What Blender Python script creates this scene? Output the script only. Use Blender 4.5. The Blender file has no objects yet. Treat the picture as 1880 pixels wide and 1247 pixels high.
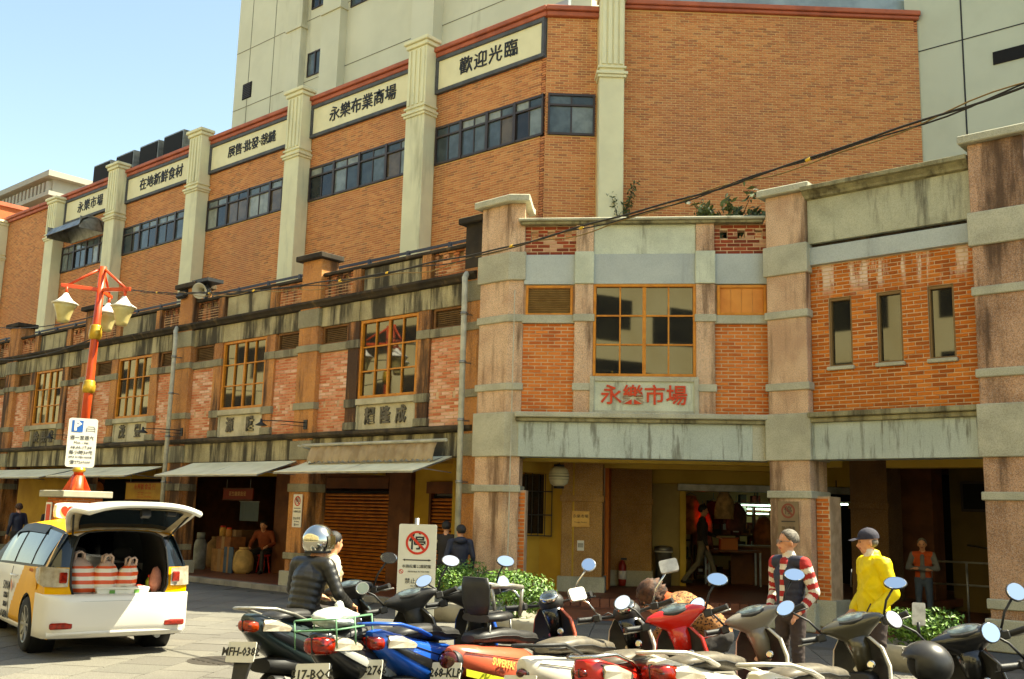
import bpy, bmesh, math, random
import numpy as np
from mathutils import Vector, Matrix
random.seed(7); np.random.seed(7)
SC = bpy.context.scene; COL = SC.collection
R = math.radians
# ------------------------------------------------------------------ camera
CAMZ = 1.7
yaw, pit, rol = R(48.5), R(9.7), R(1.55)
v = Vector((-math.cos(yaw), math.sin(yaw), 0)); r = Vector((math.sin(yaw), math.cos(yaw), 0)); u = Vector((0, 0, 1))
fw = v*math.cos(pit)+u*math.sin(pit); up = -v*math.sin(pit)+u*math.cos(pit)
r2 = r*math.cos(rol)+up*math.sin(rol); u2 = -r*math.sin(rol)+up*math.cos(rol)
cd = bpy.data.cameras.new('camera'); cam = bpy.data.objects.new('camera', cd); COL.objects.link(cam)
cd.sensor_width = 36; cd.lens = 36.0; cd.clip_end = 2000; cd.clip_start = .05
cam.matrix_world = Matrix(((r2.x, u2.x, -fw.x, 0), (r2.y, u2.y, -fw.y, 0), (r2.z, u2.z, -fw.z, CAMZ), (0, 0, 0, 1)))
SC.camera = cam
# ------------------------------------------------------------------ sky, sun, exposure
SUN_AZ, SUN_EL = 42.0, 56.0            # azimuth from +Y towards +X
w = bpy.data.worlds.new('World'); SC.world = w; w.use_nodes = True
nt = w.node_tree; bg = nt.nodes['Background']
sk = nt.nodes.new('ShaderNodeTexSky'); sk.sky_type = 'NISHITA'; sk.sun_disc = False
sk.sun_elevation = R(SUN_EL); sk.sun_rotation = R(SUN_AZ); sk.air_density = 1.0; sk.dust_density = 1.1; sk.ozone_density = .6
nt.links.new(sk.outputs[0], bg.inputs[0]); bg.inputs[1].default_value = .066
sl = bpy.data.lights.new('sun', 'SUN'); sl.energy = 3.2; sl.angle = R(.5); sl.color = (1, .96, .88)
so = bpy.data.objects.new('sun', sl); COL.objects.link(so)
sd = Vector((math.sin(R(SUN_AZ))*math.cos(R(SUN_EL)), math.cos(R(SUN_AZ))*math.cos(R(SUN_EL)), math.sin(R(SUN_EL))))
so.rotation_euler = sd.to_track_quat('Z', 'Y').to_euler(); so.location = sd*60
SC.view_settings.view_transform = 'Standard'; SC.view_settings.look = 'None'
SC.view_settings.exposure = 2.45; SC.view_settings.gamma = 1
try:
    SC.view_settings.use_white_balance = True
    SC.view_settings.white_balance_temperature = 7700; SC.view_settings.white_balance_tint = 0
except Exception: pass
SC.render.engine = 'CYCLES'; SC.cycles.use_denoising = True; SC.cycles.max_bounces = 8; SC.cycles.diffuse_bounces = 5
SC.cycles.caustics_reflective = False; SC.cycles.caustics_refractive = False; SC.cycles.sample_clamp_indirect = 6

# ------------------------------------------------------------------ materials
def lin(c): return tuple((x/255/12.92 if x/255 <= .04045 else ((x/255+.055)/1.055)**2.4) for x in c)+(1,)
MATS = {}
def mat(name, c, c2=None, scale=3., rough=.75, bump=0., bscale=40., metal=0., streak=None, sscale=2.2, sthr=(.52, .72),
        band=None, attr=None, obj=False, coat=0., ior=1.45, grain=0., emit=None, trans=0., fleck=0., alpha=1.):
    """c, c2: sRGB 0-255 mixed by noise; streak: colour of vertical run marks; band: list of (zlo, zhi) where mould sits;
    attr: list of colours picked by the 'rnd' attribute"""
    if name in MATS: return MATS[name]
    m = bpy.data.materials.new(name); m.use_nodes = True; MATS[name] = m
    N, L = m.node_tree.nodes, m.node_tree.links; b = N['Principled BSDF']
    b.inputs['Roughness'].default_value = rough; b.inputs['Metallic'].default_value = metal; b.inputs['IOR'].default_value = ior
    b.inputs['Coat Weight'].default_value = coat; b.inputs['Coat Roughness'].default_value = .06
    b.inputs['Transmission Weight'].default_value = trans; b.inputs['Alpha'].default_value = alpha
    if emit:
        b.inputs['Emission Color'].default_value = lin(emit[0]); b.inputs['Emission Strength'].default_value = emit[1]
    if obj: pos = N.new('ShaderNodeTexCoord').outputs['Object']
    else: pos = N.new('ShaderNodeNewGeometry').outputs['Position']
    def noise(sc, det=4, vec=None, rg=.55):
        n = N.new('ShaderNodeTexNoise'); n.inputs['Scale'].default_value = sc; n.inputs['Detail'].default_value = det
        n.inputs['Roughness'].default_value = rg; L.new(vec or pos, n.inputs['Vector']); return n.outputs['Fac']
    def ramp(x, a, bb):
        n = N.new('ShaderNodeMapRange'); n.interpolation_type = 'SMOOTHSTEP'; n.inputs[1].default_value = a; n.inputs[2].default_value = bb
        L.new(x, n.inputs[0]); return n.outputs[0]
    def mul(a, bb):
        n = N.new('ShaderNodeMath'); n.operation = 'MULTIPLY'
        for i, q in enumerate((a, bb)):
            if isinstance(q, (int, float)): n.inputs[i].default_value = q
            else: L.new(q, n.inputs[i])
        return n.outputs[0]
    def mix(f, a, bb, mode='MIX'):
        n = N.new('ShaderNodeMix'); n.data_type = 'RGBA'; n.blend_type = mode
        if isinstance(f, (int, float)): n.inputs[0].default_value = f
        else: L.new(f, n.inputs[0])
        for i, q in ((6, a), (7, bb)):
            if isinstance(q, tuple): n.inputs[i].default_value = q
            else: L.new(q, n.inputs[i])
        return n.outputs[2]
    if attr:
        a = N.new('ShaderNodeAttribute'); a.attribute_name = 'rnd'
        cr = N.new('ShaderNodeValToRGB'); cr.color_ramp.interpolation = 'CONSTANT'
        el = cr.color_ramp.elements
        while len(el) < len(attr): el.new(.5)
        for i, q in enumerate(attr): el[i].position = i/len(attr); el[i].color = lin(q)
        L.new(a.outputs['Fac'], cr.inputs[0]); colr = cr.outputs[0]
        if c2: colr = mix(ramp(noise(scale), .42, .75), colr, lin(c2))
    else:
        colr = lin(c)
        if c2: colr = mix(ramp(noise(scale), .35, .68), colr, lin(c2))
    if fleck: colr = mix(mul(ramp(noise(70, 2), .45, .62), fleck), colr, (.02, .017, .015, 1)); colr = mix(mul(ramp(noise(95, 2), .52, .66), fleck*.6), colr, (.8, .78, .72, 1))
    if streak:
        mp = N.new('ShaderNodeMapping'); mp.inputs['Scale'].default_value = (1, 1, .13); L.new(pos, mp.inputs['Vector'])
        f = ramp(noise(sscale, 5, mp.outputs[0], .65), *sthr)
        if band:
            sx = N.new('ShaderNodeSeparateXYZ'); L.new(pos, sx.inputs[0]); tot = None
            for (z0, z1) in band:
                q = mul(ramp(sx.outputs[2], z0, z0+(z1-z0)*.45), ramp(sx.outputs[2], z1, z1-(z1-z0)*.3))
                if tot is None: tot = q
                else:
                    n = N.new('ShaderNodeMath'); n.operation = 'MAXIMUM'; L.new(tot, n.inputs[0]); L.new(q, n.inputs[1]); tot = n.outputs[0]
            f = mul(f, tot)
        colr = mix(mul(f, .9), colr, lin(streak))
    if grain: colr = mix(mul(noise(90, 2), grain), colr, (.03, .025, .02, 1))
    if isinstance(colr, tuple): b.inputs['Base Color'].default_value = colr
    else: L.new(colr, b.inputs['Base Color'])
    if bump:
        bn = N.new('ShaderNodeBump'); bn.inputs['Strength'].default_value = bump; bn.inputs['Distance'].default_value = .01
        L.new(noise(bscale, 5), bn.inputs['Height']); L.new(bn.outputs[0], b.inputs['Normal'])
    return m

# ------------------------------------------------------------------ mesh builder
class MB:
    def __init__(s, M=None): s.v = []; s.f = []; s.mi = []; s.sm = []; s.M = M; s.k = 0; s.smooth = False
    def add(s, vs, fs, smooth=None, k=None):
        b = len(s.v)
        s.v += [tuple(s.M @ Vector(p)) if s.M is not None else tuple(p) for p in vs]
        for f in fs:
            s.f.append([b+i for i in f]); s.mi.append(s.k if k is None else k); s.sm.append(s.smooth if smooth is None else smooth)
        return s
    def box(s, x0, x1, y0, y1, z0, z1, k=None):
        vs = [(x, y, z) for z in (z0, z1) for y in (y0, y1) for x in (x0, x1)]
        return s.add(vs, [(0, 2, 3, 1), (4, 5, 7, 6), (0, 1, 5, 4), (2, 6, 7, 3), (0, 4, 6, 2), (1, 3, 7, 5)], False, k)
    def bar(s, a, b, w, h, k=None):
        a, b = Vector(a), Vector(b); d = (b-a).normalized(); ref = Vector((0, 0, 1)) if abs(d.z) < .95 else Vector((0, 1, 0))
        x = d.cross(ref).normalized()*w/2; y = x.cross(d).normalized()*h/2
        vs = [p+i*x+j*y for p in (a, b) for i, j in ((-1, -1), (1, -1), (1, 1), (-1, 1))]
        return s.add(vs, [(0, 1, 2, 3), (7, 6, 5, 4), (0, 4, 5, 1), (1, 5, 6, 2), (2, 6, 7, 3), (3, 7, 4, 0)], False, k)
    def loft(s, rings, cap=True, closed=True, smooth=True, k=None):
        n = len(rings[0]); vs = [p for rg in rings for p in rg]; fs = []
        for i in range(len(rings)-1):
            for j in range(n if closed else n-1):
                a = i*n+j; b = i*n+(j+1) % n; fs.append((a, b, b+n, a+n))
        s.add(vs, fs, smooth, k)
        if cap and closed:
            s.add(rings[0], [tuple(range(n))[::-1]], False, k); s.add(rings[-1], [tuple(range(n))], False, k)
        return s
    def tube(s, pts, rad, n=8, cap=True, k=None, smooth=True):
        pts = [Vector(p) for p in pts]; m = len(pts)
        rad = rad if isinstance(rad, (list, tuple)) else [rad]*m
        rings = []; nx = None
        for i, p in enumerate(pts):
            t = ((pts[min(i+1, m-1)]-pts[max(i-1, 0)])).normalized()
            if nx is None:
                ref = Vector((0, 0, 1)) if abs(t.z) < .9 else Vector((1, 0, 0)); nx = t.cross(ref).normalized()
            else: nx = (nx-t*nx.dot(t)).normalized()
            ny = t.cross(nx)
            rings.append([p+(nx*math.cos(a)+ny*math.sin(a))*rad[i] for a in [2*math.pi*j/n for j in range(n)]])
        return s.loft(rings, cap, True, smooth, k)
    def lathe(s, prof, n=16, c=(0, 0, 0), ax=(0, 0, 1), k=None, smooth=True, cap=True):
        ax = Vector(ax).normalized(); ref = Vector((1, 0, 0)) if abs(ax.x) < .9 else Vector((0, 1, 0))
        a = ax.cross(ref).normalized(); b = ax.cross(a); c = Vector(c)
        return s.loft([[c+ax*z+(a*math.cos(t)+b*math.sin(t))*r_ for t in [2*math.pi*j/n for j in range(n)]] for r_, z in prof], cap, True, smooth, k)
    def ell(s, c, rr, nu=12, nv=8, k=None, M=None):
        rings = []
        for i in range(nv+1):
            ph = -math.pi/2+math.pi*i/nv; q = max(math.cos(ph), 1e-3)
            rings.append([Vector((rr[0]*q*math.cos(t), rr[1]*q*math.sin(t), rr[2]*math.sin(ph))) for t in [2*math.pi*j/nu for j in range(nu)]])
        c = Vector(c)
        rings = [[(c+(M @ p if M is not None else p)) for p in rg] for rg in rings]
        return s.loft(rings, False, True, True, k)
    def prism(s, poly, z0, z1, k=None):
        n = len(poly); vs = [(x, y, z0) for x, y in poly]+[(x, y, z1) for x, y in poly]
        fs = [tuple(range(n))[::-1], tuple(range(n, 2*n))]+[(i, (i+1) % n, (i+1) % n+n, i+n) for i in range(n)]
        return s.add(vs, fs, False, k)
    def extr(s, poly, vec, k=None, smooth=False):
        n = len(poly); vec = Vector(vec); poly = [Vector(p) for p in poly]
        return s.add(poly+[p+vec for p in poly], [tuple(range(n))[::-1], tuple(range(n, 2*n))]+[(i, (i+1) % n, (i+1) % n+n, i+n) for i in range(n)], smooth, k)
    def mesh(s, name, mats, bevel=0, rnd=None):
        me = bpy.data.meshes.new(name); me.from_pydata(s.v, [], s.f)
        mats = mats if isinstance(mats, (list, tuple)) else [mats]
        for m in mats: me.materials.append(m)
        me.polygons.foreach_set('material_index', s.mi); me.polygons.foreach_set('use_smooth', s.sm)
        bm = bmesh.new(); bm.from_mesh(me)
        if any(s.sm): bmesh.ops.remove_doubles(bm, verts=bm.verts, dist=1e-5)
        bmesh.ops.recalc_face_normals(bm, faces=bm.faces)
        if bevel:
            ed = [e for e in bm.edges if len(e.link_faces) == 2 and e.calc_face_angle(0) > .5]
            bmesh.ops.bevel(bm, geom=ed, offset=bevel, segments=1, affect='EDGES', clamp_overlap=True)
        bm.to_mesh(me); bm.free(); me.update()
        return me
    def build(s, name, mats, parent=None, bevel=0, local=False, **kw):
        return link(name, s.mesh(name, mats, bevel), parent, local, **kw)

def link(name, me, parent=None, local=False, label=None, cat=None, group=None, kind=None, M=None):
    o = bpy.data.objects.new(name, me); COL.objects.link(o)
    if M is not None: o.matrix_basis = M
    if parent is not None:
        o.parent = parent
        if not local: o.matrix_parent_inverse = wmat(parent).inverted()
    return tag(o, label, cat, group, kind)
def wmat(o):
    m = o.matrix_basis.copy()
    return (wmat(o.parent) @ o.matrix_parent_inverse @ m) if o.parent else m
def tag(o, label=None, cat=None, group=None, kind=None):
    for k_, q in (('label', label), ('category', cat), ('group', group), ('kind', kind)):
        if q: o[k_] = q
    return o
def thing(name, loc, label, cat, group=None, rz=0, rx=0, ry=0):
    o = bpy.data.objects.new(name, None); COL.objects.link(o); o.empty_display_size = .1
    o.matrix_basis = Matrix.Translation(loc) @ Matrix.Rotation(rz, 4, 'Z') @ Matrix.Rotation(ry, 4, 'Y') @ Matrix.Rotation(rx, 4, 'X')
    return tag(o, label, cat, group)
def frame(o, ang):  # local x along the wall, y into it
    return Matrix.Translation(o) @ Matrix.Rotation(R(ang), 4, 'Z')
WALL_R = Matrix.Rotation(R(90), 4, 'X')   # text plane (x right, y up) -> wall plane facing -y
def text(body, size, m, M, name='characters', parent=None, local=False, depth=.01, bold=0., sx=1., align='CENTER', label=None, space=1.):
    c = bpy.data.curves.new('txt', 'FONT'); c.body = body; c.size = size; c.align_x = align; c.align_y = 'CENTER'
    c.resolution_u = 1; c.extrude = depth/2; c.offset = bold; c.space_character = space; c.space_line = 1.0
    t = bpy.data.objects.new('txt', c); COL.objects.link(t)
    dg = bpy.context.evaluated_depsgraph_get(); dg.update()
    me = bpy.data.meshes.new_from_object(t.evaluated_get(dg)); bpy.data.objects.remove(t)
    me.name = name; me.materials.clear(); me.materials.append(m)
    X = M @ WALL_R @ Matrix.Diagonal((sx, 1, 1, 1)); me.transform(X)
    return link(name, me, parent, local, label=label)

# ------------------------------------------------------------------ bricks
def brick_cells(u0, u1, z0, z1, bl, bh, jt, holes=(), off=0.):
    out = []; row = 0; z = z0
    while z < z1-.012:
        zt = min(z+bh, z1); s_ = u0-(bl+jt)*(.5 if row % 2 else 0)-off
        cuts = sorted([(h[0], h[1]) for h in holes if h[2] < zt-.01 and h[3] > z+.01])
        spans = []; a = u0
        for h0, h1 in cuts:
            if h0 > a: spans.append((a, min(h0, u1)))
            a = max(a, h1)
        if a < u1: spans.append((a, u1))
        while s_ < u1:
            for a, b in spans:
                p, q = max(s_, a), min(s_+bl, b)
                if q-p > .025: out.append((p, q, z, zt))
            s_ += bl+jt
        z += bh+jt; row += 1
    return out
def brick_mesh(name, cells, M, dep, m, ch=.004, jit=.004):
    n = len(cells); C = np.array(cells); V = np.zeros((n, 8, 3)); j = np.random.uniform(-jit, jit, n)
    for i, (a, b) in enumerate(((0, 2), (1, 2), (1, 3), (0, 3))):
        V[:, i, 0] = C[:, a]; V[:, i, 2] = C[:, b]; V[:, i, 1] = dep
        V[:, i+4, 0] = C[:, a]+(ch if a == 0 else -ch); V[:, i+4, 2] = C[:, b]+(ch if b == 2 else -ch); V[:, i+4, 1] = j
    if M is not None:
        A = np.array(M); V = V @ A[:3, :3].T+A[:3, 3]
    F = np.array([(4, 5, 6, 7), (0, 1, 5, 4), (1, 2, 6, 5), (2, 3, 7, 6), (3, 0, 4, 7)])
    FF = (F[None]+8*np.arange(n)[:, None, None]).reshape(-1, 4)
    me = bpy.data.meshes.new(name); me.from_pydata(V.reshape(-1, 3).tolist(), [], FF.tolist()); me.materials.append(m)
    at = me.attributes.new('rnd', 'FLOAT', 'POINT'); at.data.foreach_set('value', np.repeat(np.random.rand(n), 8).astype(np.float32))
    return me
def bricks(parent, cells, M, dep, m, kind='stuff', name='brick_field'):
    if cells: return link(name, brick_mesh(name, cells, M, dep, m), parent, kind=kind)
VAR = {}
def brick_objects(parent, cells, M, dep, m):
    """every brick its own object; alike bricks share mesh data"""
    for (a, b, z0, z1) in cells:
        key = (m.name, round(b-a, 3), round(z1-z0, 3), random.randrange(6))
        if key not in VAR:
            VAR[key] = brick_mesh('brick', [(0, b-a, 0, z1-z0)], None, dep, m, jit=0)
        link('brick', VAR[key], parent, M=M @ Matrix.Translation((a, random.uniform(-.004, .004), z0)))
# ------------------------------------------------------------------ shared materials
m_asph = mat('asphalt', (82, 84, 84), (98, 98, 94), 1.2, .9, .5, 120, grain=.3)
m_slab = mat('paving', (108, 104, 93), (92, 88, 80), .7, .8, .3, 60, grain=.3, fleck=.25, attr=[(110, 106, 95), (101, 98, 88), (117, 112, 99), (96, 92, 83), (106, 100, 88)])
m_joint = mat('paving_joint', (82, 78, 69), None, 3, .95)
m_kerb = mat('kerb_stone', (150, 145, 132), (118, 114, 104), 2.5, .85, .4, 60, grain=.2)
m_tile = mat('arcade_floor_tile', (112, 66, 46), (88, 54, 40), 2, .55, .2, 30, attr=[(120, 70, 48), (104, 60, 42), (92, 56, 42), (126, 78, 54)])
m_wash = mat('washed_granite', (222, 184, 146), (196, 154, 118), 1.6, .9, .6, 90, streak=(96, 70, 46), sscale=2.6, sthr=(.48, .66), fleck=.42)
m_washL = mat('washed_granite_old', (206, 138, 66), (176, 112, 52), 1.4, .92, .5, 150, streak=(46, 34, 24), sscale=2.2, sthr=(.44, .62), fleck=.4)
m_band = mat('grey_stone_band', (188, 184, 158), (166, 162, 138), 2., .85, .4, 150, streak=(102, 92, 74), sthr=(.55, .8), fleck=.22)
m_bandL = mat('grey_stone_old', (156, 148, 116), (132, 124, 96), 2., .9, .4, 150, streak=(50, 44, 34), sthr=(.48, .72), fleck=.25)
m_beam = mat('pale_beam_plaster', (186, 194, 180), (170, 178, 164), 1., .85, .3, 130, streak=(112, 112, 98), sscale=8, sthr=(.5, .68), fleck=.2)
m_frieze = mat('blue_grey_plaster', (180, 186, 178), (168, 174, 168), 1.5, .85, .3, 130, streak=(128, 126, 116), sthr=(.6, .85), fleck=.14)
m_panel = mat('pale_plaster_panel', (206, 210, 184), (184, 188, 164), 2., .85, .4, 110, streak=(92, 86, 68), sscale=3, sthr=(.55, .74), fleck=.16)
m_panelR = mat('stained_plaster_panel', (186, 184, 154), (160, 158, 130), 1.6, .9, .5, 90, streak=(46, 40, 32), sscale=2.4, sthr=(.5, .68), fleck=.2)
m_panelL = mat('mouldy_plaster_panel', (184, 172, 132), (154, 142, 104), 1.5, .92, .5, 90, streak=(36, 30, 22), sscale=2.4, sthr=(.42, .6), fleck=.25)
m_corn = mat('mossy_cornice', (158, 150, 112), (124, 116, 84), 3, .92, .6, 60, streak=(70, 62, 44), sscale=5, sthr=(.45, .7), fleck=.15)
m_mould = mat('black_mouldy_cornice', (62, 52, 38), (38, 32, 24), 2.2, .95, .6, 50, streak=(104, 84, 56), sscale=3, sthr=(.55, .72))
m_ledgeL = mat('dark_stone_ledge', (86, 74, 54), (56, 48, 36), 2.2, .95, .5, 50, streak=(36, 30, 22), sthr=(.45, .65))
m_mort = mat('mortar', (214, 182, 144), (186, 152, 116), 5, .95, .3, 90)
m_mortT = mat('mortar_tall', (196, 160, 112), None, 5, .95)
m_brC = mat('brick_corner', (0, 0, 0), (206, 118, 46), 2.4, .88, .5, 90, attr=[(204, 110, 42), (190, 96, 34), (214, 122, 52), (178, 88, 32), (208, 116, 50), (196, 102, 38)])
m_brR = mat('brick_right', (0, 0, 0), (178, 92, 20), 1.3, .88, .5, 90, attr=[(190, 100, 22), (174, 86, 16), (200, 108, 28), (158, 78, 16), (184, 96, 22), (206, 118, 40)],
            streak=(220, 196, 172), sscale=5.5, sthr=(.5, .6), band=[(5.3, 6.05)])
m_brP = mat('brick_parapet', (0, 0, 0), (120, 56, 32), 2, .9, .5, 90, attr=[(150, 66, 36), (136, 58, 32), (160, 76, 44), (118, 52, 30), (196, 150, 116)])
m_brLp = mat('brick_left_parapet', (0, 0, 0), (150, 88, 52), 1.6, .92, .5, 90, attr=[(206, 140, 92), (186, 112, 66), (214, 156, 112), (170, 98, 56)], streak=(44, 32, 22), sscale=2.8, sthr=(.45, .6))
m_brL = mat('brick_left', (0, 0, 0), (200, 120, 78), 1.2, .9, .5, 90, attr=[(216, 156, 122), (204, 130, 94), (224, 174, 144), (194, 112, 74), (210, 144, 108), (230, 190, 164)])
m_brT = mat('brick_tall', (0, 0, 0), (172, 102, 66), .22, .8, .2, 60, streak=(140, 92, 58), sscale=.9, sthr=(.52, .78), attr=[(200, 126, 72), (188, 112, 62), (208, 136, 80), (194, 118, 66), (204, 128, 74), (192, 114, 64), (164, 100, 60), (182, 106, 62), (200, 124, 72)])
m_wood = mat('orange_wood', (206, 132, 34), (184, 112, 26), 6, .55, .2, 60)
m_wood2 = mat('orange_board', (214, 138, 54), (196, 116, 36), 3, .6, .1, 40, streak=(206, 160, 104), sscale=3)
m_glass = mat('window_glass', (34, 33, 22), (20, 20, 14), 2.2, .025, ior=1.85)
m_glassO = mat('old_window_glass', (50, 42, 28), (24, 21, 16), 1.6, .03, ior=1.9)
m_red = mat('red_letter_paint', (204, 62, 14), (186, 50, 10), 9, .5)
m_stoneL = mat('stone_letter', (112, 104, 86), (90, 84, 70), 9, .9)
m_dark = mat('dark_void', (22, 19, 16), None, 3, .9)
m_inner = mat('ochre_inner_wall', (200, 162, 60), (182, 144, 50), 1.2, .8, .1, 40)
m_ceil = mat('arcade_ceiling', (214, 182, 84), (198, 164, 70), 1.5, .85)
m_innp = mat('inner_pillar_granite', (188, 142, 78), (166, 120, 60), 2, .88, .5, 150, fleck=.35)
m_metal = mat('galvanised_metal', (150, 150, 144), (122, 120, 114), 5, .45, metal=.7)
m_pipe = mat('grey_drainpipe_paint', (186, 182, 160), (160, 156, 136), 6, .55)
m_blk = mat('black_metal', (30, 30, 30), None, 3, .5)
m_white = mat('white_paint', (226, 222, 208), None, 3, .5)
m_roof = mat('roof_slab', (120, 116, 108), (98, 94, 86), 1.5, .95)

# ------------------------------------------------------------------ where the walls stand
PA = (-11.63, 13.33); CA = 34.0               # diagonal entrance wall: left end and its direction
MC = frame((PA[0], PA[1], 0), CA); CE = 4.29  # s, d, z frame; length
YL, YR = 13.4, 15.65                          # street row, right wing
def cpt(s_, d): p = MC @ Vector((s_, d, 0)); return (p.x, p.y)
cam_inv = cam.matrix_world.inverted()
def px(p):
    q = cam_inv @ Vector(p)
    if q.z > -.1: return (-1e4, -1e4)
    return (940+1880*q.x/-q.z, 623.5-1880*q.y/-q.z)
def inview(p, mrg=0): x, y = px(p); return -mrg < x < 1880+mrg and -mrg < y < 1247+mrg

# ------------------------------------------------------------------ ground
MB().add([(-400, -300, 0), (300, -300, 0), (300, 400, 0), (-400, 400, 0)], [(0, 1, 2, 3)]).build('ground', m_asph, kind='structure')
pav = MB(); pav.prism([(-40, -6), (14, -6), (14, 13.9), (-11.6, 13.9), (-11.6, 13.12), (-40, 13.12)], .0, .008)
pave = pav.build('pavement', m_joint, kind='structure')
MP = frame((-7, 9, 0), CA); cells = []
SL, SWd = .6, .6
for i in range(-50, 40):
    for j in range(-34, 34):
        a = i*SWd; b = j*SL+(SL/2 if i % 2 else 0)
        p = MP @ Vector((a+SWd/2, b+SL/2, 0))
        if -30 < p.x < 6 and 1.2 < p.y < 13.5 and not (p.x < -11.2 and p.y > 12.72):
            if inview(p, 60): cells.append((math.hypot(p.x, p.y), a, b, p))
cells.sort(key=lambda q: q[0])
def slab_mesh(cs, name):
    V, F, A = [], [], []
    for (a, b, M_) in cs:
        n = len(V); g = .004; c = .008; rn = random.random(); dz = random.uniform(-.002, .002)
        for (e, z) in ((g, .0), (c, .022+dz)):
            for x, y in ((a+e, b+e), (a+SWd-e, b+e), (a+SWd-e, b+SL-e), (a+e, b+SL-e)):
                V.append(tuple(M_ @ Vector((x, y, z))) if M_ is not None else (x, y, z)); A.append(rn)
        F += [(n+4, n+5, n+6, n+7)]+[(n+i, n+(i+1) % 4, n+(i+1) % 4+4, n+i+4) for i in range(4)]
    me = bpy.data.meshes.new(name); me.from_pydata(V, [], F); me.materials.append(m_slab)
    at = me.attributes.new('rnd', 'FLOAT', 'POINT'); at.data.foreach_set('value', A); return me
sv = [slab_mesh([(0, 0, None)], 'slab') for _ in range(6)]
near = [c for c in cells if inview(c[3])][:300]; ids = set((c[1], c[2]) for c in near)
for c in near: link('slab', random.choice(sv), pave, M=MP @ Matrix.Translation((c[1], c[2], 0)))
link('slab_field', slab_mesh([(c[1], c[2], MP) for c in cells if (c[1], c[2]) not in ids], 'slab_field'), pave, kind='stuff')
# kerb stones and arcade floors
kb = MB().box(-44, -11.75, 13.22, 13.3, 0, .1).build('kerb', m_kerb, kind='structure')
for i in range(30):
    x1 = -11.78-i*1.0
    MB().box(x1-.992, x1, 13.12, 13.3, .0, .125).build('kerb_stone', m_kerb, kb, bevel=.012)
fl = MB(); fl.prism([(-44, 13.3), (-11.75, 13.3), cpt(.05, .35), cpt(2, .35), cpt(2, 5.5), (-11.4, 17.2), (-44, 17.2)], 0, .118)
fl.prism([cpt(0, .1), cpt(4.5, .1), (-7.3, 15.55), (-7.3, 26), (-14, 26)], .0, .16)
fl.prism([(-7.3, 15.55), (2.5, 15.55), (2.5, 26), (-7.3, 26)], 0, .05)
flo = fl.build('arcade_floor', m_tile, kind='structure')
st = MB(MC)
for i in range(26): st.box(.25+i*.17, .25+i*.17+.162, .75, 1.2, .15, .305)
st.build('brick_step', m_tile, flo, bevel=.006)
MB().prism([cpt(-.2, 1.2), cpt(5.2, 1.2), (-7.0, 17.3), (-7.0, 26), (-13.5, 26)], .15, .3).build('raised_floor', m_tile, flo)
ti = MB()
tc = []
for i in range(60):
    for j in range(7):
        x, y = -41+i*.5, 13.34+j*.32
        if inview((x, y, .12)): tc.append((x, y))
for x, y in tc: ti.box(x+.004, x+.496, y+.004, y+.316, .1, .124)
ti.build('floor_tile_field', m_tile, flo, kind='stuff')

# ------------------------------------------------------------------ corner market building
COR = thing('market_corner_building', (-9.6, 15.2, 0), 'two storey brick market corner building with grey plaster bands and red lettered plate', 'building')
def P(name, m, bevel=.006, M=None): # one boxy part
    class Q:
        def __enter__(s): s.b = MB(M); return s.b
        def __exit__(s, *a): s.o = s.b.build(name, m, COR, bevel); return False
    return Q()
def cb(name, m, s0, s1, d0, d1, z0, z1, bevel=.006, par=None): return MB(MC).box(s0, s1, d0, d1, z0, z1).build(name, m, par or COR, bevel)
def rb(name, m, x0, x1, y0, y1, z0, z1, bevel=.006, par=None): return MB().box(x0, x1, y0, y1, z0, z1).build(name, m, par or COR, bevel)
# diagonal entrance bay
cb('beam', m_beam, .03, 4.26, -.03, .4, 2.69, 3.29)
cb('beam_stone_block', m_band, 3.98, 4.2, -.034, .39, 2.686, 3.292)
led = cb('ledge', m_corn, -.02, 4.3, -.1, .35, 3.291, 3.36, .012)
MB(MC).box(-.02, 4.32, -.16, .34, 3.361, 3.452).build('ledge_cap', m_band, led, .015)
cb('mortar_bed', m_mort, .04, 4.3, .075, .34, 3.453, 6.26, 0)
holesP = []
for s0, s1, nm in ((.06, .97, 'L'), (3.38, 4.27, 'R')):
    bp = cb('brick_panel', m_mort, s0+.002, s1-.002, .059, .09, 3.456, 5.02, 0)
    bricks(bp, brick_cells(s0, s1, 3.458, 5.018, .215, .052, .011), MC @ Matrix.Translation((0, .05, 0)), .03, m_brC)
    cb('stone_band', m_band, s0-.02, s1+.01, .0, .2, 5.022, 5.17)
    h = [(s0+.1+k*.3, s0+.1+k*.3+.13, 6.55, 6.7) for k in range(3)]
    pb = MB(MC)
    zs = [(6.262, 6.55), (6.7, 6.8)]
    for z0, z1 in zs: pb.box(s0, s1, .09, .25, z0, z1)
    us = [s0]+[q for hh in h for q in hh[:2]]+[s1]
    for k in range(0, len(us), 2): pb.box(us[k], us[k+1], .09, .25, 6.551, 6.699)
    pw = pb.build('parapet_brickwork', m_mort, COR)
    bricks(pw, brick_cells(s0, s1, 6.27, 6.798, .215, .056, .01, h), MC @ Matrix.Translation((0, .081, 0)), .02, m_brP)
    cb('plaster_frieze', m_frieze, s0, s1, .02, .3, 5.722, 6.26)
for s0 in (.97, 3.06):
    pl = cb('pilaster', m_wash, s0, s0+.32, -.02, .3, 3.453, 5.72)
    MB(MC).box(s0-.025, s0+.345, -.05, .2, 3.84, 3.965).build('stone_band', m_band, pl, .008)
    MB(MC).box(s0-.025, s0+.345, -.05, .2, 5.05, 5.18).build('stone_band', m_band, pl, .008)
    cb('pilaster_block', m_panel, s0-.01, s0+.33, -.05, .3, 5.721, 6.3, .01)
    cb('parapet_pier', m_wash, s0+.005, s0+.315, .0, .26, 6.301, 6.799)
cb('plaster_frieze', m_frieze, 1.29, 3.06, .0, .3, 5.722, 6.26)
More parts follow.
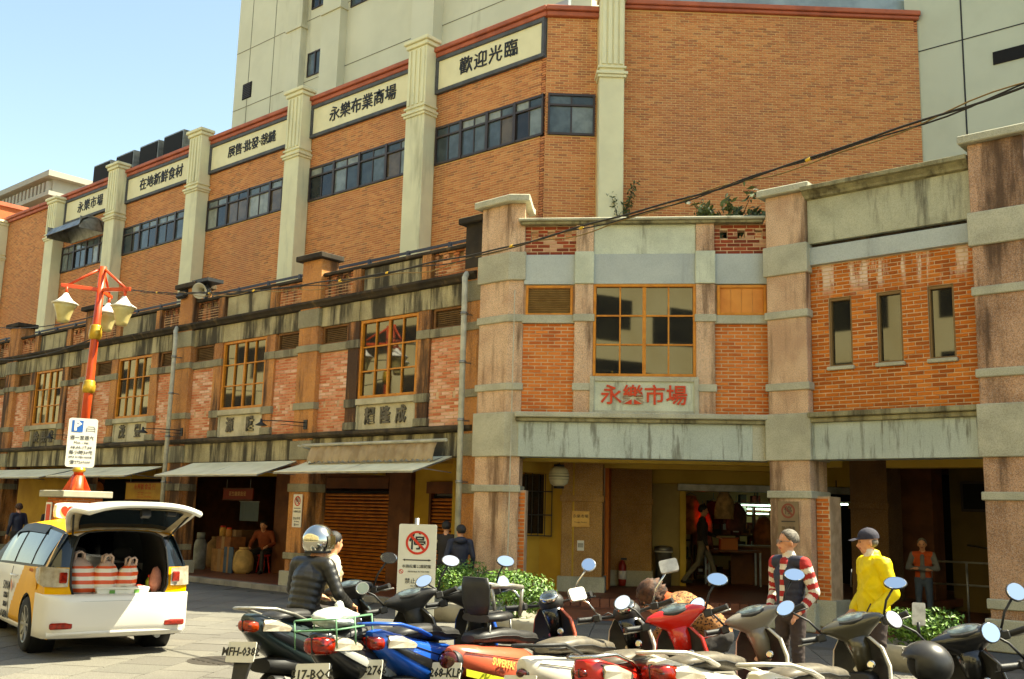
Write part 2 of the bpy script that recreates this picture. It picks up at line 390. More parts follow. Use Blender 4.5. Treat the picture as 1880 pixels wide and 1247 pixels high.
cb('parapet_panel', m_panel, 1.29, 3.06, .03, .24, 6.262, 6.799)
cp = cb('coping', m_corn, -.02, 4.2, -.07, .34, 6.8, 6.85, .01)
MB(MC).box(-.05, 4.24, -.12, .38, 6.851, 6.9).build('coping_slab', m_band, cp, .012)
# large window
def sash_window(par, M, s0, s1, z0, z1, nc, nr, d, fw=.05, glass=None, mid=True, fm=None):
    fm = fm or m_wood
    f = MB(M)
    f.box(s0, s0+fw, d-.04, d+.06, z0, z1); f.box(s1-fw, s1, d-.04, d+.06, z0, z1)
    f.box(s0+fw, s1-fw, d-.04, d+.06, z0, z0+fw); f.box(s0+fw, s1-fw, d-.04, d+.06, z1-fw, z1)
    o = f.build('window', fm, par, .005)
    g = MB(M); iw, ih = (s1-s0-2*fw)/nc, (z1-z0-2*fw)/nr
    for i in range(1, nc):
        ww = .03 if (mid and i == nc//2) else .013
        g.box(s0+fw+i*iw-ww, s0+fw+i*iw+ww, d-.02, d+.03, z0+fw, z1-fw)
    for j in range(1, nr):
        g.box(s0+fw, s1-fw, d-.014, d+.026, z0+fw+j*ih-.014, z0+fw+j*ih+.014)
    g.build('glazing_bar', fm, o)
    for i in range(nc):
        for j in range(nr):
            a, b = s0+fw+i*iw, z0+fw+j*ih; t = [random.uniform(-.003, .003) for _ in range(4)]
            q = [(a+.008, d+.016+t[0], b+.008), (a+iw-.008, d+.016+t[1], b+.008), (a+iw-.008, d+.016+t[1]+t[2], b+ih-.008), (a+.008, d+.016+t[0]+t[2], b+ih-.008)]
            MB(M).add(q, [(0, 1, 2, 3)]).build('pane', glass or m_glass, o)
    return o
sash_window(COR, MC, 1.292, 3.058, 4.09, 5.718, 4, 3, .03)
nm = cb('name_plate', m_panel, 1.3, 3.05, -.03, .2, 3.453, 4.04)
fr = MB(MC)
for a in ((1.25, 1.33, 3.453, 4.085), (3.02, 3.1, 3.453, 4.085)): fr.box(a[0], a[1], -.06, .2, a[2], a[3])
fr.box(1.331, 3.019, -.06, .2, 4.0, 4.085); fr.box(1.331, 3.019, -.045, .1, 3.453, 3.5)
fr.build('plate_frame', m_band, nm, .006)
text('永樂市場', .355, m_red, MC @ Matrix.Translation((2.175, -.04, 3.745)), 'red_characters', nm, depth=.03, bold=.005, sx=1.04)
def louvre(par, M, s0, s1, z0, z1, d, m=None, fm=None, n=11):
    f = MB(M); w_ = .045
    f.box(s0, s0+w_, d-.03, d+.08, z0, z1); f.box(s1-w_, s1, d-.03, d+.08, z0, z1); f.box(s0+w_, s1-w_, d-.03, d+.08, z1-w_, z1); f.box(s0+w_, s1-w_, d-.03, d+.08, z0, z0+w_*.7)
    o = f.build('louvre_window', fm or m_wood, par, .004)
    sl_ = MB(M).box(s0+w_, s1-w_, d-.002, d+.03, z0+w_*.7, z1-w_).mesh('x', m_dark)
    MB(M).box(s0+w_, s1-w_, d+.05, d+.06, z0+w_*.7, z1-w_).build('backing', m_dark, o)
    hh = (z1-z0-w_*1.7)/n
    for i in range(n):
        z = z0+w_*.7+i*hh
        MB(M).add([(s0+w_, d-.015, z+.002), (s1-w_, d-.015, z+.002), (s1-w_, d+.04, z+hh*.95), (s0+w_, d+.04, z+hh*.95), (s0+w_, d-.009, z-.002), (s1-w_, d-.009, z-.002), (s1-w_, d+.046, z+hh*.95-.004), (s0+w_, d+.046, z+hh*.95-.004)],
                  [(0, 1, 2, 3), (4, 7, 6, 5), (0, 4, 5, 1), (1, 5, 6, 2), (2, 6, 7, 3), (3, 7, 4, 0)]).build('slat', m or m_wood, o)
    return o
louvre(COR, MC, .1, .93, 5.172, 5.7, .05, m=mat('louvre_slat', (140, 110, 52), (116, 88, 40), 6, .6), n=14)
ob = MB(MC); ob.box(3.42, 3.47, .0, .1, 5.172, 5.7); ob.box(4.2, 4.25, .0, .1, 5.172, 5.7); ob.box(3.471, 4.199, .0, .1, 5.65, 5.7); ob.box(3.471, 4.199, .0, .1, 5.172, 5.215)
o_ = ob.build('boarded_window', m_wood, COR, .004)
for i in range(4): MB(MC).box(3.472+i*.182, 3.65+i*.182, .03+.002*(i % 2), .05, 5.216, 5.648).build('board', m_wood2, o_)
# pillar between the street row and the entrance
def pillar(par, poly, top, name='pillar', mt=None, mb=None, lo=.0, low_bands=True, cap=True):
    mt, mb = mt or m_wash, mb or m_band
    o = MB().prism(poly, lo, top).build(name, mt, par, .012)
    c = Vector((sum(p[0] for p in poly)/len(poly), sum(p[1] for p in poly)/len(poly)))
    def off(e): return [tuple(c+(Vector(p)-c)*(1+e/max((Vector(p)-c).length, .01))) for p in poly]
    for z0, z1, e in ((2.08, 2.2, .05), (2.69, 3.455, .06), (3.84, 3.965, .05), (5.05, 5.18, .05), (5.8, 6.31, .06)):
        MB().prism(off(e), z0, z1).build('stone_band', mb, o, .012)
    if low_bands:
        MB().prism(off(.05), .58, .72).build('stone_band', mb, o, .012)
        MB().prism(off(.09), lo+.01, .45).build('plinth', mb, o, .015)
    if cap: MB().prism(off(.16), top, top+.13).build('pillar_cap', mb, o, .015)
    return o
pillar(COR, [(-12.52, 13.95), (-12.52, 13.24), (-11.83, 13.24), (-11.6, 13.395), cpt(.0, .62), (-12.0, 13.95)], 7.22)
bpst = cb('brick_pier', m_mort, -.03, .17, .12, .5, .0, 2.12)
bricks(bpst, brick_cells(-.02, .16, .3, 2.1, .18, .052, .012), MC @ Matrix.Translation((0, .105, 0)), .03, m_brC)
cb('downpipe', m_pipe, -.095, -.078, -.085, -.068, .3, 5.6, 0)
pillar(COR, [(-8.05, 16.25), (-8.05, 15.6), (-7.34, 15.6), (-7.34, 16.25)], 7.2)
pr = rb('brick_pier', m_mort, -7.33, -7.1, 15.78, 16.2, .0, 2.12)
bricks(pr, brick_cells(-7.325, -7.105, .5, 2.1, .2, .052, .012), Matrix.Translation((0, 15.77, 0)), .03, m_brC)
rb('pier_base', m_band, -7.32, -7.0, 15.7, 16.25, .1, .5)
# right wing
rb('beam', m_beam, -7.33, -4.7, 15.63, 16.05, 2.7, 3.29)
l2 = rb('ledge', m_corn, -7.33, -4.7, 15.57, 16.0, 3.291, 3.37, .012)
rb('ledge_cap', m_corn, -7.33, -4.7, 15.51, 15.98, 3.371, 3.455, .012, l2)
WN = [(-7.03, -6.64), (-6.23, -5.83), (-5.43, -5.04)]
wb = MB()
xs = [-7.33]+[q for a in WN for q in a]+[-4.68]
wb.box(-7.33, -4.68, 15.77, 16.05, 3.456, 4.2); wb.box(-7.33, -4.68, 15.77, 16.05, 5.34, 5.92)
for k in range(0, len(xs), 2): wb.box(xs[k], xs[k+1], 15.77, 16.05, 4.201, 5.339)
bw = wb.build('brick_wall', m_mort, COR)
cl = brick_cells(-7.335, -4.675, 3.46, 5.9, .215, .054, .011, [(a, b, 4.19, 5.345) for a, b in WN])
cl.sort(key=lambda q: -q[2]); MR = Matrix.Translation((0, 15.76, 0))
vis = sorted(cl, key=lambda q: math.hypot(q[0], 15.7)); big = [q for q in vis if q[1]-q[0] > .15]
one = big[:300]; sone = set(one)
brick_objects(bw, one, MR, .03, m_brR); bricks(bw, [q for q in cl if q not in sone], MR, .03, m_brR)
for a, b in WN:
    f = MB()
    for q in ((a, a+.035, 4.2, 5.34), (b-.035, b, 4.2, 5.34)): f.box(q[0], q[1], 15.79, 15.9, q[2], q[3])
    f.box(a+.035, b-.035, 15.79, 15.9, 4.2, 4.235); f.box(a+.035, b-.035, 15.79, 15.9, 5.29, 5.34)
    wo = f.build('window', mat('bronze_frame', (122, 92, 48), None, 3, .5), COR, .004)
    t = random.uniform(-.012, .012)
    MB().add([(a+.03, 15.85, 4.23), (b-.03, 15.85+t, 4.23), (b-.03, 15.852+t, 5.3), (a+.03, 15.852, 5.3)], [(0, 1, 2, 3)]).build('pane', m_glass, wo)
    MB().box(a-.03, b+.03, 15.7, 15.84, 4.14, 4.2).build('sill', m_band, wo, .008)
rb('plaster_frieze', m_frieze, -7.33, -4.68, 15.68, 16.05, 5.921, 6.22)
rb('recessed_joint', m_mould, -7.33, -4.68, 15.78, 16.05, 6.221, 6.29, 0)
rb('parapet_panel', m_panelR, -7.33, -4.68, 15.69, 15.95, 6.291, 7.06)
MB().extr([(-7.36, 15.7, 7.04), (-7.36, 15.62, 7.06), (-7.36, 15.6, 7.1), (-7.36, 15.53, 7.16), (-7.36, 15.48, 7.17), (-7.36, 15.48, 7.24), (-7.36, 16.0, 7.28), (-7.36, 16.0, 7.04)], (2.67, 0, 0)).build('cornice', m_corn, COR, .006)
pillar(COR, [(-4.67, 16.3), (-4.67, 15.52), (-3.9, 15.52), (-3.9, 16.3)], 7.38, mt=mat('washed_granite_dark', (196, 152, 116), (164, 122, 88), 1.6, .9, .6, 90, streak=(74, 54, 38), sscale=2.4, sthr=(.46, .66), fleck=.45))
rb('beam', m_beam, -3.9, 1.5, 15.63, 16.05, 2.7, 3.45)
rb('brick_wall', m_brR, -3.9, 1.5, 15.76, 16.05, 3.451, 7.0)
pillar(COR, [(.2, 16.3), (.2, 15.52), (.97, 15.52), (.97, 16.3)], 7.38)
# roof and arcade ceiling
MB().prism([(-12.4, 13.9), cpt(.2, .36), cpt(4.4, .36), (-7.3, 16.06), (1.5, 16.06), (1.5, 24), (-14, 24)], 5.9, 6.1).build('roof', m_roof, COR)
MB().prism([cpt(-.1, .41), cpt(4.5, .41), (-7.2, 16.07), (1.5, 16.07), (1.5, 24), (-14, 24), (-13.2, 14.2)], 3.0, 3.2).build('arcade_ceiling', m_ceil, COR)
for s_ in (.9, 2.9): MB(MC).box(-.6, 5.6, s_, s_+.35, 2.66, 2.999).build('ceiling_beam', m_ceil, COR)
MB().box(-7, 1.5, 17.9, 18.25, 2.68, 2.998).build('ceiling_beam', m_ceil, COR)
MB().box(-16, 2.6, 25.6, 25.8, 0, 5.9).build('light_block_rear', m_dark, COR); MB().box(2.4, 2.6, 16.3, 25.6, 0, 5.9).build('light_block_side', m_dark, COR)  # unseen walls added to stop light leaking into the arcade from behind
# ------------------------------------------------------------------ old shophouse row along the street
ROW = thing('shophouse_row', (-25, 14, 0), 'old two storey shophouse row with mouldy parapet, orange windows and stone name plates', 'building')
PC = [-12.74-4.965*k for k in range(6)]; ML = Matrix.Translation((0, YL, 0))
def lb(name, m, x0, x1, d0, d1, z0, z1, bevel=.006, par=None): return MB(ML).box(x0, x1, d0, d1, z0, z1).build(name, m, par or ROW, bevel)
NAMES = ['耀隆成', '源陞', '茂豐', '金長發', '合興']
for k, c in enumerate(PC):
    a, b = (c-.31, -12.55) if k == 0 else (c-.33, c+.33)
    o = lb('pillar', m_washL, a, b, -.02, .45, .1, 7.05, .012)
    for z0, z1, e in ((2.05, 2.22, .03), (2.72, 3.12, .035), (3.78, 3.93, .03), (5.02, 5.17, .03), (5.56, 5.95, .025)):
        lb('stone_band', m_bandL, a-e, b+(e if k else 0), -.02-e, .4, z0, z1, .01, o)
    lb('stone_band', m_bandL, a-.04, b+(.04 if k else 0), -.06, .4, .66, .8, .01, o)
    lb('plinth', m_band, a-.08, b+(.08 if k else 0), -.1, .5, .105, .42, .015, o)
    lb('pillar_cap', m_mould, a-.12, b+(.12 if k else .0), -.14, .5, 7.05, 7.17, .015, o)
    lb('mould_crust', m_mould, a-.004, b+(.004 if k else 0), -.024, .3, 6.2, 7.049, 0, o) if k in (0,) else None
for k in range(5):
    pr_, pl_ = (PC[k]-.31 if k == 0 else PC[k]-.33), PC[k+1]+.33; c = (PC[k]+PC[k+1])/2
    lb('beam', m_panelL, pl_, pr_, .02, .4, 2.72, 3.159)
    lg = MB(ML).extr([(PC[k+1], .04, 3.16), (PC[k+1], -.05, 3.17), (PC[k+1], -.1, 3.21), (PC[k+1], -.1, 3.27), (PC[k+1], .1, 3.3), (PC[k+1], .3, 3.3), (PC[k+1], .3, 3.16)], (min(PC[k], -12.6)-PC[k+1]-.002, 0, 0)).build('ledge', m_ledgeL, ROW, .008)
    lb('wall_core', m_mort, pl_, pr_, .16, .42, 3.301, 6.16, 0)
    for s0, s1 in ((pl_, c-1.21), (c+1.21, pr_)):
        mid = (s0+s1)/2
        h = [(mid-.3, mid-.22, 3.81, 3.93), (mid+.14, mid+.22, 3.81, 3.93)]
        bp = lb('brick_panel', m_mort, s0, s1, .11, .158, 3.302, 4.99, 0)
        bricks(bp, brick_cells(s0, s1, 3.305, 4.985, .215, .053, .011, h), ML @ Matrix.Translation((0, .1, 0)), .03, m_brL)
        lb('stone_band', m_bandL, s0, s1, .04, .2, 4.99, 5.155)
        louvre(ROW, ML, s0+.06, s1-.06, 5.157, 5.55, .12, m=mat('old_louvre_slat', (112, 84, 44), (86, 62, 32), 6, .7), fm=mat('old_wood', (128, 84, 36), (100, 64, 26), 5, .7), n=8)
        lb('plaster_frieze', m_panelL, s0, s1, .05, .3, 5.551, 5.965)
        # parapet brickwork with three notches in its head
        hh = [(s0+.1+i*(s1-s0-.2)*.36, s0+.1+i*(s1-s0-.2)*.36+.13, 6.5, 6.62) for i in range(3)]
        pw = MB(ML).box(s0, s1, .12, .3, 6.17, 6.49).box(s0, s1, .22, .3, 6.491, 6.66)
        pwo = pw.build('parapet_brickwork', m_mort, ROW)
        bricks(pwo, brick_cells(s0, s1, 6.175, 6.66, .215, .053, .011, hh), ML @ Matrix.Translation((0, .11, 0)), .03, m_brLp)
    for s0 in (c-1.21, c+.88):
        pl = lb('pilaster', m_washL, s0, s0+.33, .05, .3, 3.301, 5.55)
        lb('stone_band', m_bandL, s0-.02, s0+.35, .02, .2, 3.76, 3.93, .008, pl)
        lb('stone_base', m_bandL, s0-.02, s0+.35, .02, .2, 3.303, 3.46, .008, pl)
        lb('stone_band', m_bandL, s0-.02, s0+.35, .02, .2, 4.99, 5.16, .008, pl)
        lb('pilaster_block', m_panelL, s0, s0+.33, .03, .3, 5.551, 5.965)
        lb('parapet_pier', m_washL, s0+.04, s0+.29, .05, .34, 6.171, 6.72)
    lb('plaster_frieze', m_panelL, c-.88, c+.88, .05, .3, 5.551, 5.965)
    lb('parapet_panel', m_panelL, c-.86, c+.86, .1, .3, 6.171, 6.64)
    cn = MB(ML).extr([(PC[k+1], .06, 5.97), (PC[k+1], -.03, 5.98), (PC[k+1], -.06, 6.03), (PC[k+1], -.11, 6.07), (PC[k+1], -.11, 6.12), (PC[k+1], .1, 6.169), (PC[k+1], .35, 6.169), (PC[k+1], .35, 5.97)], (min(PC[k], -12.6)-PC[k+1]-.002, 0, 0)).build('cornice', m_mould, ROW, .006)
    lb('coping', m_mould, pl_, pr_, .04, .36, 6.661, 6.73, .01)
    sash_window(ROW, ML, c-.86, c+.86, 3.93, 5.545, 4, 3, .12, .06, m_glassO)
    np_ = lb('name_plate', m_panelL if k > 2 else mat('grey_plate', (208, 198, 164), (184, 174, 142), 3, .9, .4, 110, streak=(120, 110, 84), fleck=.2), c-.84, c+.84, .1, .3, 3.303, 3.8)
    f = MB(ML).box(c-.88, c+.88, .03, .3, 3.801, 3.925); f.box(c-.88, c-.83, .07, .3, 3.303, 3.8); f.box(c+.83, c+.88, .07, .3, 3.303, 3.8)
    f.build('plate_frame', mat('plate_frame_stone', (190, 182, 152), (164, 156, 128), 3, .9), np_, .006)
    for q_, ch in enumerate(NAMES[k]):
        st_ = .46 if len(NAMES[k]) == 3 else .8
        text(ch, .36, m_stoneL, ML @ Matrix.Translation((c+(q_-(len(NAMES[k])-1)/2)*st_, .09, 3.55)), 'carved_character', np_, depth=.05, bold=.008, sx=.85)
MB(ML).box(PC[5], PC[0], .42, 4.6, 6.0, 6.15).build('roof', m_roof, ROW)
MB(ML).box(PC[5], -12.2, .41, 2.3, 2.74, 2.9).build('arcade_ceiling', m_ceil, ROW)
for k in range(6): MB(ML).box(PC[k]-.15, PC[k]+.15, .46, 2.25, 2.5, 2.738).build('ceiling_beam', m_ceil, ROW)
# inner shop fronts
YI = 15.7
m_shut = mat('brown_shutter_slat', (206, 126, 48), (176, 100, 36), 4, .38, metal=.35)
m_brn = mat('brown_tile_pier', (116, 70, 40), (92, 54, 32), 3, .7, .3, 60)
def ib(name, m, x0, x1, d0, d1, z0, z1, par=None, bevel=.004): return MB().box(x0, x1, YI+d0, YI+d1, z0, z1).build(name, m, par or ROW, bevel)
def shutter(x0, x1, z0, z1):
    o = ib('roller_shutter', m_dark, x0, x1, .06, .1, z0, z1)
    g = MB(); g.box(x0-.06, x0, YI-.03, YI+.1, z0, z1+.05); g.box(x1, x1+.06, YI-.03, YI+.1, z0, z1+.05); g.build('shutter_guide', m_brn, o)
    z = z0+.02
    while z < z1-.05:
        MB().extr([(x0, YI+.055, z), (x0, YI+.012, z+.012), (x0, YI+.008, z+.035), (x0, YI+.05, z+.062)], (x1-x0, 0, 0)).build('shutter_slat', m_shut, o); z += .078
    ib('shutter_box', m_brn, x0-.06, x1+.06, -.12, .1, z1+.05, z1+.3, o)
for x0, x1 in ((-16.62, -16.15), (-13.35, -12.2)): ib('inner_wall', m_inner, x0, x1, 0, .2, .118, 2.74)
for x0, x1 in ((-21.55, -20.2), (-17.34, -16.63), (-26.9, -25.7), (-32, -30.9)): ib('inner_pier', m_brn, x0, x1, -.12, .2, .118, 2.74, bevel=.01)
shutter(-20.12, -17.42, .13, 2.15); shutter(-16.08, -13.42, .13, 2.05)
ib('shop_lintel', m_brn, -20.2, -17.34, 0, .2, 2.46, 2.74); ib('shop_lintel', m_inner, -16.15, -13.35, 0, .2, 2.36, 2.74)
ib('shop_lintel', m_inner, -25.7, -21.55, 0, .2, 2.5, 2.74); ib('shop_lintel', m_inner, -30.9, -26.9, 0, .2, 2.45, 2.74)
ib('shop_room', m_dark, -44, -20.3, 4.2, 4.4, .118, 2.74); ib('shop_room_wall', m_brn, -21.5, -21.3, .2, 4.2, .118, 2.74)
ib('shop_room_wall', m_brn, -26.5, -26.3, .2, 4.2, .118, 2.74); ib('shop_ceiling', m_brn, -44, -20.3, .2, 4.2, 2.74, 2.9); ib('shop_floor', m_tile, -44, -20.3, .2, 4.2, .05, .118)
ib('inner_wall', m_inner, -44, -32, 0, .2, .118, 2.74)

# drainpipes on the street row
def pipe(name, pts, rad, label):
    o = thing(name, pts[-1], label, 'drainpipe')
    MB().tube(pts, rad, 10).build('pipe', m_pipe, o)
    c = MB()
    for z in (1.2, 2.25, 3.35, 4.4, 5.3):
        i = min(range(len(pts)), key=lambda q: abs(pts[q][2]-z)); a, b = pts[-2], pts[-1]
        t = (z-a[2])/(b[2]-a[2]); 
        if 0 <= t <= 1:
            q = [a[j]+(b[j]-a[j])*t for j in range(3)]
            c.lathe([(rad+.012, -.025), (rad+.012, .025)], 10, q); c.box(q[0]-.012, q[0]+.012, q[1], q[1]+.25, z-.01, z+.01)
    c.build('pipe_clamp', m_metal, o)
pipe('drainpipe', [(-12.98, 13.5, 6.12), (-12.93, 13.3, 6.08), (-12.88, 13.2, 5.98), (-12.84, 13.17, 5.8), (-12.8, 13.17, .14)], .055, 'grey drainpipe running down beside the tall corner pillar')
pipe('drainpipe', [(-23.0, 13.5, 6.12), (-22.92, 13.3, 6.06), (-22.8, 13.2, 5.95), (-22.72, 13.17, 5.75), (-22.72, 13.17, .14)], .055, 'grey drainpipe on the shophouse row behind the open taxi hatch')

# awnings
m_awn = mat('pale_awning_sheet', (240, 234, 198), (224, 216, 178), 2, .6, .1, 30)
m_awnD = mat('brown_rolled_awning', (168, 146, 112), (142, 120, 88), 4, .85, .2, 40)
def awning(x0, x1, n, label, z0=2.72, z1=2.42, y0=13.32, y1=12.35):
    o = thing('awning', ((x0+x1)/2, 13.3, 2.4), label, 'awning', 'pale sheet awnings over the arcade')
    w_ = (x1-x0)/n
    for i in range(n):
        a, b = x0+i*w_+.01, x0+(i+1)*w_-.01; sag = .02
        R_ = []
        for t in (0, .25, .5, .75, 1): R_.append([(x, y0+(y1-y0)*t, z0+(z1-z0)*t-sag*math.sin(math.pi*t)) for x in (a, b)]+[(x, y0+(y1-y0)*t, z0+(z1-z0)*t-sag*math.sin(math.pi*t)-.012) for x in (b, a)])
        MB().loft(R_, smooth=False).build('awning_sheet', m_awn, o)
    f = MB()
    for i in range(n+1):
        x = min(max(x0+i*w_, x0+.02), x1-.02); f.bar((x, y0, z0-.03), (x, y1, z1-.03), .02, .025); f.bar((x, y0, z0-.3), (x, y0+(y1-y0)*.7, z0+(z1-z0)*.7-.05), .016, .016)
    f.bar((x0, y1+.01, z1-.03), (x1, y1+.01, z1-.03), .025, .025); f.build('awning_frame', m_metal, o)
awning(-17.2, -13.15, 2, 'pale sheet awning nearest the corner pillar, above the brown shutter')
awning(-21.75, -17.75, 2, 'pale sheet awning over the open shop behind the taxi hatch', 2.7, 2.38)
awning(-27.2, -23.1, 2, 'pale sheet awning over the shop with the yellow signboard', 2.64, 2.38)
awning(-33.0, -27.6, 3, 'pale sheet awning farthest left behind the red lamp post', 2.62, 2.36)
ra = thing('rolled_awning', (-15, 12.9, 2.6), 'brown rolled fabric awning with scalloped valance under the stone ledge', 'awning')
MB().tube([(-17.1, 12.95, 2.98), (-12.95, 12.95, 2.98)], .03, 8).tube([(-17.25, 13.3, 2.92), (-17.25, 12.95, 2.98)], .02, 6).build('roller', m_pipe, ra)
va = []
for i in range(97):
    x = -16.85+i*.0375; va.append((x, 12.99-.02*math.sin(i*.9)))
rr_ = [[(x, y, 2.95) for x, y in va], [(x, y-.06, 2.84) for x, y in va], [(x, y-.1, 2.68) for x, y in va], [(x, y-.1, 2.62+(.03 if int(i/2) % 2 else 0)) for i, (x, y) in enumerate(va)]]
MB().loft(rr_, cap=False, closed=False).loft([[(x, y+.012, z) for x, y, z in q] for q in rr_], cap=False, closed=False).build('valance', m_awnD, ra)
MB().bar((-16.8, 13.3, 2.7), (-16.8, 12.9, 2.6), .02, .02).bar((-13.35, 13.3, 2.7), (-13.3, 12.9, 2.6), .02, .02).build('arm', m_metal, ra)
# gooseneck lights under the name plates
def gooseneck(x, label):
    o = thing('wall_light', (x, 13.3, 3.4), label, 'wall light', 'black gooseneck lights on the shophouse row')
    MB().box(x-.06, x+.06, 13.36, 13.4, 3.36, 3.56).build('back_plate', m_blk, o)
    MB().tube([(x, 13.36, 3.5), (x-.35, 13.0, 3.52), (x-.7, 12.75, 3.52)], .012, 6).tube([(x, 13.36, 3.42), (x-.35, 13.0, 3.45)], .008, 6).build('arm', m_blk, o)
    MB().lathe([(.02, .1), (.03, .03), (.13, -.04), (.12, -.045)], 12, (x-.7, 12.75, 3.46)).build('lamp_shade', m_blk, o)
gooseneck(-17.6, 'black gooseneck light on the pillar left of the near name plate'); gooseneck(-22.45, 'black gooseneck light beside the left drainpipe'); gooseneck(-27.4, 'black gooseneck light behind the white parking sign')
# metal railing behind the parapet
rl = thing('roof_railing', (-25, 14.3, 6.15), 'dark blue metal railing along the shophouse roof edge', 'railing')
m_rail = mat('dark_blue_metal', (44, 48, 62), None, 3, .5)
MB().box(-37, -12.9, 14.28, 14.32, 7.08, 7.13).build('rail', m_rail, rl); MB().box(-37, -12.9, 14.285, 14.315, 6.6, 6.64).build('rail', m_rail, rl)
for i in range(20): MB().box(-13.2-i*1.24, -13.12-i*1.24, 14.27, 14.33, 6.15, 7.14).build('post', m_rail, rl)
rs = MB().extr([(-37, 14.9, 7.0), (-37, 16.6, 7.25), (-37, 16.6, 7.2), (-37, 14.9, 6.95)], (24.2, 0, 0)).build('roof_canopy', mat('pale_blue_sheet', (168, 188, 196), (150, 170, 178), 3, .5), ROW)
# loudspeaker and floodlight on the parapet
hs = thing('horn_loudspeaker', (-22.0, 13.5, 6.75), 'grey horn loudspeaker on the shophouse parapet', 'loudspeaker')
MB().lathe([(.03, 0), (.05, .06), (.09, .16), (.2, .28), (.19, .285), (.08, .17)], 16, (-22.1, 13.5, 6.95), (.45, -.85, -.25), cap=False).build('horn', mat('speaker_grey', (176, 170, 148), None, 3, .5), hs)
MB().lathe([(.08, -.16), (.08, .0)], 12, (-22.1, 13.5, 6.95), (.45, -.85, -.25)).build('driver', m_metal, hs); MB().bar((-22.1, 13.5, 6.73), (-22.1, 13.5, 6.93), .04, .04).build('bracket', m_metal, hs)
fl_ = thing('floodlight', (-22.85, 13.5, 6.75), 'small black floodlight beside the horn loudspeaker', 'floodlight')
MB(Matrix.Translation((-22.85, 13.35, 6.92)) @ Matrix.Rotation(R(-35), 4, 'X')).box(-.18, .18, -.06, .06, -.12, .12).build('housing', m_blk, fl_, .015); MB().bar((-22.85, 13.5, 6.73), (-22.85, 13.38, 6.9), .04, .04).build('bracket', m_blk, fl_)
MB().box(-22.4, -21.7, 13.3, 13.75, 7.12, 7.2).box(-22.1, -22.04, 13.5, 13.56, 6.73, 7.13).build('speaker_roof', m_blk, hs)
# ------------------------------------------------------------------ tall brick market hall behind
TAL = thing('tall_brick_market_hall', (-28, 20, 0), 'tall orange brick market hall with cream pilasters, ribbon windows and sign boards', 'building')
YT = 20.0; MT = Matrix.Translation((0, YT, 0))
ZB = (-16.71, 20.0); MF = frame((ZB[0], ZB[1], 0), 43)     # chamfered corner: s along it
m_cream = mat('cream_pilaster', (226, 216, 172), (216, 206, 164), 1.2, .8, .2, 60, streak=(150, 142, 108), sscale=1.6, sthr=(.55, .8))
m_creamT = mat('cream_tower', (208, 202, 174), (200, 194, 166), .6, .85, .1, 60, streak=(160, 152, 122), sscale=1.2, sthr=(.58, .8))
m_terr = mat('terracotta_trim', (182, 96, 64), (158, 82, 56), 2, .7)
m_sgn = mat('sign_board_cream', (232, 218, 172), (224, 210, 164), 1.5, .8)
m_sfr = mat('grey_sign_frame', (84, 82, 80), (70, 68, 66), 3, .7)
m_ink = mat('black_lettering', (34, 30, 28), None, 3, .6)
m_alu = mat('brown_aluminium', (62, 48, 40), (52, 40, 34), 3, .45)
m_flash = mat('zinc_flashing', (150, 164, 166), (128, 140, 142), 1.5, .5)
m_p = [mat('blind_pane_%d' % i, c, tuple(int(q*.8) for q in c), 2.5, .06, ior=1.42) for i, c in enumerate([(40, 44, 44), (128, 134, 126), (92, 100, 98), (150, 150, 134), (66, 74, 74), (104, 88, 66), (46, 44, 40), (84, 94, 96)])]
PX = [-51.2, -45.05, -39.6, -33.4, -27.3, -21.33]
m_core = mat('brick_wall_core', (216, 176, 116), None, 3, .9)
core = MB(MT).box(-60, -16.9, .009, .6, 0, 15.1).build('wall', m_core, TAL)
fc = MB(MF).box(.0, 10.2, .009, .6, 0, 15.1).build('wall', m_core, TAL)
allc = []
def fieldT(M, s0, s1, z0, z1, holes=()):
    bricks(core, brick_cells(s0, s1, z0, z1, .227, .058, .012, holes), M, .03, m_brT)
def cream_pier(M, s, top, w_=.8, pr=.5, d0=.0, z0=6):
    o = MB(M).box(s-w_/2, s+w_/2, -pr, d0, z0, top-.25).build('pilaster', m_cream, TAL, .02)
    MB(M).box(s-w_/2-.06, s+w_/2+.06, -pr-.06, d0, top-.25, top-.12).box(s-w_/2-.12, s+w_/2+.12, -pr-.12, d0, top-.12, top).build('pilaster_head', m_cream, o, .02)
    MB(M).box(s-w_/2-.05, s+w_/2+.05, -pr-.05, d0, 13.22, 13.3).box(s-w_/2-.09, s+w_/2+.09, -pr-.09, d0, 13.3, 13.38).box(s-w_/2-.05, s+w_/2+.05, -pr-.05, d0, 13.48, 13.54).build('pilaster_band', m_cream, o, .01)
    f = MB(M)
    for i in range(4):
        a = s-w_/2+.06+i*(w_-.12)/3.5; f.box(a, a+.1, -pr-.035, -pr, 13.6, top-.32)
    f.build('flute', m_cream, o)
    return o
for i, x in enumerate(PX): cream_pier(MT, x, 15.65 if i > 1 else 15.2)
BAYT = [(PX[i], PX[i+1]) for i in range(5)]+[(PX[5], -16.72)]
SIGN = ['', '永樂市場', '在地新鮮食材', '展售‧批發‧裁縫', '永樂布業商場', '歡迎光臨']
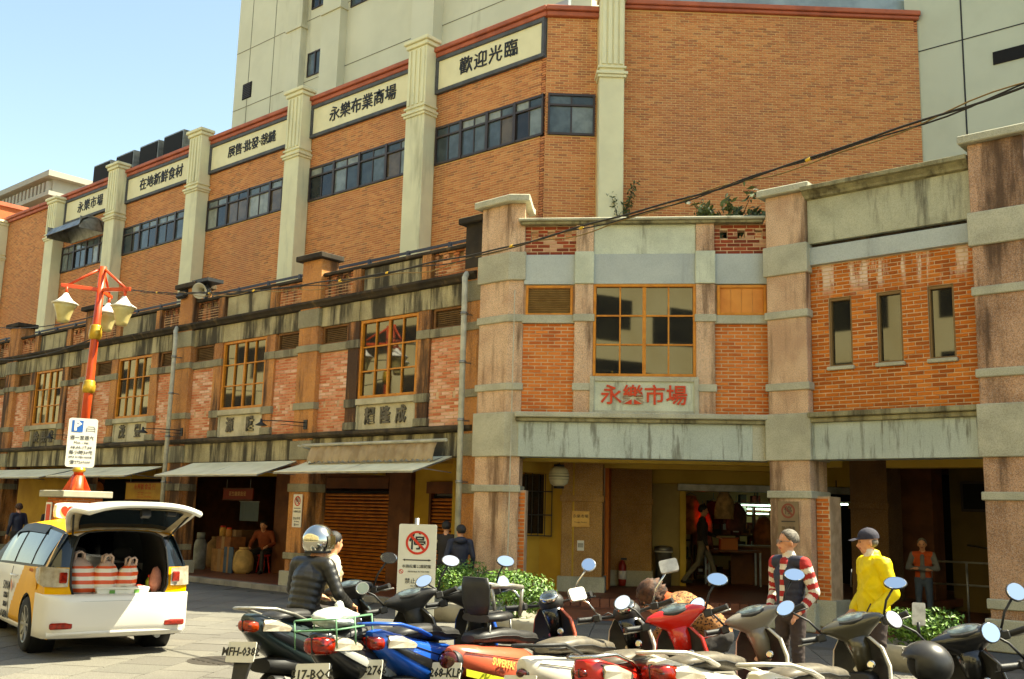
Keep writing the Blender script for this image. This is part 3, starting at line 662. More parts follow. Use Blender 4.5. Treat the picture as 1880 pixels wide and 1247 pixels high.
def ribbon(M, s0, s1, z0, z1, npan, nm='ribbon_window'):
    f = MB(M); e = .07
    f.box(s0, s1, -.05, .12, z0, z0+e); f.box(s0, s1, -.05, .12, z1-e, z1); f.box(s0+.001, s1-.001, -.06, .1, z1-.36, z1-.3)
    pw = (s1-s0)/npan
    for i in range(npan+1):
        x = s0+i*pw; f.box(max(x-.05, s0), min(x+.05, s1), -.07, .1, z0+.001, z1-.001)
    o = f.build(nm, m_alu, TAL, .004)
    for i in range(npan): x = s0+(i+.5)*pw; MB(M).box(x-.02, x+.02, -.03, .06, z0+e, z1-e).build('mullion', m_alu, o)
    for i in range(npan*2):
        a = s0+i*pw/2; j = random.choice([0, 0, 2, 2, 3, 4, 4, 5, 6, 7, 7, 1])
        t = random.uniform(-.003, .003)
        MB(M).add([(a+.02, -.008, z0+.05), (a+pw/2-.02, -.008+t, z0+.05), (a+pw/2-.02, -.008+t, z1-.33), (a+.02, -.008, z1-.33)], [(0, 1, 2, 3)]).build('pane', m_p[j], o)
        MB(M).add([(a+.02, -.008, z1-.3), (a+pw/2-.02, -.008-t, z1-.3), (a+pw/2-.02, -.008-t, z1-.05), (a+.02, -.008, z1-.05)], [(0, 1, 2, 3)]).build('pane', m_p[random.choice([1, 2, 3, 7, 4])], o)
for i, (a, b) in enumerate(BAYT):
    s0, s1 = a+.4, (b-.4 if i < 5 else b)
    holes = []
    if SIGN[i]:
        q1 = s1 if i < 5 else s1-.02
        sg = MB(MT).box(s0+.09, q1-.09, -.06, .02, 14.05, 14.96).build('sign_board', m_sgn, TAL)
        f = MB(MT); f.box(s0, q1, -.12, .02, 13.93, 14.05); f.box(s0, q1, -.12, .02, 14.96, 15.08); f.box(s0, s0+.09, -.12, .02, 14.05, 14.96); f.box(q1-.09, q1, -.12, .02, 14.05, 14.96)
        f.build('sign_frame', m_sfr, sg, .01)
        n = len(SIGN[i]); xx = (s0+q1)/2
        sp = {4: 1.15, 6: 1.02, 8: .95}[n]
        text(SIGN[i], .54 if n < 8 else .46, m_ink, MT @ Matrix.Translation((xx, -.07, 14.5)), 'black_characters', sg, depth=.03, bold=.004, space=sp, sx=1.0)
        holes.append((s0, q1, 13.93, 15.1))
        w0, w1 = s0+.05, (s1-.05 if i < 5 else s1-.04)
        ribbon(MT, w0, w1, 11.73, 12.9, 4)
        holes.append((w0, w1, 11.73, 12.9))
    fieldT(MT, s0, s1, 8.0 if i > 1 else 9.0, 15.1, holes)
fieldT(MT, -60, -51.6, 9, 15.1)
ribbon(MF, .06, 1.32, 11.73, 12.9, 1)
fieldT(MF, .005, 1.36, 8, 15.1, [(.06, 1.32, 11.73, 12.9)])
p6 = cream_pier(MF, 1.72, 15.75, .66, .45, z0=6)
fieldT(MF, 2.08, 10.2, 7.2, 15.4)
MB(MF).box(2.06, 10.1, .01, .6, 15.101, 15.42).build('wall', m_core, TAL)
tr = MB(MT).box(-60, -16.68, -.12, .5, 15.1, 15.24).box(-60, -16.64, -.2, .5, 15.24, 15.38); tr.build('terracotta_trim', m_terr, TAL, .02)
MB(MF).box(-.02, 1.4, -.12, .5, 15.102, 15.24).box(-.04, 1.4, -.2, .5, 15.242, 15.382).build('terracotta_trim', m_terr, TAL, .02)
MB(MF).box(2.05, 10.22, -.1, .5, 15.42, 15.52).box(2.05, 10.25, -.16, .5, 15.52, 15.66).build('terracotta_trim', m_terr, TAL, .02)
MB(MF).box(2.0, 10.3, .5, .65, 15.661, 16.3).build('flashing', m_flash, TAL)
MB(MT).box(-60, -16.4, .5, .62, 15.381, 15.75).build('flashing', m_flash, TAL)
MB().prism([(-60, 20.6), (-16.5, 20.6), (-9.4, 27.2), (-9.4, 34), (-60, 34)], 14.9, 15.1).build('roof', m_roof, TAL)
# sunlit block further along the street
MB(MT).box(-70, -52.6, -.5, 4, 0, 16.4).build('end_block', mat('brick_end_block', (182, 100, 56), (170, 90, 50), 2, .85, .2, 40), TAL)
MB(MT).box(-70, -52.5, -.6, 4.1, 16.4, 16.6).build('terracotta_trim', m_terr, TAL)
# duct hood on the facade
hd = thing('duct_hood', (-42.3, 19.5, 13), 'grey duct hood above the leftmost ribbon window', 'duct hood')
MB(MT).extr([(-43.9, .0, 12.98), (-43.9, -.25, 13.55), (-43.9, -.6, 13.62), (-43.9, -1.0, 13.4), (-43.9, -1.15, 13.1), (-43.9, -1.1, 13.1), (-43.9, -.95, 13.35), (-43.9, -.6, 13.55), (-43.9, -.28, 13.48), (-43.9, -.04, 12.98)], (3.0, 0, 0)).build('hood', m_metal, hd)
MB(MT).box(-43.9, -43.87, -1.1, 0, 13.0, 13.5).build('hood_side', m_metal, hd); MB(MT).box(-40.93, -40.9, -1.1, 0, 13.0, 13.5).build('hood_side', m_metal, hd)
# rooftop vents
for i, x in enumerate((-46.6, -44.6, -42.5, -40.4, -38.4)):
    vt = thing('roof_vent', (x, 22, 15.1), ['leftmost small grey roof vent behind the terracotta trim', 'second grey roof vent from the left on the brick hall', 'middle grey roof vent on the brick hall', 'second grey roof vent from the right on the brick hall', 'rightmost grey roof vent with a curved back'][i], 'roof vent', 'grey vents on the brick hall roof')
    z1 = 17.3 if i else 16.5
    pr_ = [(x-.8, 21.4, 15.1), (x-.8, 21.4, z1), (x-.8, 21.9, z1+.02), (x-.8, 22.4, z1-.15), (x-.8, 22.8, z1-.6), (x-.8, 22.9, 15.1)]
    MB().extr(pr_, (1.55, 0, 0)).build('duct', m_metal, vt, .01)
    MB().box(x-.74, x+.69, 21.37, 21.398, 15.3, z1-.08).build('opening', m_dark, vt)
# ------------------------------------------------------------------ cream towers
TW = thing('cream_office_tower', (-28, 24, 0), 'cream panelled office tower rising behind the brick hall', 'building')
YW = 23.0; MW = Matrix.Translation((0, YW, 0))
MB(MW).box(-36.6, -17.5, 0, 9, 14, 34).build('wall', m_creamT, TW)
j = MB(MW)
for x in (-35.6, -33.9): j.box(x-.012, x+.012, -.012, 0, 17, 34)
for z in (18.3, 20.9, 23.5, 26.1): j.box(-36.6, -17.5, -.014, .0, z-.012, z+.012)
j.build('panel_joint', mat('panel_joint', (120, 116, 98), None, 3, .9), TW)
for x0, x1, pr in ((-32.6, -31.7, .3), (-30.3, -29.2, .35), (-25.05, -23.95, .45)):
    o = MB(MW).box(x0, x1, -pr, 0, 15, 34).build('pilaster', m_creamT, TW)
    MB(MW).box(x0-.06, x1+.06, -pr-.06, 0, 20.55, 20.68).build('pilaster_band', m_creamT, o)
def tw_win(x0, x1, z0, z1, n):
    f = MB(MW); f.box(x0, x1, -.04, .05, z0, z0+.06); f.box(x0, x1, -.04, .05, z1-.06, z1)
    for i in range(n+1): x = x0+(x1-x0)*i/n; f.box(max(x-.03, x0), min(x+.03, x1), -.05, .05, z0, z1)
    o = f.build('window', m_alu, TW)
    for i in range(n):
        a = x0+(x1-x0)*i/n; b = x0+(x1-x0)*(i+1)/n
        MB(MW).add([(a, -.01, z0), (b, -.01, z0), (b, -.01, z1), (a, -.01, z1)], [(0, 1, 2, 3)]).build('pane', m_p[random.choice([0, 4, 2, 7])], o)
tw_win(-31.5, -30.55, 18.45, 19.45, 2); tw_win(-29.0, -25.2, 20.6, 21.9, 6); tw_win(-31.45, -30.5, 21.3, 22.4, 2); tw_win(-23.8, -19.6, 16.2, 16.75, 6)
MB(MW).box(-30.6, -30.35, -.02, .02, 19.8, 20.7).build('slot_window', m_dark, TW)
lv = MB(MW).box(-35.95, -35.3, -.02, .03, 18.65, 19.35).build('wall_vent', m_dark, TW)
for i in range(8): MB(MW).box(-35.9, -35.35, -.05, -.02, 18.7+i*.08, 18.73+i*.08).build('vent_slat', m_alu, lv)
ac = MB(MW).box(-31.5, -30.8, -.5, -.02, 22.3, 22.8).build('air_conditioner', m_white, TW, .02)
TR = thing('white_panel_tower', (-6, 28, 0), 'off white panelled tower at the upper right behind the brick wall', 'building')
YQ = 27.0; MQ = Matrix.Translation((0, YQ, 0))
m_wt = mat('off_white_panel', (194, 194, 168), (186, 186, 160), .8, .8, .1, 70)
MB(MQ).box(-9.6, 8, 0, 8, 0, 30).build('wall', m_wt, TR)
j = MB(MQ)
for x in (-8.1, -4.5): j.box(x-.02, x+.02, -.012, 0, 7, 30)
for z in (14.53, 11.2, 17.9): j.box(-9.6, 8, -.013, 0, z-.014, z+.014)
j.build('panel_joint', m_ink, TR)
MB(MQ).box(-7.36, -4.8, -.03, .02, 13.6, 13.95).build('slot_window', m_dark, TR)
# far building with a white balustrade
FB = thing('far_stone_building', (-75, 32, 0), 'far off grey stone building with a white cornice at the left edge', 'building')
MB().box(-95, -70, 30.4, 45, 0, 22.6).build('wall', mat('far_stone', (120, 112, 92), None, 2, .9), FB)
m_fw = mat('far_white_trim', (160, 156, 140), None, 2, .85)
f = MB().box(-95, -69.2, 29.6, 45, 22.6, 22.9).box(-95, -69.0, 29.4, 45, 23.9, 24.3).box(-95, -69.6, 30.0, 45, 22.9, 23.9); f.build('cornice', m_fw, FB)
for i in range(34):
    MB().box(-70.0-i*.6, -69.7-i*.6, 29.7, 29.999, 22.9, 23.7).build('bracket', m_fw, FB)
for i in range(6):
    x = -71.6-i*2.6; o = MB().box(x-1.5, x+.3, 30.2, 30.399, 19.2, 21.9).build('window', m_fw, FB); MB().box(x-1.2, x, 30.17, 30.199, 19.6, 21.6).build('pane', m_p[4], o)
# ------------------------------------------------------------------ buildings over the road, mirrored in the windows
OP = thing('building_across_the_road', (-12, -13, 0), 'pale yellow building across the road, seen mirrored in the big window', 'building')
m_yw = mat('yellow_render', (226, 210, 158), (216, 196, 140), .5, .85)
MB().box(-110, 18, -22, -10, 0, 15).build('wall', m_yw, OP)
for i in range(30):
    for z in (.3, 4.0, 7.0, 10.0):
        x = -104+i*4.0; o = MB().box(x, x+2.0+.5*(i % 3 == 0), -10.06, -9.98, z, z+(2.4 if z < 1 else 1.6)).build('window', m_dark, OP)
MB().box(-110, 18, -10.1, -9.0, 3.0, 3.3).build('canopy', m_roof, OP)
# ------------------------------------------------------------------ measuring helpers (photo pixel -> point on a real plane)
CM = cam.matrix_world.to_3x3(); C0 = cam.matrix_world.translation
def ray(x, y): return CM @ Vector(((x-940)/1880, -(y-623.5)/1880, -1))
def at(x, y, dep): return C0+ray(x, y)*dep
def onY(x, y, Y): d = ray(x, y); return C0+d*((Y-C0.y)/d.y)
def onZ(x, y, z=0): d = ray(x, y); return C0+d*((z-C0.z)/d.z)
def face(p, turn=0):   # frame at p whose front looks at the camera, turned by some degrees
    return Matrix.Translation(p) @ Matrix.Rotation(math.atan2(-p[0], p[1])+R(turn), 4, 'Z')
# ------------------------------------------------------------------ street lamp on a brick pedestal
m_lred = mat('red_lamp_paint', (206, 74, 30), (186, 60, 24), 4, .4, obj=True)
m_gold = mat('gold_lamp_collar', (196, 160, 52), (170, 130, 36), 6, .35, metal=.4, obj=True)
m_shade = mat('cream_lamp_glass', (222, 206, 140), (206, 186, 112), 5, .35, obj=True, trans=.25)
m_cap = mat('white_lamp_cap', (226, 222, 208), None, 3, .4)
lp = at(140, 905, 20.); LX, LY = lp.x, lp.y
LA = thing('street_lamp', (LX, LY, 0), 'red street lamp with cream bell shades on a brick pedestal behind the taxi', 'street lamp')
pdst = MB().box(LX-.36, LX+.36, LY-.36, LY+.36, 0, 1.8).build('pedestal', m_mort, LA)
for (ux, uy, ang) in ((0, -1, 0), (1, 0, 90)):
    MM = Matrix.Translation((LX, LY, 0)) @ Matrix.Rotation(R(ang), 4, 'Z') @ Matrix.Translation((0, -.385, 0))
    bricks(pdst, brick_cells(-.36, .36, .1, 1.79, .215, .054, .012), MM, .03, m_brC)
MB(Matrix.Translation((LX, LY-.4, 0))).box(-.34, -.1, -.012, .0, 1.05, 1.7).build('poster', m_white, LA); MB(Matrix.Translation((LX, LY-.415, 0))).box(-.3, -.14, -.004, .0, 1.3, 1.66).build('poster_print', mat('poster_red', (206, 70, 40), None, 3, .6), LA)
MB().box(LX-.5, LX+.5, LY-.5, LY+.5, 1.8, 1.93).build('pedestal_slab', mat('pedestal_stone', (168, 162, 140), (150, 144, 124), 3, .85, .3, 60), LA, .015)
MLp = Matrix.Translation((LX, LY, 1.93)) @ Matrix.Rotation(R(1.3), 4, Vector((-.663, .749, 0)))
MB(MLp).lathe([(.088, .3), (.084, 2.2), (.075, 3.1), (.068, 4.5)], 14).build('pole', m_lred, LA)
MB(MLp).lathe([(.17, 0), (.13, .06), (.11, .3)], 14).build('foot', m_lred, LA)
fb = MB(MLp)
for a in range(4):
    t = R(45+a*90); fb.extr([(math.cos(t)*.1, math.sin(t)*.1, .0), (math.cos(t)*.27, math.sin(t)*.27, .0), (math.cos(t)*.1, math.sin(t)*.1, .32)], (-math.sin(t)*.02, math.cos(t)*.02, 0))
fb.build('foot_fin', m_lred, LA)
for z, h in ((.36, .1), (1.92, .26), (3.0, .3)):
    MB(MLp).lathe([(.09, 0), (.115, .02), (.125, h*.3), (.125, h*.62), (.112, h*.68), (.112, h*.9), (.09, h)], 16, (0, 0, z)).build('gold_collar', m_gold, LA)
for a in (205, 340, 95):
    t = R(a-41.5+90) ; dx = Vector((.749, .663, 0))*math.cos(R(a))+Vector((-.663, .749, 0))*math.sin(R(a))
    e = dx*.74
    MB(MLp).bar((0, 0, 4.02), (e.x, e.y, 4.02), .055, .075).build('arm', m_lred, LA, .008)
    MB(MLp).tube([(dx.x*.03, dx.y*.03, 4.46), (dx.x*.6, dx.y*.6, 4.05)], .026, 8).build('brace', m_lred, LA)
    MB(MLp).lathe([(.03, 3.86), (.03, 4.0)], 8, (dx.x*.62, dx.y*.62, 0)).build('hanger', m_lred, LA)
    c = (dx.x*.62, dx.y*.62, 3.86)
    sh = MB(MLp).lathe([(.235, -.21), (.185, -.31), (.145, -.42), (.12, -.52), (.105, -.58), (.06, -.59)], 18, c).build('lamp_shade', m_shade, LA)
    MB(MLp).lathe([(.02, .02), (.045, .0), (.07, -.045), (.15, -.14), (.26, -.205), (.24, -.22)], 18, c).build('shade_cap', m_cap, sh)
# parking sign on the lamp
m_sw = mat('sign_white', (228, 222, 206), (220, 214, 198), 3, .45); m_sblue = mat('sign_blue', (24, 92, 168), None, 3, .45); m_sblk = mat('sign_black', (34, 34, 32), None, 3, .5); m_sred = mat('sign_red', (196, 44, 24), None, 3, .45)
pp = at(150, 813, 19.55); MS = face(pp, 6)
PS = thing('parking_sign', (pp.x, pp.y, pp.z-.45), 'white parking sign with blue P mounted on the red lamp post', 'sign')
def rrect(M, w_, h_, t, r_=.05, d=0.):
    pts = []
    for cx, cy, a0 in ((w_/2-r_, h_/2-r_, 0), (-w_/2+r_, h_/2-r_, 90), (-w_/2+r_, -h_/2+r_, 180), (w_/2-r_, -h_/2+r_, 270)):
        for i in range(5): a = R(a0+i*22.5); pts.append((cx+r_*math.cos(a), d, cy+r_*math.sin(a)))
    return MB(M).extr(pts, (0, t, 0))
bd = rrect(MS, .52, .93, .012).build('board', m_sw, PS)
MB(MS).box(-.2, .0, -.004, -.001, .2, .42).build('blue_square', m_sblue, bd)
text('P', .25, m_sw, MS @ Matrix.Translation((-.1, -.006, .31)), 'letter', bd, depth=.003, bold=.012)
for body, z, s in (('週一至週六', .09, .085), ('Mon. - Sat.', .0, .062), ('08:00-17:00', -.095, .08), ('每小時30元', -.19, .085), ('NT$ 30 PER HOUR', -.275, .05), ('☎27269600', -.37, .07)):
    text(body, s, m_sblk, MS @ Matrix.Translation((0, -.003, z)), 'lettering', bd, depth=.003)
cr_ = MB(MS).box(.06, .22, -.004, -.001, .23, .235).box(.06, .22, -.004, -.001, .27, .275).box(.09, .19, -.004, -.001, .31, .315)
for a, b in (((.06, .275), (.09, .315)), ((.22, .275), (.19, .315))): cr_.bar((a[0], -.002, a[1]), (b[0], -.002, b[1]), .004, .004)
cr_.box(.06, .066, -.004, -.001, .21, .275).box(.214, .22, -.004, -.001, .21, .275).build('car_symbol', m_sblk, bd)
MB(MS).box(-.03, .03, .012, .35, -.2, -.16).box(-.03, .03, .012, .35, .2, .24).build('clamp', m_metal, PS)
# no-parking board
NP = at(768, 960, 13.6); NP.z = 0; MN = face(NP, -4)
NS = thing('no_parking_board', (NP.x, NP.y, 0), 'tall white no parking board with red ring standing beside the green bushes', 'sign')
bz = 1.55
bd = rrect(MN @ Matrix.Translation((0, 0, bz-.72)), .5, 1.42, .02, .025).build('board', mat('board_white', (214, 210, 190), (206, 202, 182), 3, .5), NS)
MB(MN).tube([(-.02, .05, 0), (-.02, .05, bz+.07)], .03, 10).build('post', m_metal, NS)
MB(MN).box(-.3, .3, -.15, .2, 0.02, .07).build('foot', m_metal, NS, .01)
def ring(M, r0, r1, d, n=32):
    b = MB(M)
    for i in range(n):
        a, c = 2*math.pi*i/n, 2*math.pi*(i+1)/n
        b.add([(r0*math.cos(a), d, r0*math.sin(a)), (r1*math.cos(a), d, r1*math.sin(a)), (r1*math.cos(c), d, r1*math.sin(c)), (r0*math.cos(c), d, r0*math.sin(c))], [(0, 1, 2, 3)])
    q = math.sqrt(.5); w_ = (r1-r0)*.4
    b.add([(-r0*q-w_, d, r0*q-w_), (-r0*q+w_, d, r0*q+w_), (r0*q+w_, d, -r0*q+w_), (r0*q-w_, d, -r0*q-w_)], [(0, 1, 2, 3)])
    return b
MR_ = MN @ Matrix.Translation((0, 0, bz-.25))
ring(MR_, .125, .155, -.006).build('red_ring', m_sred, bd)
text('停', .23, m_sblk, MR_ @ Matrix.Translation((0, -.003, 0)), 'character', bd, depth=.002, bold=.004)
MB(MN).box(-.17, .17, -.005, -.001, bz-.482, bz-.468).extr([(-.19, -.003, bz-.475), (-.155, -.003, bz-.46), (-.155, -.003, bz-.49)], (0, .002, 0)).extr([(.19, -.003, bz-.475), (.155, -.003, bz-.46), (.155, -.003, bz-.49)], (0, .002, 0)).build('double_arrow', m_sblk, bd)
for body, x, z, s in (('本路段屬公園範圍', 0, bz-.56, .048), ('SIDEWALK IN THE PARK', .03, bz-.625, .026), ('禁止停車', 0, bz-.75, .075), ('No Parking', 0, bz-.81, .03), ('違者開單', 0, bz-.9, .075)):
    text(body, s, m_sblk, MN @ Matrix.Translation((x, -.003, z)), 'lettering', bd, depth=.003)
ring(MN @ Matrix.Translation((-.2, 0, bz-.625)), .022, .029, -.004, 16).build('small_ring', m_sred, bd)
# small no-parking plate on the street-row pillar
MV = Matrix.Translation((-17.66, 13.34, 1.66)); ns2 = thing('no_parking_plate', (-17.66, 13.34, 1.32), 'narrow white no parking plate fixed to the shophouse pillar', 'sign')
b2 = rrect(MV, .3, .68, .012, .015).build('board', m_sw, ns2); ring(MV @ Matrix.Translation((0, 0, .2)), .08, .105, -.004, 24).build('red_ring', m_sred, b2)
text('停', .15, m_sblk, MV @ Matrix.Translation((0, -.003, .2)), 'character', b2, depth=.002)
for body, z, s in (('本路段公園', -.02, .05), ('禁止停車', -.16, .06), ('No Parking', -.22, .035), ('☎1999', -.29, .05)): text(body, s, m_sblk, MV @ Matrix.Translation((0, -.003, z)), 'lettering', b2, depth=.002)
MB(MV).box(-.11, .11, -.004, -.001, .045, .058).build('arrow', m_sblk, b2)

# ------------------------------------------------------------------ cables
m_cab = mat('black_cable', (38, 34, 28), None, 3, .7); m_ytag = mat('yellow_tag', (212, 170, 50), None, 3, .5)
def catenary(a, b, sag, n=40, wob=0, ph=0):
    a, b = Vector(a), Vector(b); out = []
    for i in range(n+1):
        t = i/n; p = a.lerp(b, t); p.z -= sag*4*t*(1-t); p.z += wob*math.sin(t*37+ph)+wob*.6*math.sin(t*83+ph); out.append(p)
    return out
ca, cb_ = MLp @ Vector((.4, .45, 4.05)), at(1960, 128, 8.2)
CBL = thing('overhead_cable', tuple(cb_), 'bundle of dark overhead cables with yellow tags crossing the whole facade', 'cable')
for kk, (rad, wb_) in enumerate(((.011, .012), (.008, .02), (.007, .03))):
    MB().tube(catenary(ca, cb_, .62+.03*kk, 90, wb_, kk*1.7), rad, 6).build('cable', m_cab if kk != 2 else mat('tan_cable', (122, 98, 52), None, 3, .7), CBL)
pts = catenary(ca, cb_, .63, 90)
for i in (6, 17, 25, 38, 44, 57, 63, 78):
    MB().tube([pts[i], pts[i]+(pts[i+1]-pts[i]).normalized()*.05], .018, 8).build('tag', m_ytag, CBL)
for n_, (e1, e2, lab) in enumerate(((at(-60, 590, 30), (.0, .1, 3.55), 'thin upper wire running left from the street lamp'), (at(-60, 655, 26), (.0, .1, 3.1), 'thin lower wire running left from the street lamp'))):
    o = MB().tube(catenary(MLp @ Vector(e2), e1, .25, 24), .012, 6).build('wire', m_cab, label=lab, cat='wire')

# ------------------------------------------------------------------ plants
m_leaf = mat('bush_leaf', (70, 104, 34), (98, 132, 48), 14, .5, attr=[(62, 96, 30), (84, 120, 40), (110, 142, 54), (52, 82, 28), (96, 130, 46)])
m_leafD = mat('wild_leaf', (66, 78, 36), (84, 92, 42), 10, .6, attr=[(58, 70, 32), (80, 92, 40), (48, 58, 28)])
m_bark = mat('bark', (84, 66, 46), None, 5, .9); m_pot = mat('concrete_planter', (168, 162, 146), (146, 140, 124), 3, .9, .3, 60)
def leaf_mesh(name, P_, N_, size, m, asp=.5):
    V, F, A = [], [], []
    for p, n in zip(P_, N_):
        n = Vector(n).normalized(); a = n.cross(Vector((random.uniform(-1, 1), random.uniform(-1, 1), random.uniform(-1, 1)))).normalized(); b = n.cross(a)
        s = size*random.uniform(.6, 1.3); k = len(V); p = Vector(p); rn = random.random()
        V += [tuple(p-a*s), tuple(p+b*s*asp+n*s*.12), tuple(p+a*s), tuple(p-b*s*asp+n*s*.12)]; F += [(k, k+1, k+2), (k, k+2, k+3)]; A += [rn]*4
    me = bpy.data.meshes.new(name); me.from_pydata(V, [], F); me.materials.append(m)
    q = me.attributes.new('rnd', 'FLOAT', 'POINT'); q.data.foreach_set('value', A); return me
def bush(c, rx, rz, label, pot=True, n=3600, size=.028):
    o = thing('bush', c, label, 'bush', 'clipped bushes in round planters')
    zc = .25+rz
    P_, N_ = [], []
    lob = [(Vector((random.uniform(-.5, .5)*rx, random.uniform(-.5, .5)*rx, random.uniform(-.35, .45)*rz)), random.uniform(.45, .7)) for _ in range(14)]
    while len(P_) < n:
        q, s = random.choice(lob); d = Vector((random.gauss(0, 1), random.gauss(0, 1), random.gauss(0, 1))).normalized()
        rr = s*random.uniform(.72, 1.02); p = Vector((q.x+d.x*rx*rr, q.y+d.y*rx*rr, q.z+d.z*rz*rr))
        if p.z < -rz*.95: continue
        P_.append(Vector(c)+Vector((p.x, p.y, p.z+zc))); N_.append(d+Vector((random.gauss(0, .5), random.gauss(0, .5), random.gauss(0, .5)+.3)))
    link('foliage', leaf_mesh('foliage', P_, N_, size, m_leaf), o, kind='stuff')
    s_ = MB()
    for i in range(9):
        a = random.uniform(0, 6.28); s_.tube([(c[0], c[1], .2), (c[0]+math.cos(a)*rx*.35, c[1]+math.sin(a)*rx*.35, zc), (c[0]+math.cos(a)*rx*.7, c[1]+math.sin(a)*rx*.7, zc+rz*.5)], [.018, .012, .005], 5)
    s_.build('stem', m_bark, o)
    MB().lathe([(rx*.85, 0), (rx*.95, .22), (rx, .3), (rx*.9, .3), (rx*.86, .22)], 24, (c[0], c[1], 0.02)).build('planter', m_pot, o)
q = onZ(945, 1172); bush((q.x, q.y, 0), .62, .36, 'large clipped green bush right of the no parking board', n=4600)
q = onZ(842, 1140); bush((q.x, q.y, 0), .6, .36, 'clipped green bush just behind the no parking board')
q = at(1690, 1150, 12.2); bush((q.x, q.y, 0), .5, .25, 'green bush behind the scooters to the right of the yellow jacket')
def wild(name, base, n_st, ln, label, droop=.3, lf=.05, spread=.5):
    o = thing(name, base, label, 'plant'); P_, N_ = [], []; s_ = MB()
    for i in range(n_st):
        a = random.uniform(0, 6.28); h = ln*random.uniform(.6, 1.1); pts = []
        for t in (0, .33, .66, 1):
            pts.append(Vector(base)+Vector((math.cos(a)*h*spread*t, math.sin(a)*h*spread*t, h*(t-droop*t*t))))
        s_.tube(pts, [.012, .009, .006, .003], 5)
        for k in range(34):
            t = random.uniform(.2, 1); j = min(int(t*3), 2); p = pts[j].lerp(pts[j+1], t*3-j)
            P_.append(p+Vector((random.gauss(0, .06), random.gauss(0, .06), random.gauss(0, .05)))); N_.append((random.gauss(0, 1), random.gauss(0, 1), random.gauss(.5, 1)))
    s_.build('stem', m_bark, o); link('foliage', leaf_mesh('foliage', P_, N_, lf, m_leafD, .4), o, kind='stuff')
q = MC @ Vector((3.75, .7, 6.6)); wild('rooftop_plant', tuple(q), 22, 1.25, 'dark feathery plant growing behind the parapet next to the pillar', .35, .085, .6)
q = MF @ Vector((2.0, -.5, 9.0)); wild('wall_plant', tuple(q), 12, 1.5, 'wild plant growing out of the cracked cream pilaster', .1, .06, .25)

# ------------------------------------------------------------------ inside the corner arcade
m_sign = mat('brass_plaque', (212, 168, 92), (196, 148, 76), 5, .4, metal=.2)
def ic(name, m, s0, s1, d0, d1, z0, z1, par=None, bevel=.008): return MB(MC).box(s0, s1, d0, d1, z0, z1).build(name, m, par or COR, bevel)
ip = ic('inner_pillar', m_innp, .62, 1.4, 2.3, 3.0, .16, 3.0); ic('stone_band', m_innp, .59, 1.43, 2.27, 2.9, 1.98, 2.1, ip); ic('plinth', m_band, .56, 1.46, 2.22, 3.0, .16, .58, ip)
ip2 = ic('inner_pillar', m_innp, 1.5, 2.35, 4.4, 5.0, .3, 3.0); ic('stone_band', m_innp, 1.47, 2.38, 4.37, 5, 1.98, 2.1, ip2); ic('plinth', m_band, 1.47, 2.38, 4.36, 5, .3, .62, ip2)
ic('brick_edge', m_brC, 1.42, 1.5, 3.0, 4.4, .3, 3.0)
ic('inner_wall', m_inner, -1.6, .6, 2.75, 2.95, .16, 3.0)
ic('inner_wall', mat('cream_shop_wall', (176, 156, 100), (160, 140, 88), 1.5, .8), 2.36, 3.0, 5.1, 5.25, .3, 3.0)
ic('shop_lintel', m_ceil, 2.36, 7.2, 4.95, 5.2, 2.45, 3.0); ic('shutter_housing', m_metal, 2.9, 7.0, 4.8, 5.0, 2.3, 2.449)
ic('door_post', m_ceil, 2.95, 3.08, 5.0, 5.3, .3, 2.45)
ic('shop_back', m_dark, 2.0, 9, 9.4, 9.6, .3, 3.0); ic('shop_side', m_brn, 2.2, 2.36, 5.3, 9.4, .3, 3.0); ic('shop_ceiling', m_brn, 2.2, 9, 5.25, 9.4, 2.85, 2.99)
gr = thing('window_grille', tuple(MC @ Vector((.2, 2.7, 1.2))), 'black iron grille over a window inside the arcade', 'grille')
g = MB(MC)
for i in range(6): g.box(-.25+i*.13, -.235+i*.13, 2.55, 2.57, 1.3, 2.55)
for z in (1.3, 1.7, 2.15, 2.54): g.box(-.25, .42, 2.54, 2.58, z, z+.02)
g.box(-.26, -.24, 2.56, 2.75, 1.3, 1.32).box(.4, .42, 2.56, 2.75, 1.3, 1.32).box(-.26, -.24, 2.56, 2.75, 2.5, 2.52); g.build('bars', m_blk, gr)
MB(MC).box(-.22, .4, 2.7, 2.74, 1.35, 2.5).build('dark_window', m_glassO, gr)
pq = thing('brass_plaque', tuple(MC @ Vector((1.0, 2.28, 1.6))), 'small brass name plaque on the inner arcade pillar', 'plaque')
pb_ = MB(MC).box(.82, 1.16, 2.275, 2.298, 1.5, 1.8).build('plate', m_sign, pq, .004)
text('永樂市場', .075, m_ink, MC @ Matrix.Translation((.99, 2.272, 1.7)), 'lettering', pb_, depth=.003); text('Yongle Market', .04, m_ink, MC @ Matrix.Translation((.99, 2.272, 1.59)), 'lettering', pb_, depth=.003)
nt_ = thing('notice', tuple(MC @ Vector((1.0, 2.28, 1.15))), 'small white notice below the brass plaque', 'notice')
MB(MC).box(.93, 1.06, 2.285, 2.298, 1.06, 1.25).build('sheet', m_white, nt_); MB(MC).box(.945, 1.045, 2.28, 2.284, 1.12, 1.2).build('print', m_metal, nt_)
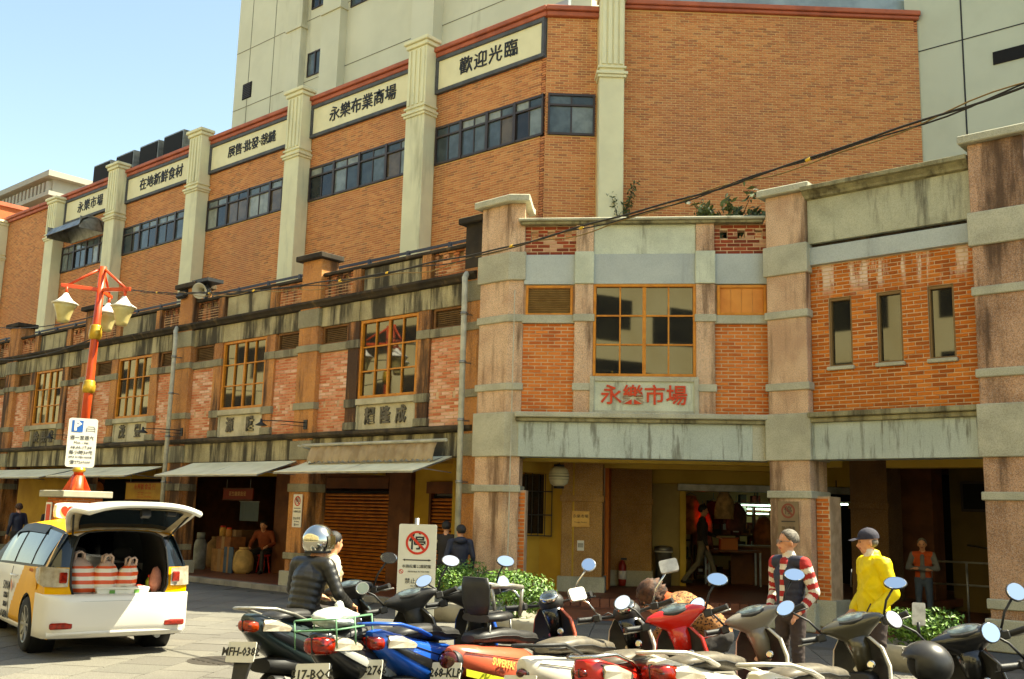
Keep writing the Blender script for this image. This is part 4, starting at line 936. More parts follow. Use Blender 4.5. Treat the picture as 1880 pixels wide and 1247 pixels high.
def lantern(c, label, rx=.2, h=.5, m=None, txt=None):
    o = thing('paper_lantern', c, label, 'lantern')
    prof = [(rx*.5, -h/2), (rx*.85, -h*.36), (rx, -h*.12), (rx, h*.12), (rx*.85, h*.36), (rx*.5, h/2)]
    MB().lathe(prof, 18, c).build('body', m or mat('lantern_cream', (212, 204, 170), (196, 186, 150), 6, .7), o)
    MB().lathe([(rx*.52, -h/2-.04), (rx*.52, -h/2+.01)], 14, c).lathe([(rx*.52, h/2-.01), (rx*.52, h/2+.04)], 14, c).build('rim', m_blk, o)
    f = MB()
    for i in range(7): z = -h*.42+i*h*.14; rr = rx*(1-.55*(abs(z)/(h/2))**2.2)+.004; f.lathe([(rr, z-.006), (rr, z+.006)], 18, c)
    f.build('hoop', m_blk, o)
    MB().tube([(c[0], c[1], c[2]+h/2), (c[0], c[1], c[2]+h/2+.3)], .006, 5).build('cord', m_blk, o)
lantern(tuple(MC @ Vector((.62, 1.55, 2.42))), 'striped black and cream paper lantern hanging in the arcade', .19, .36)
lantern((-27.6, 13.9, 2.05), 'round orange paper lantern left of the yellow signboard', .26, .5, mat('lantern_orange', (196, 112, 44), None, 4, .7))
tb = thing('litter_bin', tuple(MC @ Vector((2.55, 4.75, .3))), 'slim grey litter bin with a lid at the market doorway', 'litter bin')
MB(MC).lathe([(.16, .3), (.17, 1.0), (.19, 1.02), (.19, 1.1), (.1, 1.14)], 16, (2.6, 4.75, 0)).build('bin', m_metal, tb); MB(MC).lathe([(.195, 1.0), (.195, 1.03)], 16, (2.6, 4.75, 0)).build('lid_rim', m_white, tb)
fe = thing('fire_extinguisher', tuple(MC @ Vector((1.75, 4.2, .3))), 'small red fire extinguisher at the foot of an inner pillar', 'extinguisher')
MB(MC).lathe([(.07, .32), (.08, .4), (.08, .72), (.05, .8), (.02, .84)], 12, (1.75, 4.2, 0)).build('cylinder', mat('extinguisher_red', (150, 40, 24), None, 3, .4), fe); MB(MC).lathe([(.082, .45), (.082, .62)], 12, (1.75, 4.2, 0)).build('label_band', m_white, fe); MB(MC).box(1.72, 1.84, 4.19, 4.21, .84, .88).build('lever', m_blk, fe)
# lights and goods in the market shop
m_tubeW = mat('fluorescent_tube', (220, 250, 240), None, 3, .5, emit=((190, 236, 222), 1.2)); m_neon = mat('red_neon', (255, 40, 30), None, 3, .5, emit=((255, 30, 20), 1.6))
labs = ['fluorescent tube nearest the ceiling behind the man in the vest', 'middle fluorescent tube in the market hall', 'lower fluorescent tube in the market hall', 'bright fluorescent tube in the doorway behind the cap']
for i, (x, y, w_) in enumerate(((1390, 928, .9), (1392, 935, 1.0), (1386, 943, .7))):
    p = at(x, y, 24.5+i*.4); o = thing('fluorescent_lamp', tuple(p), labs[i], 'lamp', 'fluorescent lamps in the market hall')
    MB(face(p, 20)).tube([(-w_/2, 0, 0), (w_/2, 0, 0)], .02, 6).build('tube', m_tubeW, o); MB(face(p, 20)).box(-w_/2, w_/2, -.03, .03, .025, .06).build('housing', m_white, o); MB(face(p, 20)).bar((0, 0, .06), (0, 0, .8), .015, .015).build('hanger', m_blk, o)
p = at(1536, 926, 21.5); o = thing('fluorescent_lamp', tuple(p), labs[3], 'lamp', 'fluorescent lamps in the market hall'); MB(face(p, 20)).tube([(-.35, 0, 0), (.35, 0, 0)], .022, 6).build('tube', m_tubeW, o); MB(face(p, 20)).box(-.35, .35, -.03, .03, .026, .06).build('housing', m_white, o); MB(face(p, 20)).bar((0, 0, .06), (0, 0, .5), .015, .015).build('hanger', m_blk, o)
p = at(1293, 947, 22.6); o = thing('neon_tube', tuple(p), 'upright red neon tube inside the market shop', 'neon tube'); MB().tube([p+Vector((0, 0, -.24)), p+Vector((0, 0, .24))], .014, 6).build('tube', m_neon, o); MB().lathe([(.02, -.27), (.02, -.24)], 8, p).lathe([(.02, .24), (.02, .27)], 8, p).build('end_cap', m_blk, o)
cols = [(150, 60, 36), (176, 110, 60), (124, 44, 34), (190, 150, 96), (96, 60, 44), (140, 84, 40), (110, 40, 36), (170, 96, 70), (88, 76, 60)]
where = ['left of the neon tube', 'right beside the neon tube', 'above the counter', 'at the shop middle', 'near the tubes', 'behind the vest man', 'over the table', 'at the back left', 'in the doorway corner']
for i, (x, y) in enumerate(((1238, 940), (1268, 935), (1310, 945), (1330, 930), (1352, 950), (1402, 975), (1222, 985), (1290, 960), (1210, 950))):
    p = at(x, y, 22.3+(i % 3)*.5); mc = mat('hanging_cloth_%d' % i, cols[i], tuple(int(q*.7) for q in cols[i]), 6, .9)
    o = thing('hanging_garment', tuple(p), 'dim %s cloth garment hanging %s' % (['rust', 'tan', 'maroon', 'beige', 'brown', 'ochre', 'wine red', 'salmon', 'khaki'][i], where[i]), 'garment', 'garments hung in the market shop')
    M_ = face(p, random.uniform(-30, 30)); hgt = random.uniform(.5, .9)
    rg = []
    for t in range(7):
        z = .3-t*hgt/6; w_ = .1+.12*math.sin(min(t/3, 1)*1.5)
        rg.append([(math.cos(a)*w_*(1+.12*math.sin(a*5+t)), math.sin(a)*.07*(1+.3*math.sin(a*4)), z) for a in [j*math.pi/10 for j in range(20)]])
    MB(M_).loft(rg).build('cloth', mc, o); MB(M_).tube([(-.12, 0, .3), (0, 0, .36), (.12, 0, .3)], .008, 5).tube([(0, 0, .36), (0, 0, .48)], .006, 5).build('hanger', m_metal, o)
p = at(1345, 1040, 22.5); o = thing('shop_table', (p.x, p.y, .3), 'plain dark table in front of the market shop', 'table'); M_ = face((p.x, p.y, .3), 10)
MB(M_).box(-.6, .6, -.3, .3, .72, .76).build('tabletop', m_brn, o)
for a in (-.55, .55):
    for b in (-.26, .26): MB(M_).box(a-.02, a+.02, b-.02, b+.02, 0, .72).build('leg', m_metal, o)
o = thing('wooden_box', tuple(M_ @ Vector((-.1, 0, .76))), 'orange wooden box on the market table', 'box'); MB(M_).box(-.28, .1, -.12, .12, .762, 1.0).build('body', mat('box_wood', (196, 112, 50), None, 5, .7), o, .01); MB(M_).box(-.3, .12, -.14, .14, 1.001, 1.03).build('lid', mat('box_lid', (160, 84, 40), None, 5, .7), o)
p = at(1400, 1030, 23.2); o = thing('shop_counter', (p.x, p.y, .3), 'brown wooden counter at the back of the market shop', 'counter'); M_ = face((p.x, p.y, .3), 0); MB(M_).box(-.7, .7, -.3, .3, 0, .82).build('body', m_brn, o, .01); MB(M_).box(-.75, .75, -.34, .34, .821, .86).build('top', mat('counter_top', (120, 96, 66), None, 3, .5), o, .008)
# right hand arcade: inner pillars, back wall, window, ramp railing
x0, x1 = onY(1563, 1000, 19.2).x, onY(1632, 1000, 19.2).x
m_dimp = mat('shade_toned_granite', (122, 88, 48), (102, 72, 40), 2, .9, .5, 90, fleck=.35)  # copy of the inner pillar granite, darkened to put the arcade's shade into its colour
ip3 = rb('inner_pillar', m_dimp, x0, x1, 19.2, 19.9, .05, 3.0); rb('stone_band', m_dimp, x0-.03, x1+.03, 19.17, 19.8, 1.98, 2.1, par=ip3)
x2, x3 = onY(1655, 1000, 20.6).x, onY(1715, 1000, 20.6).x
rb('inner_pillar', m_brn, x2, x3, 20.6, 21.2, .05, 3.0)
rb('inner_wall', mat('shade_toned_ochre', (112, 90, 44), (92, 74, 36), 1.2, .8), x3, 2.5, 21.6, 21.8, .05, 3.0); rb('shade_toned_soffit', m_dimp, -6.9, 2.4, 18.26, 21.6, 2.9, 2.995)  # ochre wall and soffit sheet carry the right arcade's shade in their colour
xa, xb = onY(1762, 900, 21.5).x, onY(1830, 900, 21.5).x
wo = rb('inner_window', m_alu, xa, xb, 21.54, 21.599, 2.0, 2.6); rb('pane', m_dark, xa+.05, xb-.05, 21.52, 21.538, 2.05, 2.55, par=wo)
rb('doorway_room', m_dark, -11.2, x3, 24, 24.2, .05, 3.0)
hr = thing('ramp_handrail', tuple(onY(1745, 1110, 18.6)), 'thin metal ramp handrail in the dark arcade at right', 'handrail')
h0 = onY(1700, 1080, 18.6).x; 
for z in (.72, 1.1): MB().tube([(h0, 18.6, z), (h0+2.6, 18.6, z)], .02, 6).build('rail', m_metal, hr)
MB().tube([(h0, 20.9, 1.35), (h0+2.6, 20.4, 1.1)], .02, 6).build('rail', m_metal, hr)
for i in range(5): MB().tube([(h0+.1+i*.6, 18.6, .05), (h0+.1+i*.6, 18.6, 1.1)], .02, 6).build('post', m_metal, hr)
sg2 = thing('faded_notice_plate', (-7.7, 15.55, 1.5), 'faded no parking plate on the pillar behind the man in the vest', 'sign'); M_ = Matrix.Translation((-7.72, 15.585, 1.72))
b3 = rrect(M_, .36, .62, .01, .01).build('board', mat('faded_plate', (136, 112, 80), (120, 98, 70), 5, .6), sg2); ring(M_ @ Matrix.Translation((0, 0, .16)), .09, .12, -.004, 24).build('ring', mat('faded_red', (128, 62, 40), None, 3, .6), b3)
text('停', .14, mat('faded_ink', (64, 54, 42), None, 3, .7), M_ @ Matrix.Translation((0, -.003, .16)), 'character', b3, depth=.002); MB(M_).box(-.12, .12, -.004, -.001, -.02, .0).build('arrow', MATS['faded_ink'], b3); text('禁止停車', .06, MATS['faded_ink'], M_ @ Matrix.Translation((0, -.003, -.12)), 'lettering', b3, depth=.002)

# ------------------------------------------------------------------ goods at the left shop fronts
def signboard(c, w_, h_, m, label, lines, mi, size, tilt=0):
    o = thing('hanging_signboard', c, label, 'signboard'); M_ = Matrix.Translation(c)
    b = MB(M_).box(-w_/2, w_/2, 0, .04, -h_/2, h_/2).build('board', m, o, .006)
    MB(M_).box(-w_/2-.02, w_/2+.02, -.005, .03, h_/2, h_/2+.03).box(-w_/2-.02, w_/2+.02, -.005, .03, -h_/2-.03, -h_/2).build('edge_strip', m_brn, b)
    for i, t in enumerate(lines): text(t, size, mi, M_ @ Matrix.Translation((0, -.004, h_*.25-i*h_*.5 if len(lines) > 1 else 0)), 'characters', b, depth=.004)
    MB(M_).bar((-w_*.4, .02, h_/2), (-w_*.4, .02, h_/2+.25), .015, .015).bar((w_*.4, .02, h_/2), (w_*.4, .02, h_/2+.25), .015, .015).build('hanger', m_metal, o)
q0, q1 = onY(232, 885, 14.2), onY(300, 920, 14.2)
signboard(((q0.x+q1.x)/2, 14.2, (q0.z+q1.z)/2), q1.x-q0.x, q0.z-q1.z-.06, mat('yellow_board', (206, 158, 60), (190, 140, 48), 3, .6), 'yellow hanging signboard with red characters behind the taxi', ['永興號 食品 行', '三三 二二'], m_red, .17)
q0, q1 = onY(410, 900, 15.6), onY(463, 915, 15.6)
signboard(((q0.x+q1.x)/2, 15.6, (q0.z+q1.z)/2), q1.x-q0.x, .26, mat('dark_red_board', (140, 50, 26), None, 3, .6), 'small dark red signboard inside the open shop', ['花生糖果批發'], mat('pale_lettering', (214, 170, 110), None, 3, .6), .13)
def boxes(seed, x, y, items, tagname):
    for i, (nm, dx, dy, z0, w_, d_, h_, c, lab) in enumerate(items):
        o = thing(nm, (x+dx, y+dy, z0), lab, nm.replace('_', ' '), None); m_ = mat('%s_%s_%d' % (tagname, nm, i), c, tuple(int(k*.8) for k in c), 5, .75)
        if nm == 'gas_cylinder':
            MB().lathe([(.12, 0), (.16, .03), (.16, .62), (.12, .74), (.05, .78)], 16, (x+dx, y+dy, z0)).build('tank', m_, o); MB().lathe([(.1, .76), (.1, .92), (.09, .92), (.09, .76)], 14, (x+dx, y+dy, z0)).build('collar', m_, o); MB().lathe([(.025, .76), (.025, .86)], 8, (x+dx, y+dy, z0)).build('valve', m_gold, o)
        elif nm in ('sack',):
            MB().lathe([(w_*.35, 0), (w_*.5, h_*.15), (w_*.52, h_*.5), (w_*.42, h_*.8), (w_*.2, h_*.93), (w_*.25, h_)], 14, (x+dx, y+dy, z0)).build('bag', m_, o); MB().lathe([(w_*.22, h_*.9), (w_*.22, h_*.94)], 12, (x+dx, y+dy, z0)).build('tie', m_brn, o)
        elif nm == 'jar':
            MB().lathe([(w_*.45, 0), (w_*.5, .02), (w_*.5, h_*.75), (w_*.38, h_*.85)], 14, (x+dx, y+dy, z0)).build('glass', m_, o); MB().lathe([(w_*.4, h_*.85), (w_*.4, h_)], 14, (x+dx, y+dy, z0)).build('lid', m_sred, o)
        else:
            MB().box(x+dx-w_/2, x+dx+w_/2, y+dy-d_/2, y+dy+d_/2, z0, z0+h_).build('body', m_, o, .012); MB().box(x+dx-w_*.1, x+dx+w_*.1, y+dy-d_/2-.004, y+dy+d_/2+.004, z0+.01, z0+h_+.004).build('tape', mat('brown_tape', (150, 112, 66), None, 3, .5), o)
boxes(1, -22.6, 14.9, [('gas_cylinder', -.75, -.2, .124, .3, .3, .9, (150, 150, 142), 'grey gas cylinder standing in front of the open shop'), ('carton', .2, .0, .124, .7, .5, .55, (170, 120, 62), 'tan carton under the display at the open shop'),
    ('carton', .25, .02, .675, .62, .45, .3, (140, 84, 44), 'brown carton on top of the tan carton at the open shop'), ('jar', .05, -.1, .976, .16, .16, .26, (200, 150, 70), 'amber jar on the stacked cartons, left one'), ('jar', .32, -.1, .976, .16, .16, .22, (180, 120, 60), 'amber jar on the stacked cartons, right one'),
    ('sack', 1.0, -.1, .124, .5, .4, .62, (196, 160, 96), 'pale sack of dried goods beside the cartons'), ('blue_panel', .75, -.35, .124, .36, .05, .62, (74, 92, 110), 'blue grey panel leaning by the cartons'), ('carton', -.25, .7, .124, .6, .5, 1.0, (110, 76, 44), 'tall dark carton at the back of the open shop'), ('sack', -1.3, .6, .124, .5, .5, .8, (120, 90, 54), 'dark sack behind the grey gas cylinder')], 'goods')
o = thing('hanging_towel', tuple(onY(457, 940, 15.5)), 'blue grey cloth hanging in the open shop', 'cloth'); p = onY(457, 940, 15.5)
MB(Matrix.Translation(p)).loft([[(-.4+i*.08, .03*math.sin(i*1.3), .25-j*.12) for i in range(11)] for j in range(5)], cap=False, closed=False).build('cloth', mat('blue_grey_cloth', (92, 104, 108), None, 4, .9), o); MB(Matrix.Translation(p)).bar((-.45, 0, .26), (.45, 0, .26), .015, .015).build('rod', m_metal, o)

for i, (x, y, dep, w_, h_) in enumerate(((1225, 1010, 23.6, 1.1, 1.3), (1330, 1000, 24.6, 1.4, 1.5), (1392, 985, 25.0, 1.0, 1.6))):
    p = at(x, y, dep); M_ = face((p.x, p.y, .3), 6*i)
    o = thing('shop_shelf', (p.x, p.y, .3), ['dark shelf unit left of the neon tube', 'dark shelf unit behind the market table', 'dark shelf unit under the fluorescent lamps'][i], 'shelf')
    for k_ in range(4): MB(M_).box(-w_/2, w_/2, -.18, .18, .1+k_*h_/3.2, .13+k_*h_/3.2).build('shelf_board', m_brn, o)
    for s in (-1, 1): MB(M_).box(s*w_/2-.02, s*w_/2+.02, -.18, .18, 0, h_+.25).build('upright', m_brn, o)
    for k_ in range(4):
        xx = -w_/2+.12
        while xx < w_/2-.1:
            ww = random.uniform(.12, .24); hh = random.uniform(.1, h_/3.2-.06); ci = random.randrange(9); c = cols[ci]
            q = thing('stock_box', tuple(M_ @ Vector((xx, 0, .13+k_*h_/3.2))), '%s stock box on the %s board of shelf %s' % (['rust', 'tan', 'maroon', 'beige', 'brown', 'ochre', 'wine red', 'salmon', 'khaki'][ci], ['bottom', 'lower', 'upper', 'top'][k_], ['left of the neon tube', 'behind the market table', 'under the fluorescent lamps'][i]), 'box', ['stock on the left market shelf', 'stock on the middle market shelf', 'stock on the right market shelf'][i])
            z0 = .131+k_*h_/3.2; MB(M_).box(xx-ww/2+.008, xx+ww/2-.008, -.14, .14, z0, z0+hh).build('carton', mat('stock_%d_%d_%d' % c, c, tuple(int(v_*.7) for v_ in c), 8, .8), q, .006); MB(M_).box(xx-ww*.3, xx+ww*.3, -.143, -.139, z0+hh*.3, z0+hh*.7).build('label', m_sw if random.random() < .3 else m_brn, q)
            xx += ww

q = onZ(405, 1217); mh = thing('paving_disc', (q.x, q.y, .02), 'dark ribbed disc on the paving between taxi and scooters', 'manhole cover')  # flat dark ribbed disc laid on the paving
MB().lathe([(.36, .0), (.36, .026)], 28, (q.x, q.y, 0)).build('lid', mat('dark_brown_disc', (62, 56, 48), (48, 44, 38), 8, .6, .4, 60), mh)
for i in range(6): MB().box(q.x-.26+i*.1, q.x-.2+i*.1, q.y-.2, q.y+.2, .026, .031).build('rib', MATS['dark_brown_disc'], mh)
# ------------------------------------------------------------------ scooters
m_tyre = mat('scooter_tyre', (30, 29, 28), None, 3, .85); m_rim = mat('alloy_rim', (150, 148, 142), None, 3, .35, metal=.8, obj=True)
m_plas = mat('black_plastic', (40, 39, 37), (30, 29, 28), 12, .55, obj=True, bump=.15, bscale=90); m_gloss = mat('gloss_black', (20, 20, 20), None, 3, .22, coat=.5, obj=True)
m_chrome = mat('chrome', (205, 200, 190), None, 3, .16, metal=1, obj=True); m_alus = mat('brushed_aluminium', (176, 172, 160), (150, 146, 136), 20, .4, metal=.7, obj=True)
m_mirror = mat('mirror_glass', (236, 240, 242), None, 3, .02, metal=1); m_seatB = mat('black_vinyl_seat', (44, 42, 40), (34, 33, 31), 20, .5, obj=True, bump=.1, bscale=120)
m_seatG = mat('grey_vinyl_seat', (96, 88, 74), (78, 72, 62), 20, .5, obj=True, bump=.1, bscale=120)
m_tail = mat('red_tail_lens', (150, 30, 8), (104, 16, 5), 26, .15, coat=.4, obj=True); m_tailD = mat('dark_tail_lens', (84, 26, 12), (54, 18, 10), 22, .15, coat=.4, obj=True); m_tailO = mat('orange_tail_lens', (176, 62, 14), (130, 36, 8), 26, .15, coat=.4, obj=True); m_amb = mat('amber_lens', (206, 104, 20), None, 3, .15, coat=.4); m_clear = mat('clear_lens', (168, 160, 142), (136, 122, 100), 9, .1, coat=.5, obj=True)
m_meter = mat('meter_glass', (92, 104, 104), (60, 66, 66), 18, .06, obj=True, coat=.6); m_plate = mat('number_plate', (216, 212, 196), None, 3, .5)
PAINT = {k_: mat('paint_'+k_, c, None, 3, .3, coat=.7, obj=True) for k_, c in dict(black=(24, 24, 25), blue=(20, 78, 170), white=(214, 208, 192), red=(190, 26, 16), pink=(196, 92, 66), grey=(122, 116, 104), olive=(70, 66, 52), silver=(160, 158, 150), teal=(46, 58, 58), lime=(196, 200, 60)).items()}
def sup(c, w_, h_, n=18, e=.62, x=0.):
    out = []
    for j in range(n):
        t = 2*math.pi*j/n; cs, sn = math.cos(t), math.sin(t)
        out.append((x, c[0]+w_*math.copysign(abs(cs)**e, cs), c[1]+h_*math.copysign(abs(sn)**e, sn)))
    return out
def scooter(head, hdg, label, body, seat, inner=None, hset=None, retro=False, mir='ellipse', rail=None, plate=None, rack=False, zs=1., deco=None, lens=1., lensm=None, steer=32, lean=6, dz=-.07):
    a = R(hdg); ox, oy = head[0]-.36*math.cos(a), head[1]-.36*math.sin(a)
    T = thing('scooter', (ox, oy, .02), label, 'scooter', 'scooters parked in a row', rz=a)
    B_ = PAINT[body]; HS = PAINT[hset] if hset in PAINT else (m_plas if hset is None else hset); IN = m_plas if inner is None else PAINT[inner]
    T.matrix_basis = T.matrix_basis @ Matrix.Rotation(R(-lean), 4, 'X')
    def Q(name, b, m, par=None, bev=0): return b.build(name, m, par or T, bev, local=True)
    sax = Vector((-.33, 0, .94)).normalized(); sp0 = Vector((.5, 0, .6))
    STM = Matrix.Translation(sp0) @ Matrix.Rotation(R(steer), 4, sax) @ Matrix.Translation(-sp0)
    def SQ(name, b, m, par=None, bev=0):
        b.v = [tuple(STM @ Vector(p_)) for p_ in b.v]; return Q(name, b, m, par, bev)
    MD = Matrix.Translation((0, 0, dz)); MBr = lambda: MB(MD)
    for nm, x in (('rear_wheel', -.62), ('front_wheel', .64)):
        WQ = SQ if nm == 'front_wheel' else Q
        w = WQ(nm, MB().lathe([(.13, -.045), (.19, -.05), (.222, -.03), (.232, 0), (.222, .03), (.19, .05), (.13, .045)], 24, (x, 0, .23), (0, 1, 0), cap=False), m_tyre)
        rm = MB().lathe([(.135, -.035), (.135, .035)], 20, (x, 0, .23), (0, 1, 0), cap=False).lathe([(.04, -.06), (.04, .06)], 12, (x, 0, .23), (0, 1, 0))
        for i in range(5):
            t = 2*math.pi*i/5; rm.bar((x, 0, .23), (x+.135*math.cos(t), 0, .23+.135*math.sin(t)), .04, .03)
        WQ('rim', rm, m_rim, w)
    # engine, muffler, swing arm
    Q('engine', MB().loft([sup((.0, .27), .1, .1, x=-.72), sup((.02, .3), .13, .12, x=-.5), sup((.0, .33), .12, .13, x=-.3), sup((0, .34), .08, .09, x=-.15)]), m_plas)
    mf = Q('muffler', MB().tube([(-.22, -.13, .24), (-.36, -.17, .24), (-.42, -.18, .26), (-.78, -.19, .36), (-.9, -.19, .4)], [.022, .03, .06, .066, .045], 12), m_plas)
    Q('heat_shield', MB().loft([[(x, -.19-.075*math.cos(t), z+.075*math.sin(t)) for t in (-.9, -.45, 0, .45, .9)] for x, z in ((-.42, .27), (-.6, .315), (-.8, .37))], cap=False, closed=False), m_alus, mf)
    Q('shock_absorber', MB().tube([(-.62, .12, .25), (-.5, .13, .62)], .025, 8), m_chrome)
    # rear cowl
    tz = .02 if retro else .11
    st_ = [(-.97, .04, .72+tz, .05), (-.9, .1, .70+tz, .085), (-.75, .155, .665+tz*.6, .12), (-.55, .19 if retro else .175, .62+tz*.3, .155), (-.35, .2 if retro else .18, .585, .175), (-.18, .185, .55, .19), (-.06, .14, .5, .2)]
    cw = Q('rear_cowl', MBr().loft([sup((0, z), w_, h, 20, .6 if not retro else .8, x) for x, w_, z, h in st_]), B_)
    if not retro:  # dark lower panel and bright edge strip
        for s in (-1, 1):
            Q('side_trim', MBr().loft([[(x, s*(w_+.004), z-h*.35), (x, s*(w_+.012), z-h*.15), (x, s*(w_+.004), z+h*.1)] for x, w_, z, h in st_[1:6]], cap=False, closed=False), IN, cw)
    lowr = Q('lower_body', MBr().loft([sup((0, .5), .1, .05, 14, .7, -.8), sup((0, .47), .14, .08, 14, .7, -.5), sup((0, .42), .15, .11, 14, .7, -.2), sup((0, .38), .14, .12, 14, .7, -.05)]), m_plas)
    # seat
    se = [(-.74, .06, .835, .025), (-.66, .12, .84, .045), (-.5, .145, .845, .055), (-.34, .15, .835, .06), (-.24, .155, .81, .055), (-.1, .14, .80, .055), (.02, .1, .785, .045), (.07, .05, .77, .025)]
    sb = Q('seat', MBr().loft([sup((0, z), w_, h, 18, .7, x) for x, w_, z, h in se]), m_seatG if seat == 'grey' else m_seatB)
    Q('seat_piping', MBr().tube([(x, w_*1.01, z-.005) for x, w_, z, h in se], .006, 5).tube([(x, -w_*1.01, z-.005) for x, w_, z, h in se], .006, 5), m_plas, sb)
    # floor, leg shield, front
    Q('floorboard', MB().loft([sup((0, .3), .13, .05, 14, .5, -.12), sup((0, .29), .16, .045, 14, .5, .1), sup((0, .3), .15, .06, 14, .5, .32)]), m_plas)
    LS = [(.3, .3, .15), (.36, .42, .18), (.42, .58, .205), (.44, .72, .21), (.43, .84, .18), (.4, .92, .11)]
    sh = Q('leg_shield', MB().loft([[(x+.05*(1-(y/w_)**2)-.05, y, z) for y in [w_*k/5 for k in range(-5, 6)]]+[(x+.09*(1-(y/w_)**2)-.02, y, z+.005) for y in [w_*k/5 for k in range(5, -6, -1)]] for x, z, w_ in LS], smooth=True), [B_])
    Q('inner_panel', MB().loft([[(x+.05*(1-(y/w_)**2)-.062, y, z) for y in [w_*.93*k/5 for k in range(-5, 6)]] for x, z, w_ in LS], cap=False, closed=False), m_plas if inner != 'beige' else IN, sh)
    Q('glove_box', MB().loft([sup((.0, .62), .1, .07, 12, .6, .3), sup((0, .62), .12, .08, 12, .6, .4)]), m_plas, sh)
    Q('ignition_lock', MB().lathe([(.03, 0), (.03, .02), (.018, .025)], 12, (.36, -.1, .74), (-1, 0, .2)), m_chrome, sh)
    SQ('front_fender', MB().loft([[(.64+.27*math.cos(t)+.02, y, .24+.27*math.sin(t)) for y in (-.08, -.06, 0, .06, .08)] for t in [R(d) for d in (10, 40, 70, 100, 130, 160)]], cap=False, closed=False), B_)
    Q('front_apron', MB().loft([sup((0, .55), .1, .2, 14, .8, .42), sup((0, .6), .09, .2, 14, .8, .5), sup((0, .64), .05, .12, 14, .8, .57)]), B_)
    SQ('fork', MB().tube([(.64, .07, .23), (.52, .07, .55)], .02, 8).tube([(.64, -.07, .23), (.52, -.07, .55)], .02, 8), m_metal)
    # steering column and handlebar
    zt = 1.0*zs
    SQ('column', MB().loft([sup((0, z), w_, d_, 12, .8, 0) if 0 else [(x+d_*math.cos(t), w_*math.sin(t), z) for t in [2*math.pi*k/12 for k in range(12)]] for x, z, w_, d_ in ((.43, .7, .06, .05), (.4, .82, .07, .06), (.38, .92, .09, .07))]), HS if not retro else m_gloss)
    hw = .1 if retro else .2
    hb = MB()
    if retro:
        hb.ell((.4, 0, .97*zs), (.1, .11, .085), 16, 10)
        hb.tube([(.36, .36, .99*zs), (.39, .2, .97*zs), (.4, 0, .95*zs), (.39, -.2, .97*zs), (.36, -.36, .99*zs)], .013, 8)
    else:
        rg = []
        for z, hw_, dx_, cx in ((.80, .055, .05, .42), (.86, .062, .058, .405), (.91, .085, .07, .395), (.95, .14, .082, .385), (.985, .195, .088, .375), (1.01, .222, .08, .365), (1.035, .2, .07, .365), (1.055, .14, .055, .37), (1.062, .06, .03, .37)):
            rg.append([(cx+dx_*math.copysign(abs(math.cos(t))**.75, math.cos(t))-.05*(hw_*math.sin(t)/.22)**2, hw_*math.copysign(abs(math.sin(t))**.85, math.sin(t)), z*zs) for t in [2*math.pi*k_/22 for k_ in range(22)]])
        hb.loft(rg)
    hs_ = SQ('headset', hb, HS)
    nrm = Vector((-.5, 0, .87)).normalized()
    cz = Vector((.33, 0, 1.052*zs)) if not retro else Vector((.345, 0, 1.03*zs))
    Mm = Matrix.Translation(cz) @ nrm.to_track_quat('Z', 'X').to_matrix().to_4x4()
    el = (1.0, 1.0) if retro else (1.55, .8)
    SQ('meter_rim', MB(Mm @ Matrix.Diagonal((el[1], el[0], 1, 1))).lathe([(.075, -.04), (.08, .0), (.07, .006)], 22), m_plas if not retro else m_chrome, hs_)
    SQ('meter', MB(Mm @ Matrix.Diagonal((el[1], el[0], 1, 1))).lathe([(.068, .002), (.055, .011), (.02, .014), (.001, .0145)], 22), m_meter, hs_)
    SQ('headlight', MB().lathe([(.07, 0), (.065, .03), (.03, .045)], 16, (.48, 0, .93*zs), (1, 0, -.15)), m_clear, hs_)
    for s in (-1, 1):
        g0 = Vector((.33, s*.23, .97*zs)); g1 = Vector((.285, s*.37, .985*zs))
        SQ('grip', MB().tube([g0, g0.lerp(g1, .15), g0.lerp(g1, .9), g1], [.014, .02, .02, .024], 10), m_plas)
        SQ('switch_box', MB().box(.29, .37, s*.225-.03, s*.225+.03, .945*zs, 1.0*zs), m_plas, hs_, .008)
        SQ('brake_lever', MB().tube([(.385, s*.22, .965*zs), (.38, s*.3, .955*zs), (.345, s*.39, .96*zs)], [.008, .008, .006], 6), m_alus if random.random() < .6 else m_blk)
        m0 = Vector((.335, s*.215, 1.0*zs)); jr = random.uniform(-.03, .03); m2 = Vector((.3, s*(.37+jr), 1.2*zs+jr)); m1 = Vector((.33, s*.27, 1.1*zs))
        fn = Vector((-1, -s*.2-.45+random.uniform(-.35, .35), .24+random.uniform(-.28, .28))).normalized()
        mr = SQ('mirror', MB().tube([m0, m1, m2-fn*.02], .008, 7), m_blk if not retro else m_chrome)
        MX = Matrix.Translation(m2) @ fn.to_track_quat('Z', 'Y').to_matrix().to_4x4()
        sx_, sy_ = {'round': (.88, .88), 'ellipse': (1.12, .7), 'rect': (1., .8)}[mir]
        Dg = Matrix.Diagonal((sx_, sy_, 1, 1)) if mir != 'ellipse' else Matrix.Rotation(s*.3, 4, 'Z') @ Matrix.Diagonal((sx_, sy_, 1, 1))
        if mir == 'rect':
            SQ('mirror_shell', rrect(MX @ Matrix.Rotation(R(90), 4, 'X') @ Matrix.Diagonal((1, 1, 1, 1)), .14, .1, .03, .02), m_plas if body != 'white' else m_alus, mr); SQ('mirror_glass', rrect(MX @ Matrix.Rotation(R(90), 4, 'X'), .125, .086, .002, .016, -.003), m_mirror, mr)
        else:
            SQ('mirror_shell', MB(MX @ Dg).lathe([(.068, 0), (.07, -.012), (.055, -.03), (.02, -.042)], 20), m_plas if not retro else m_alus, mr)
            SQ('mirror_glass', MB(MX @ Dg).lathe([(.0635, .0), (.062, .0015)], 20, smooth=False), m_mirror, mr)
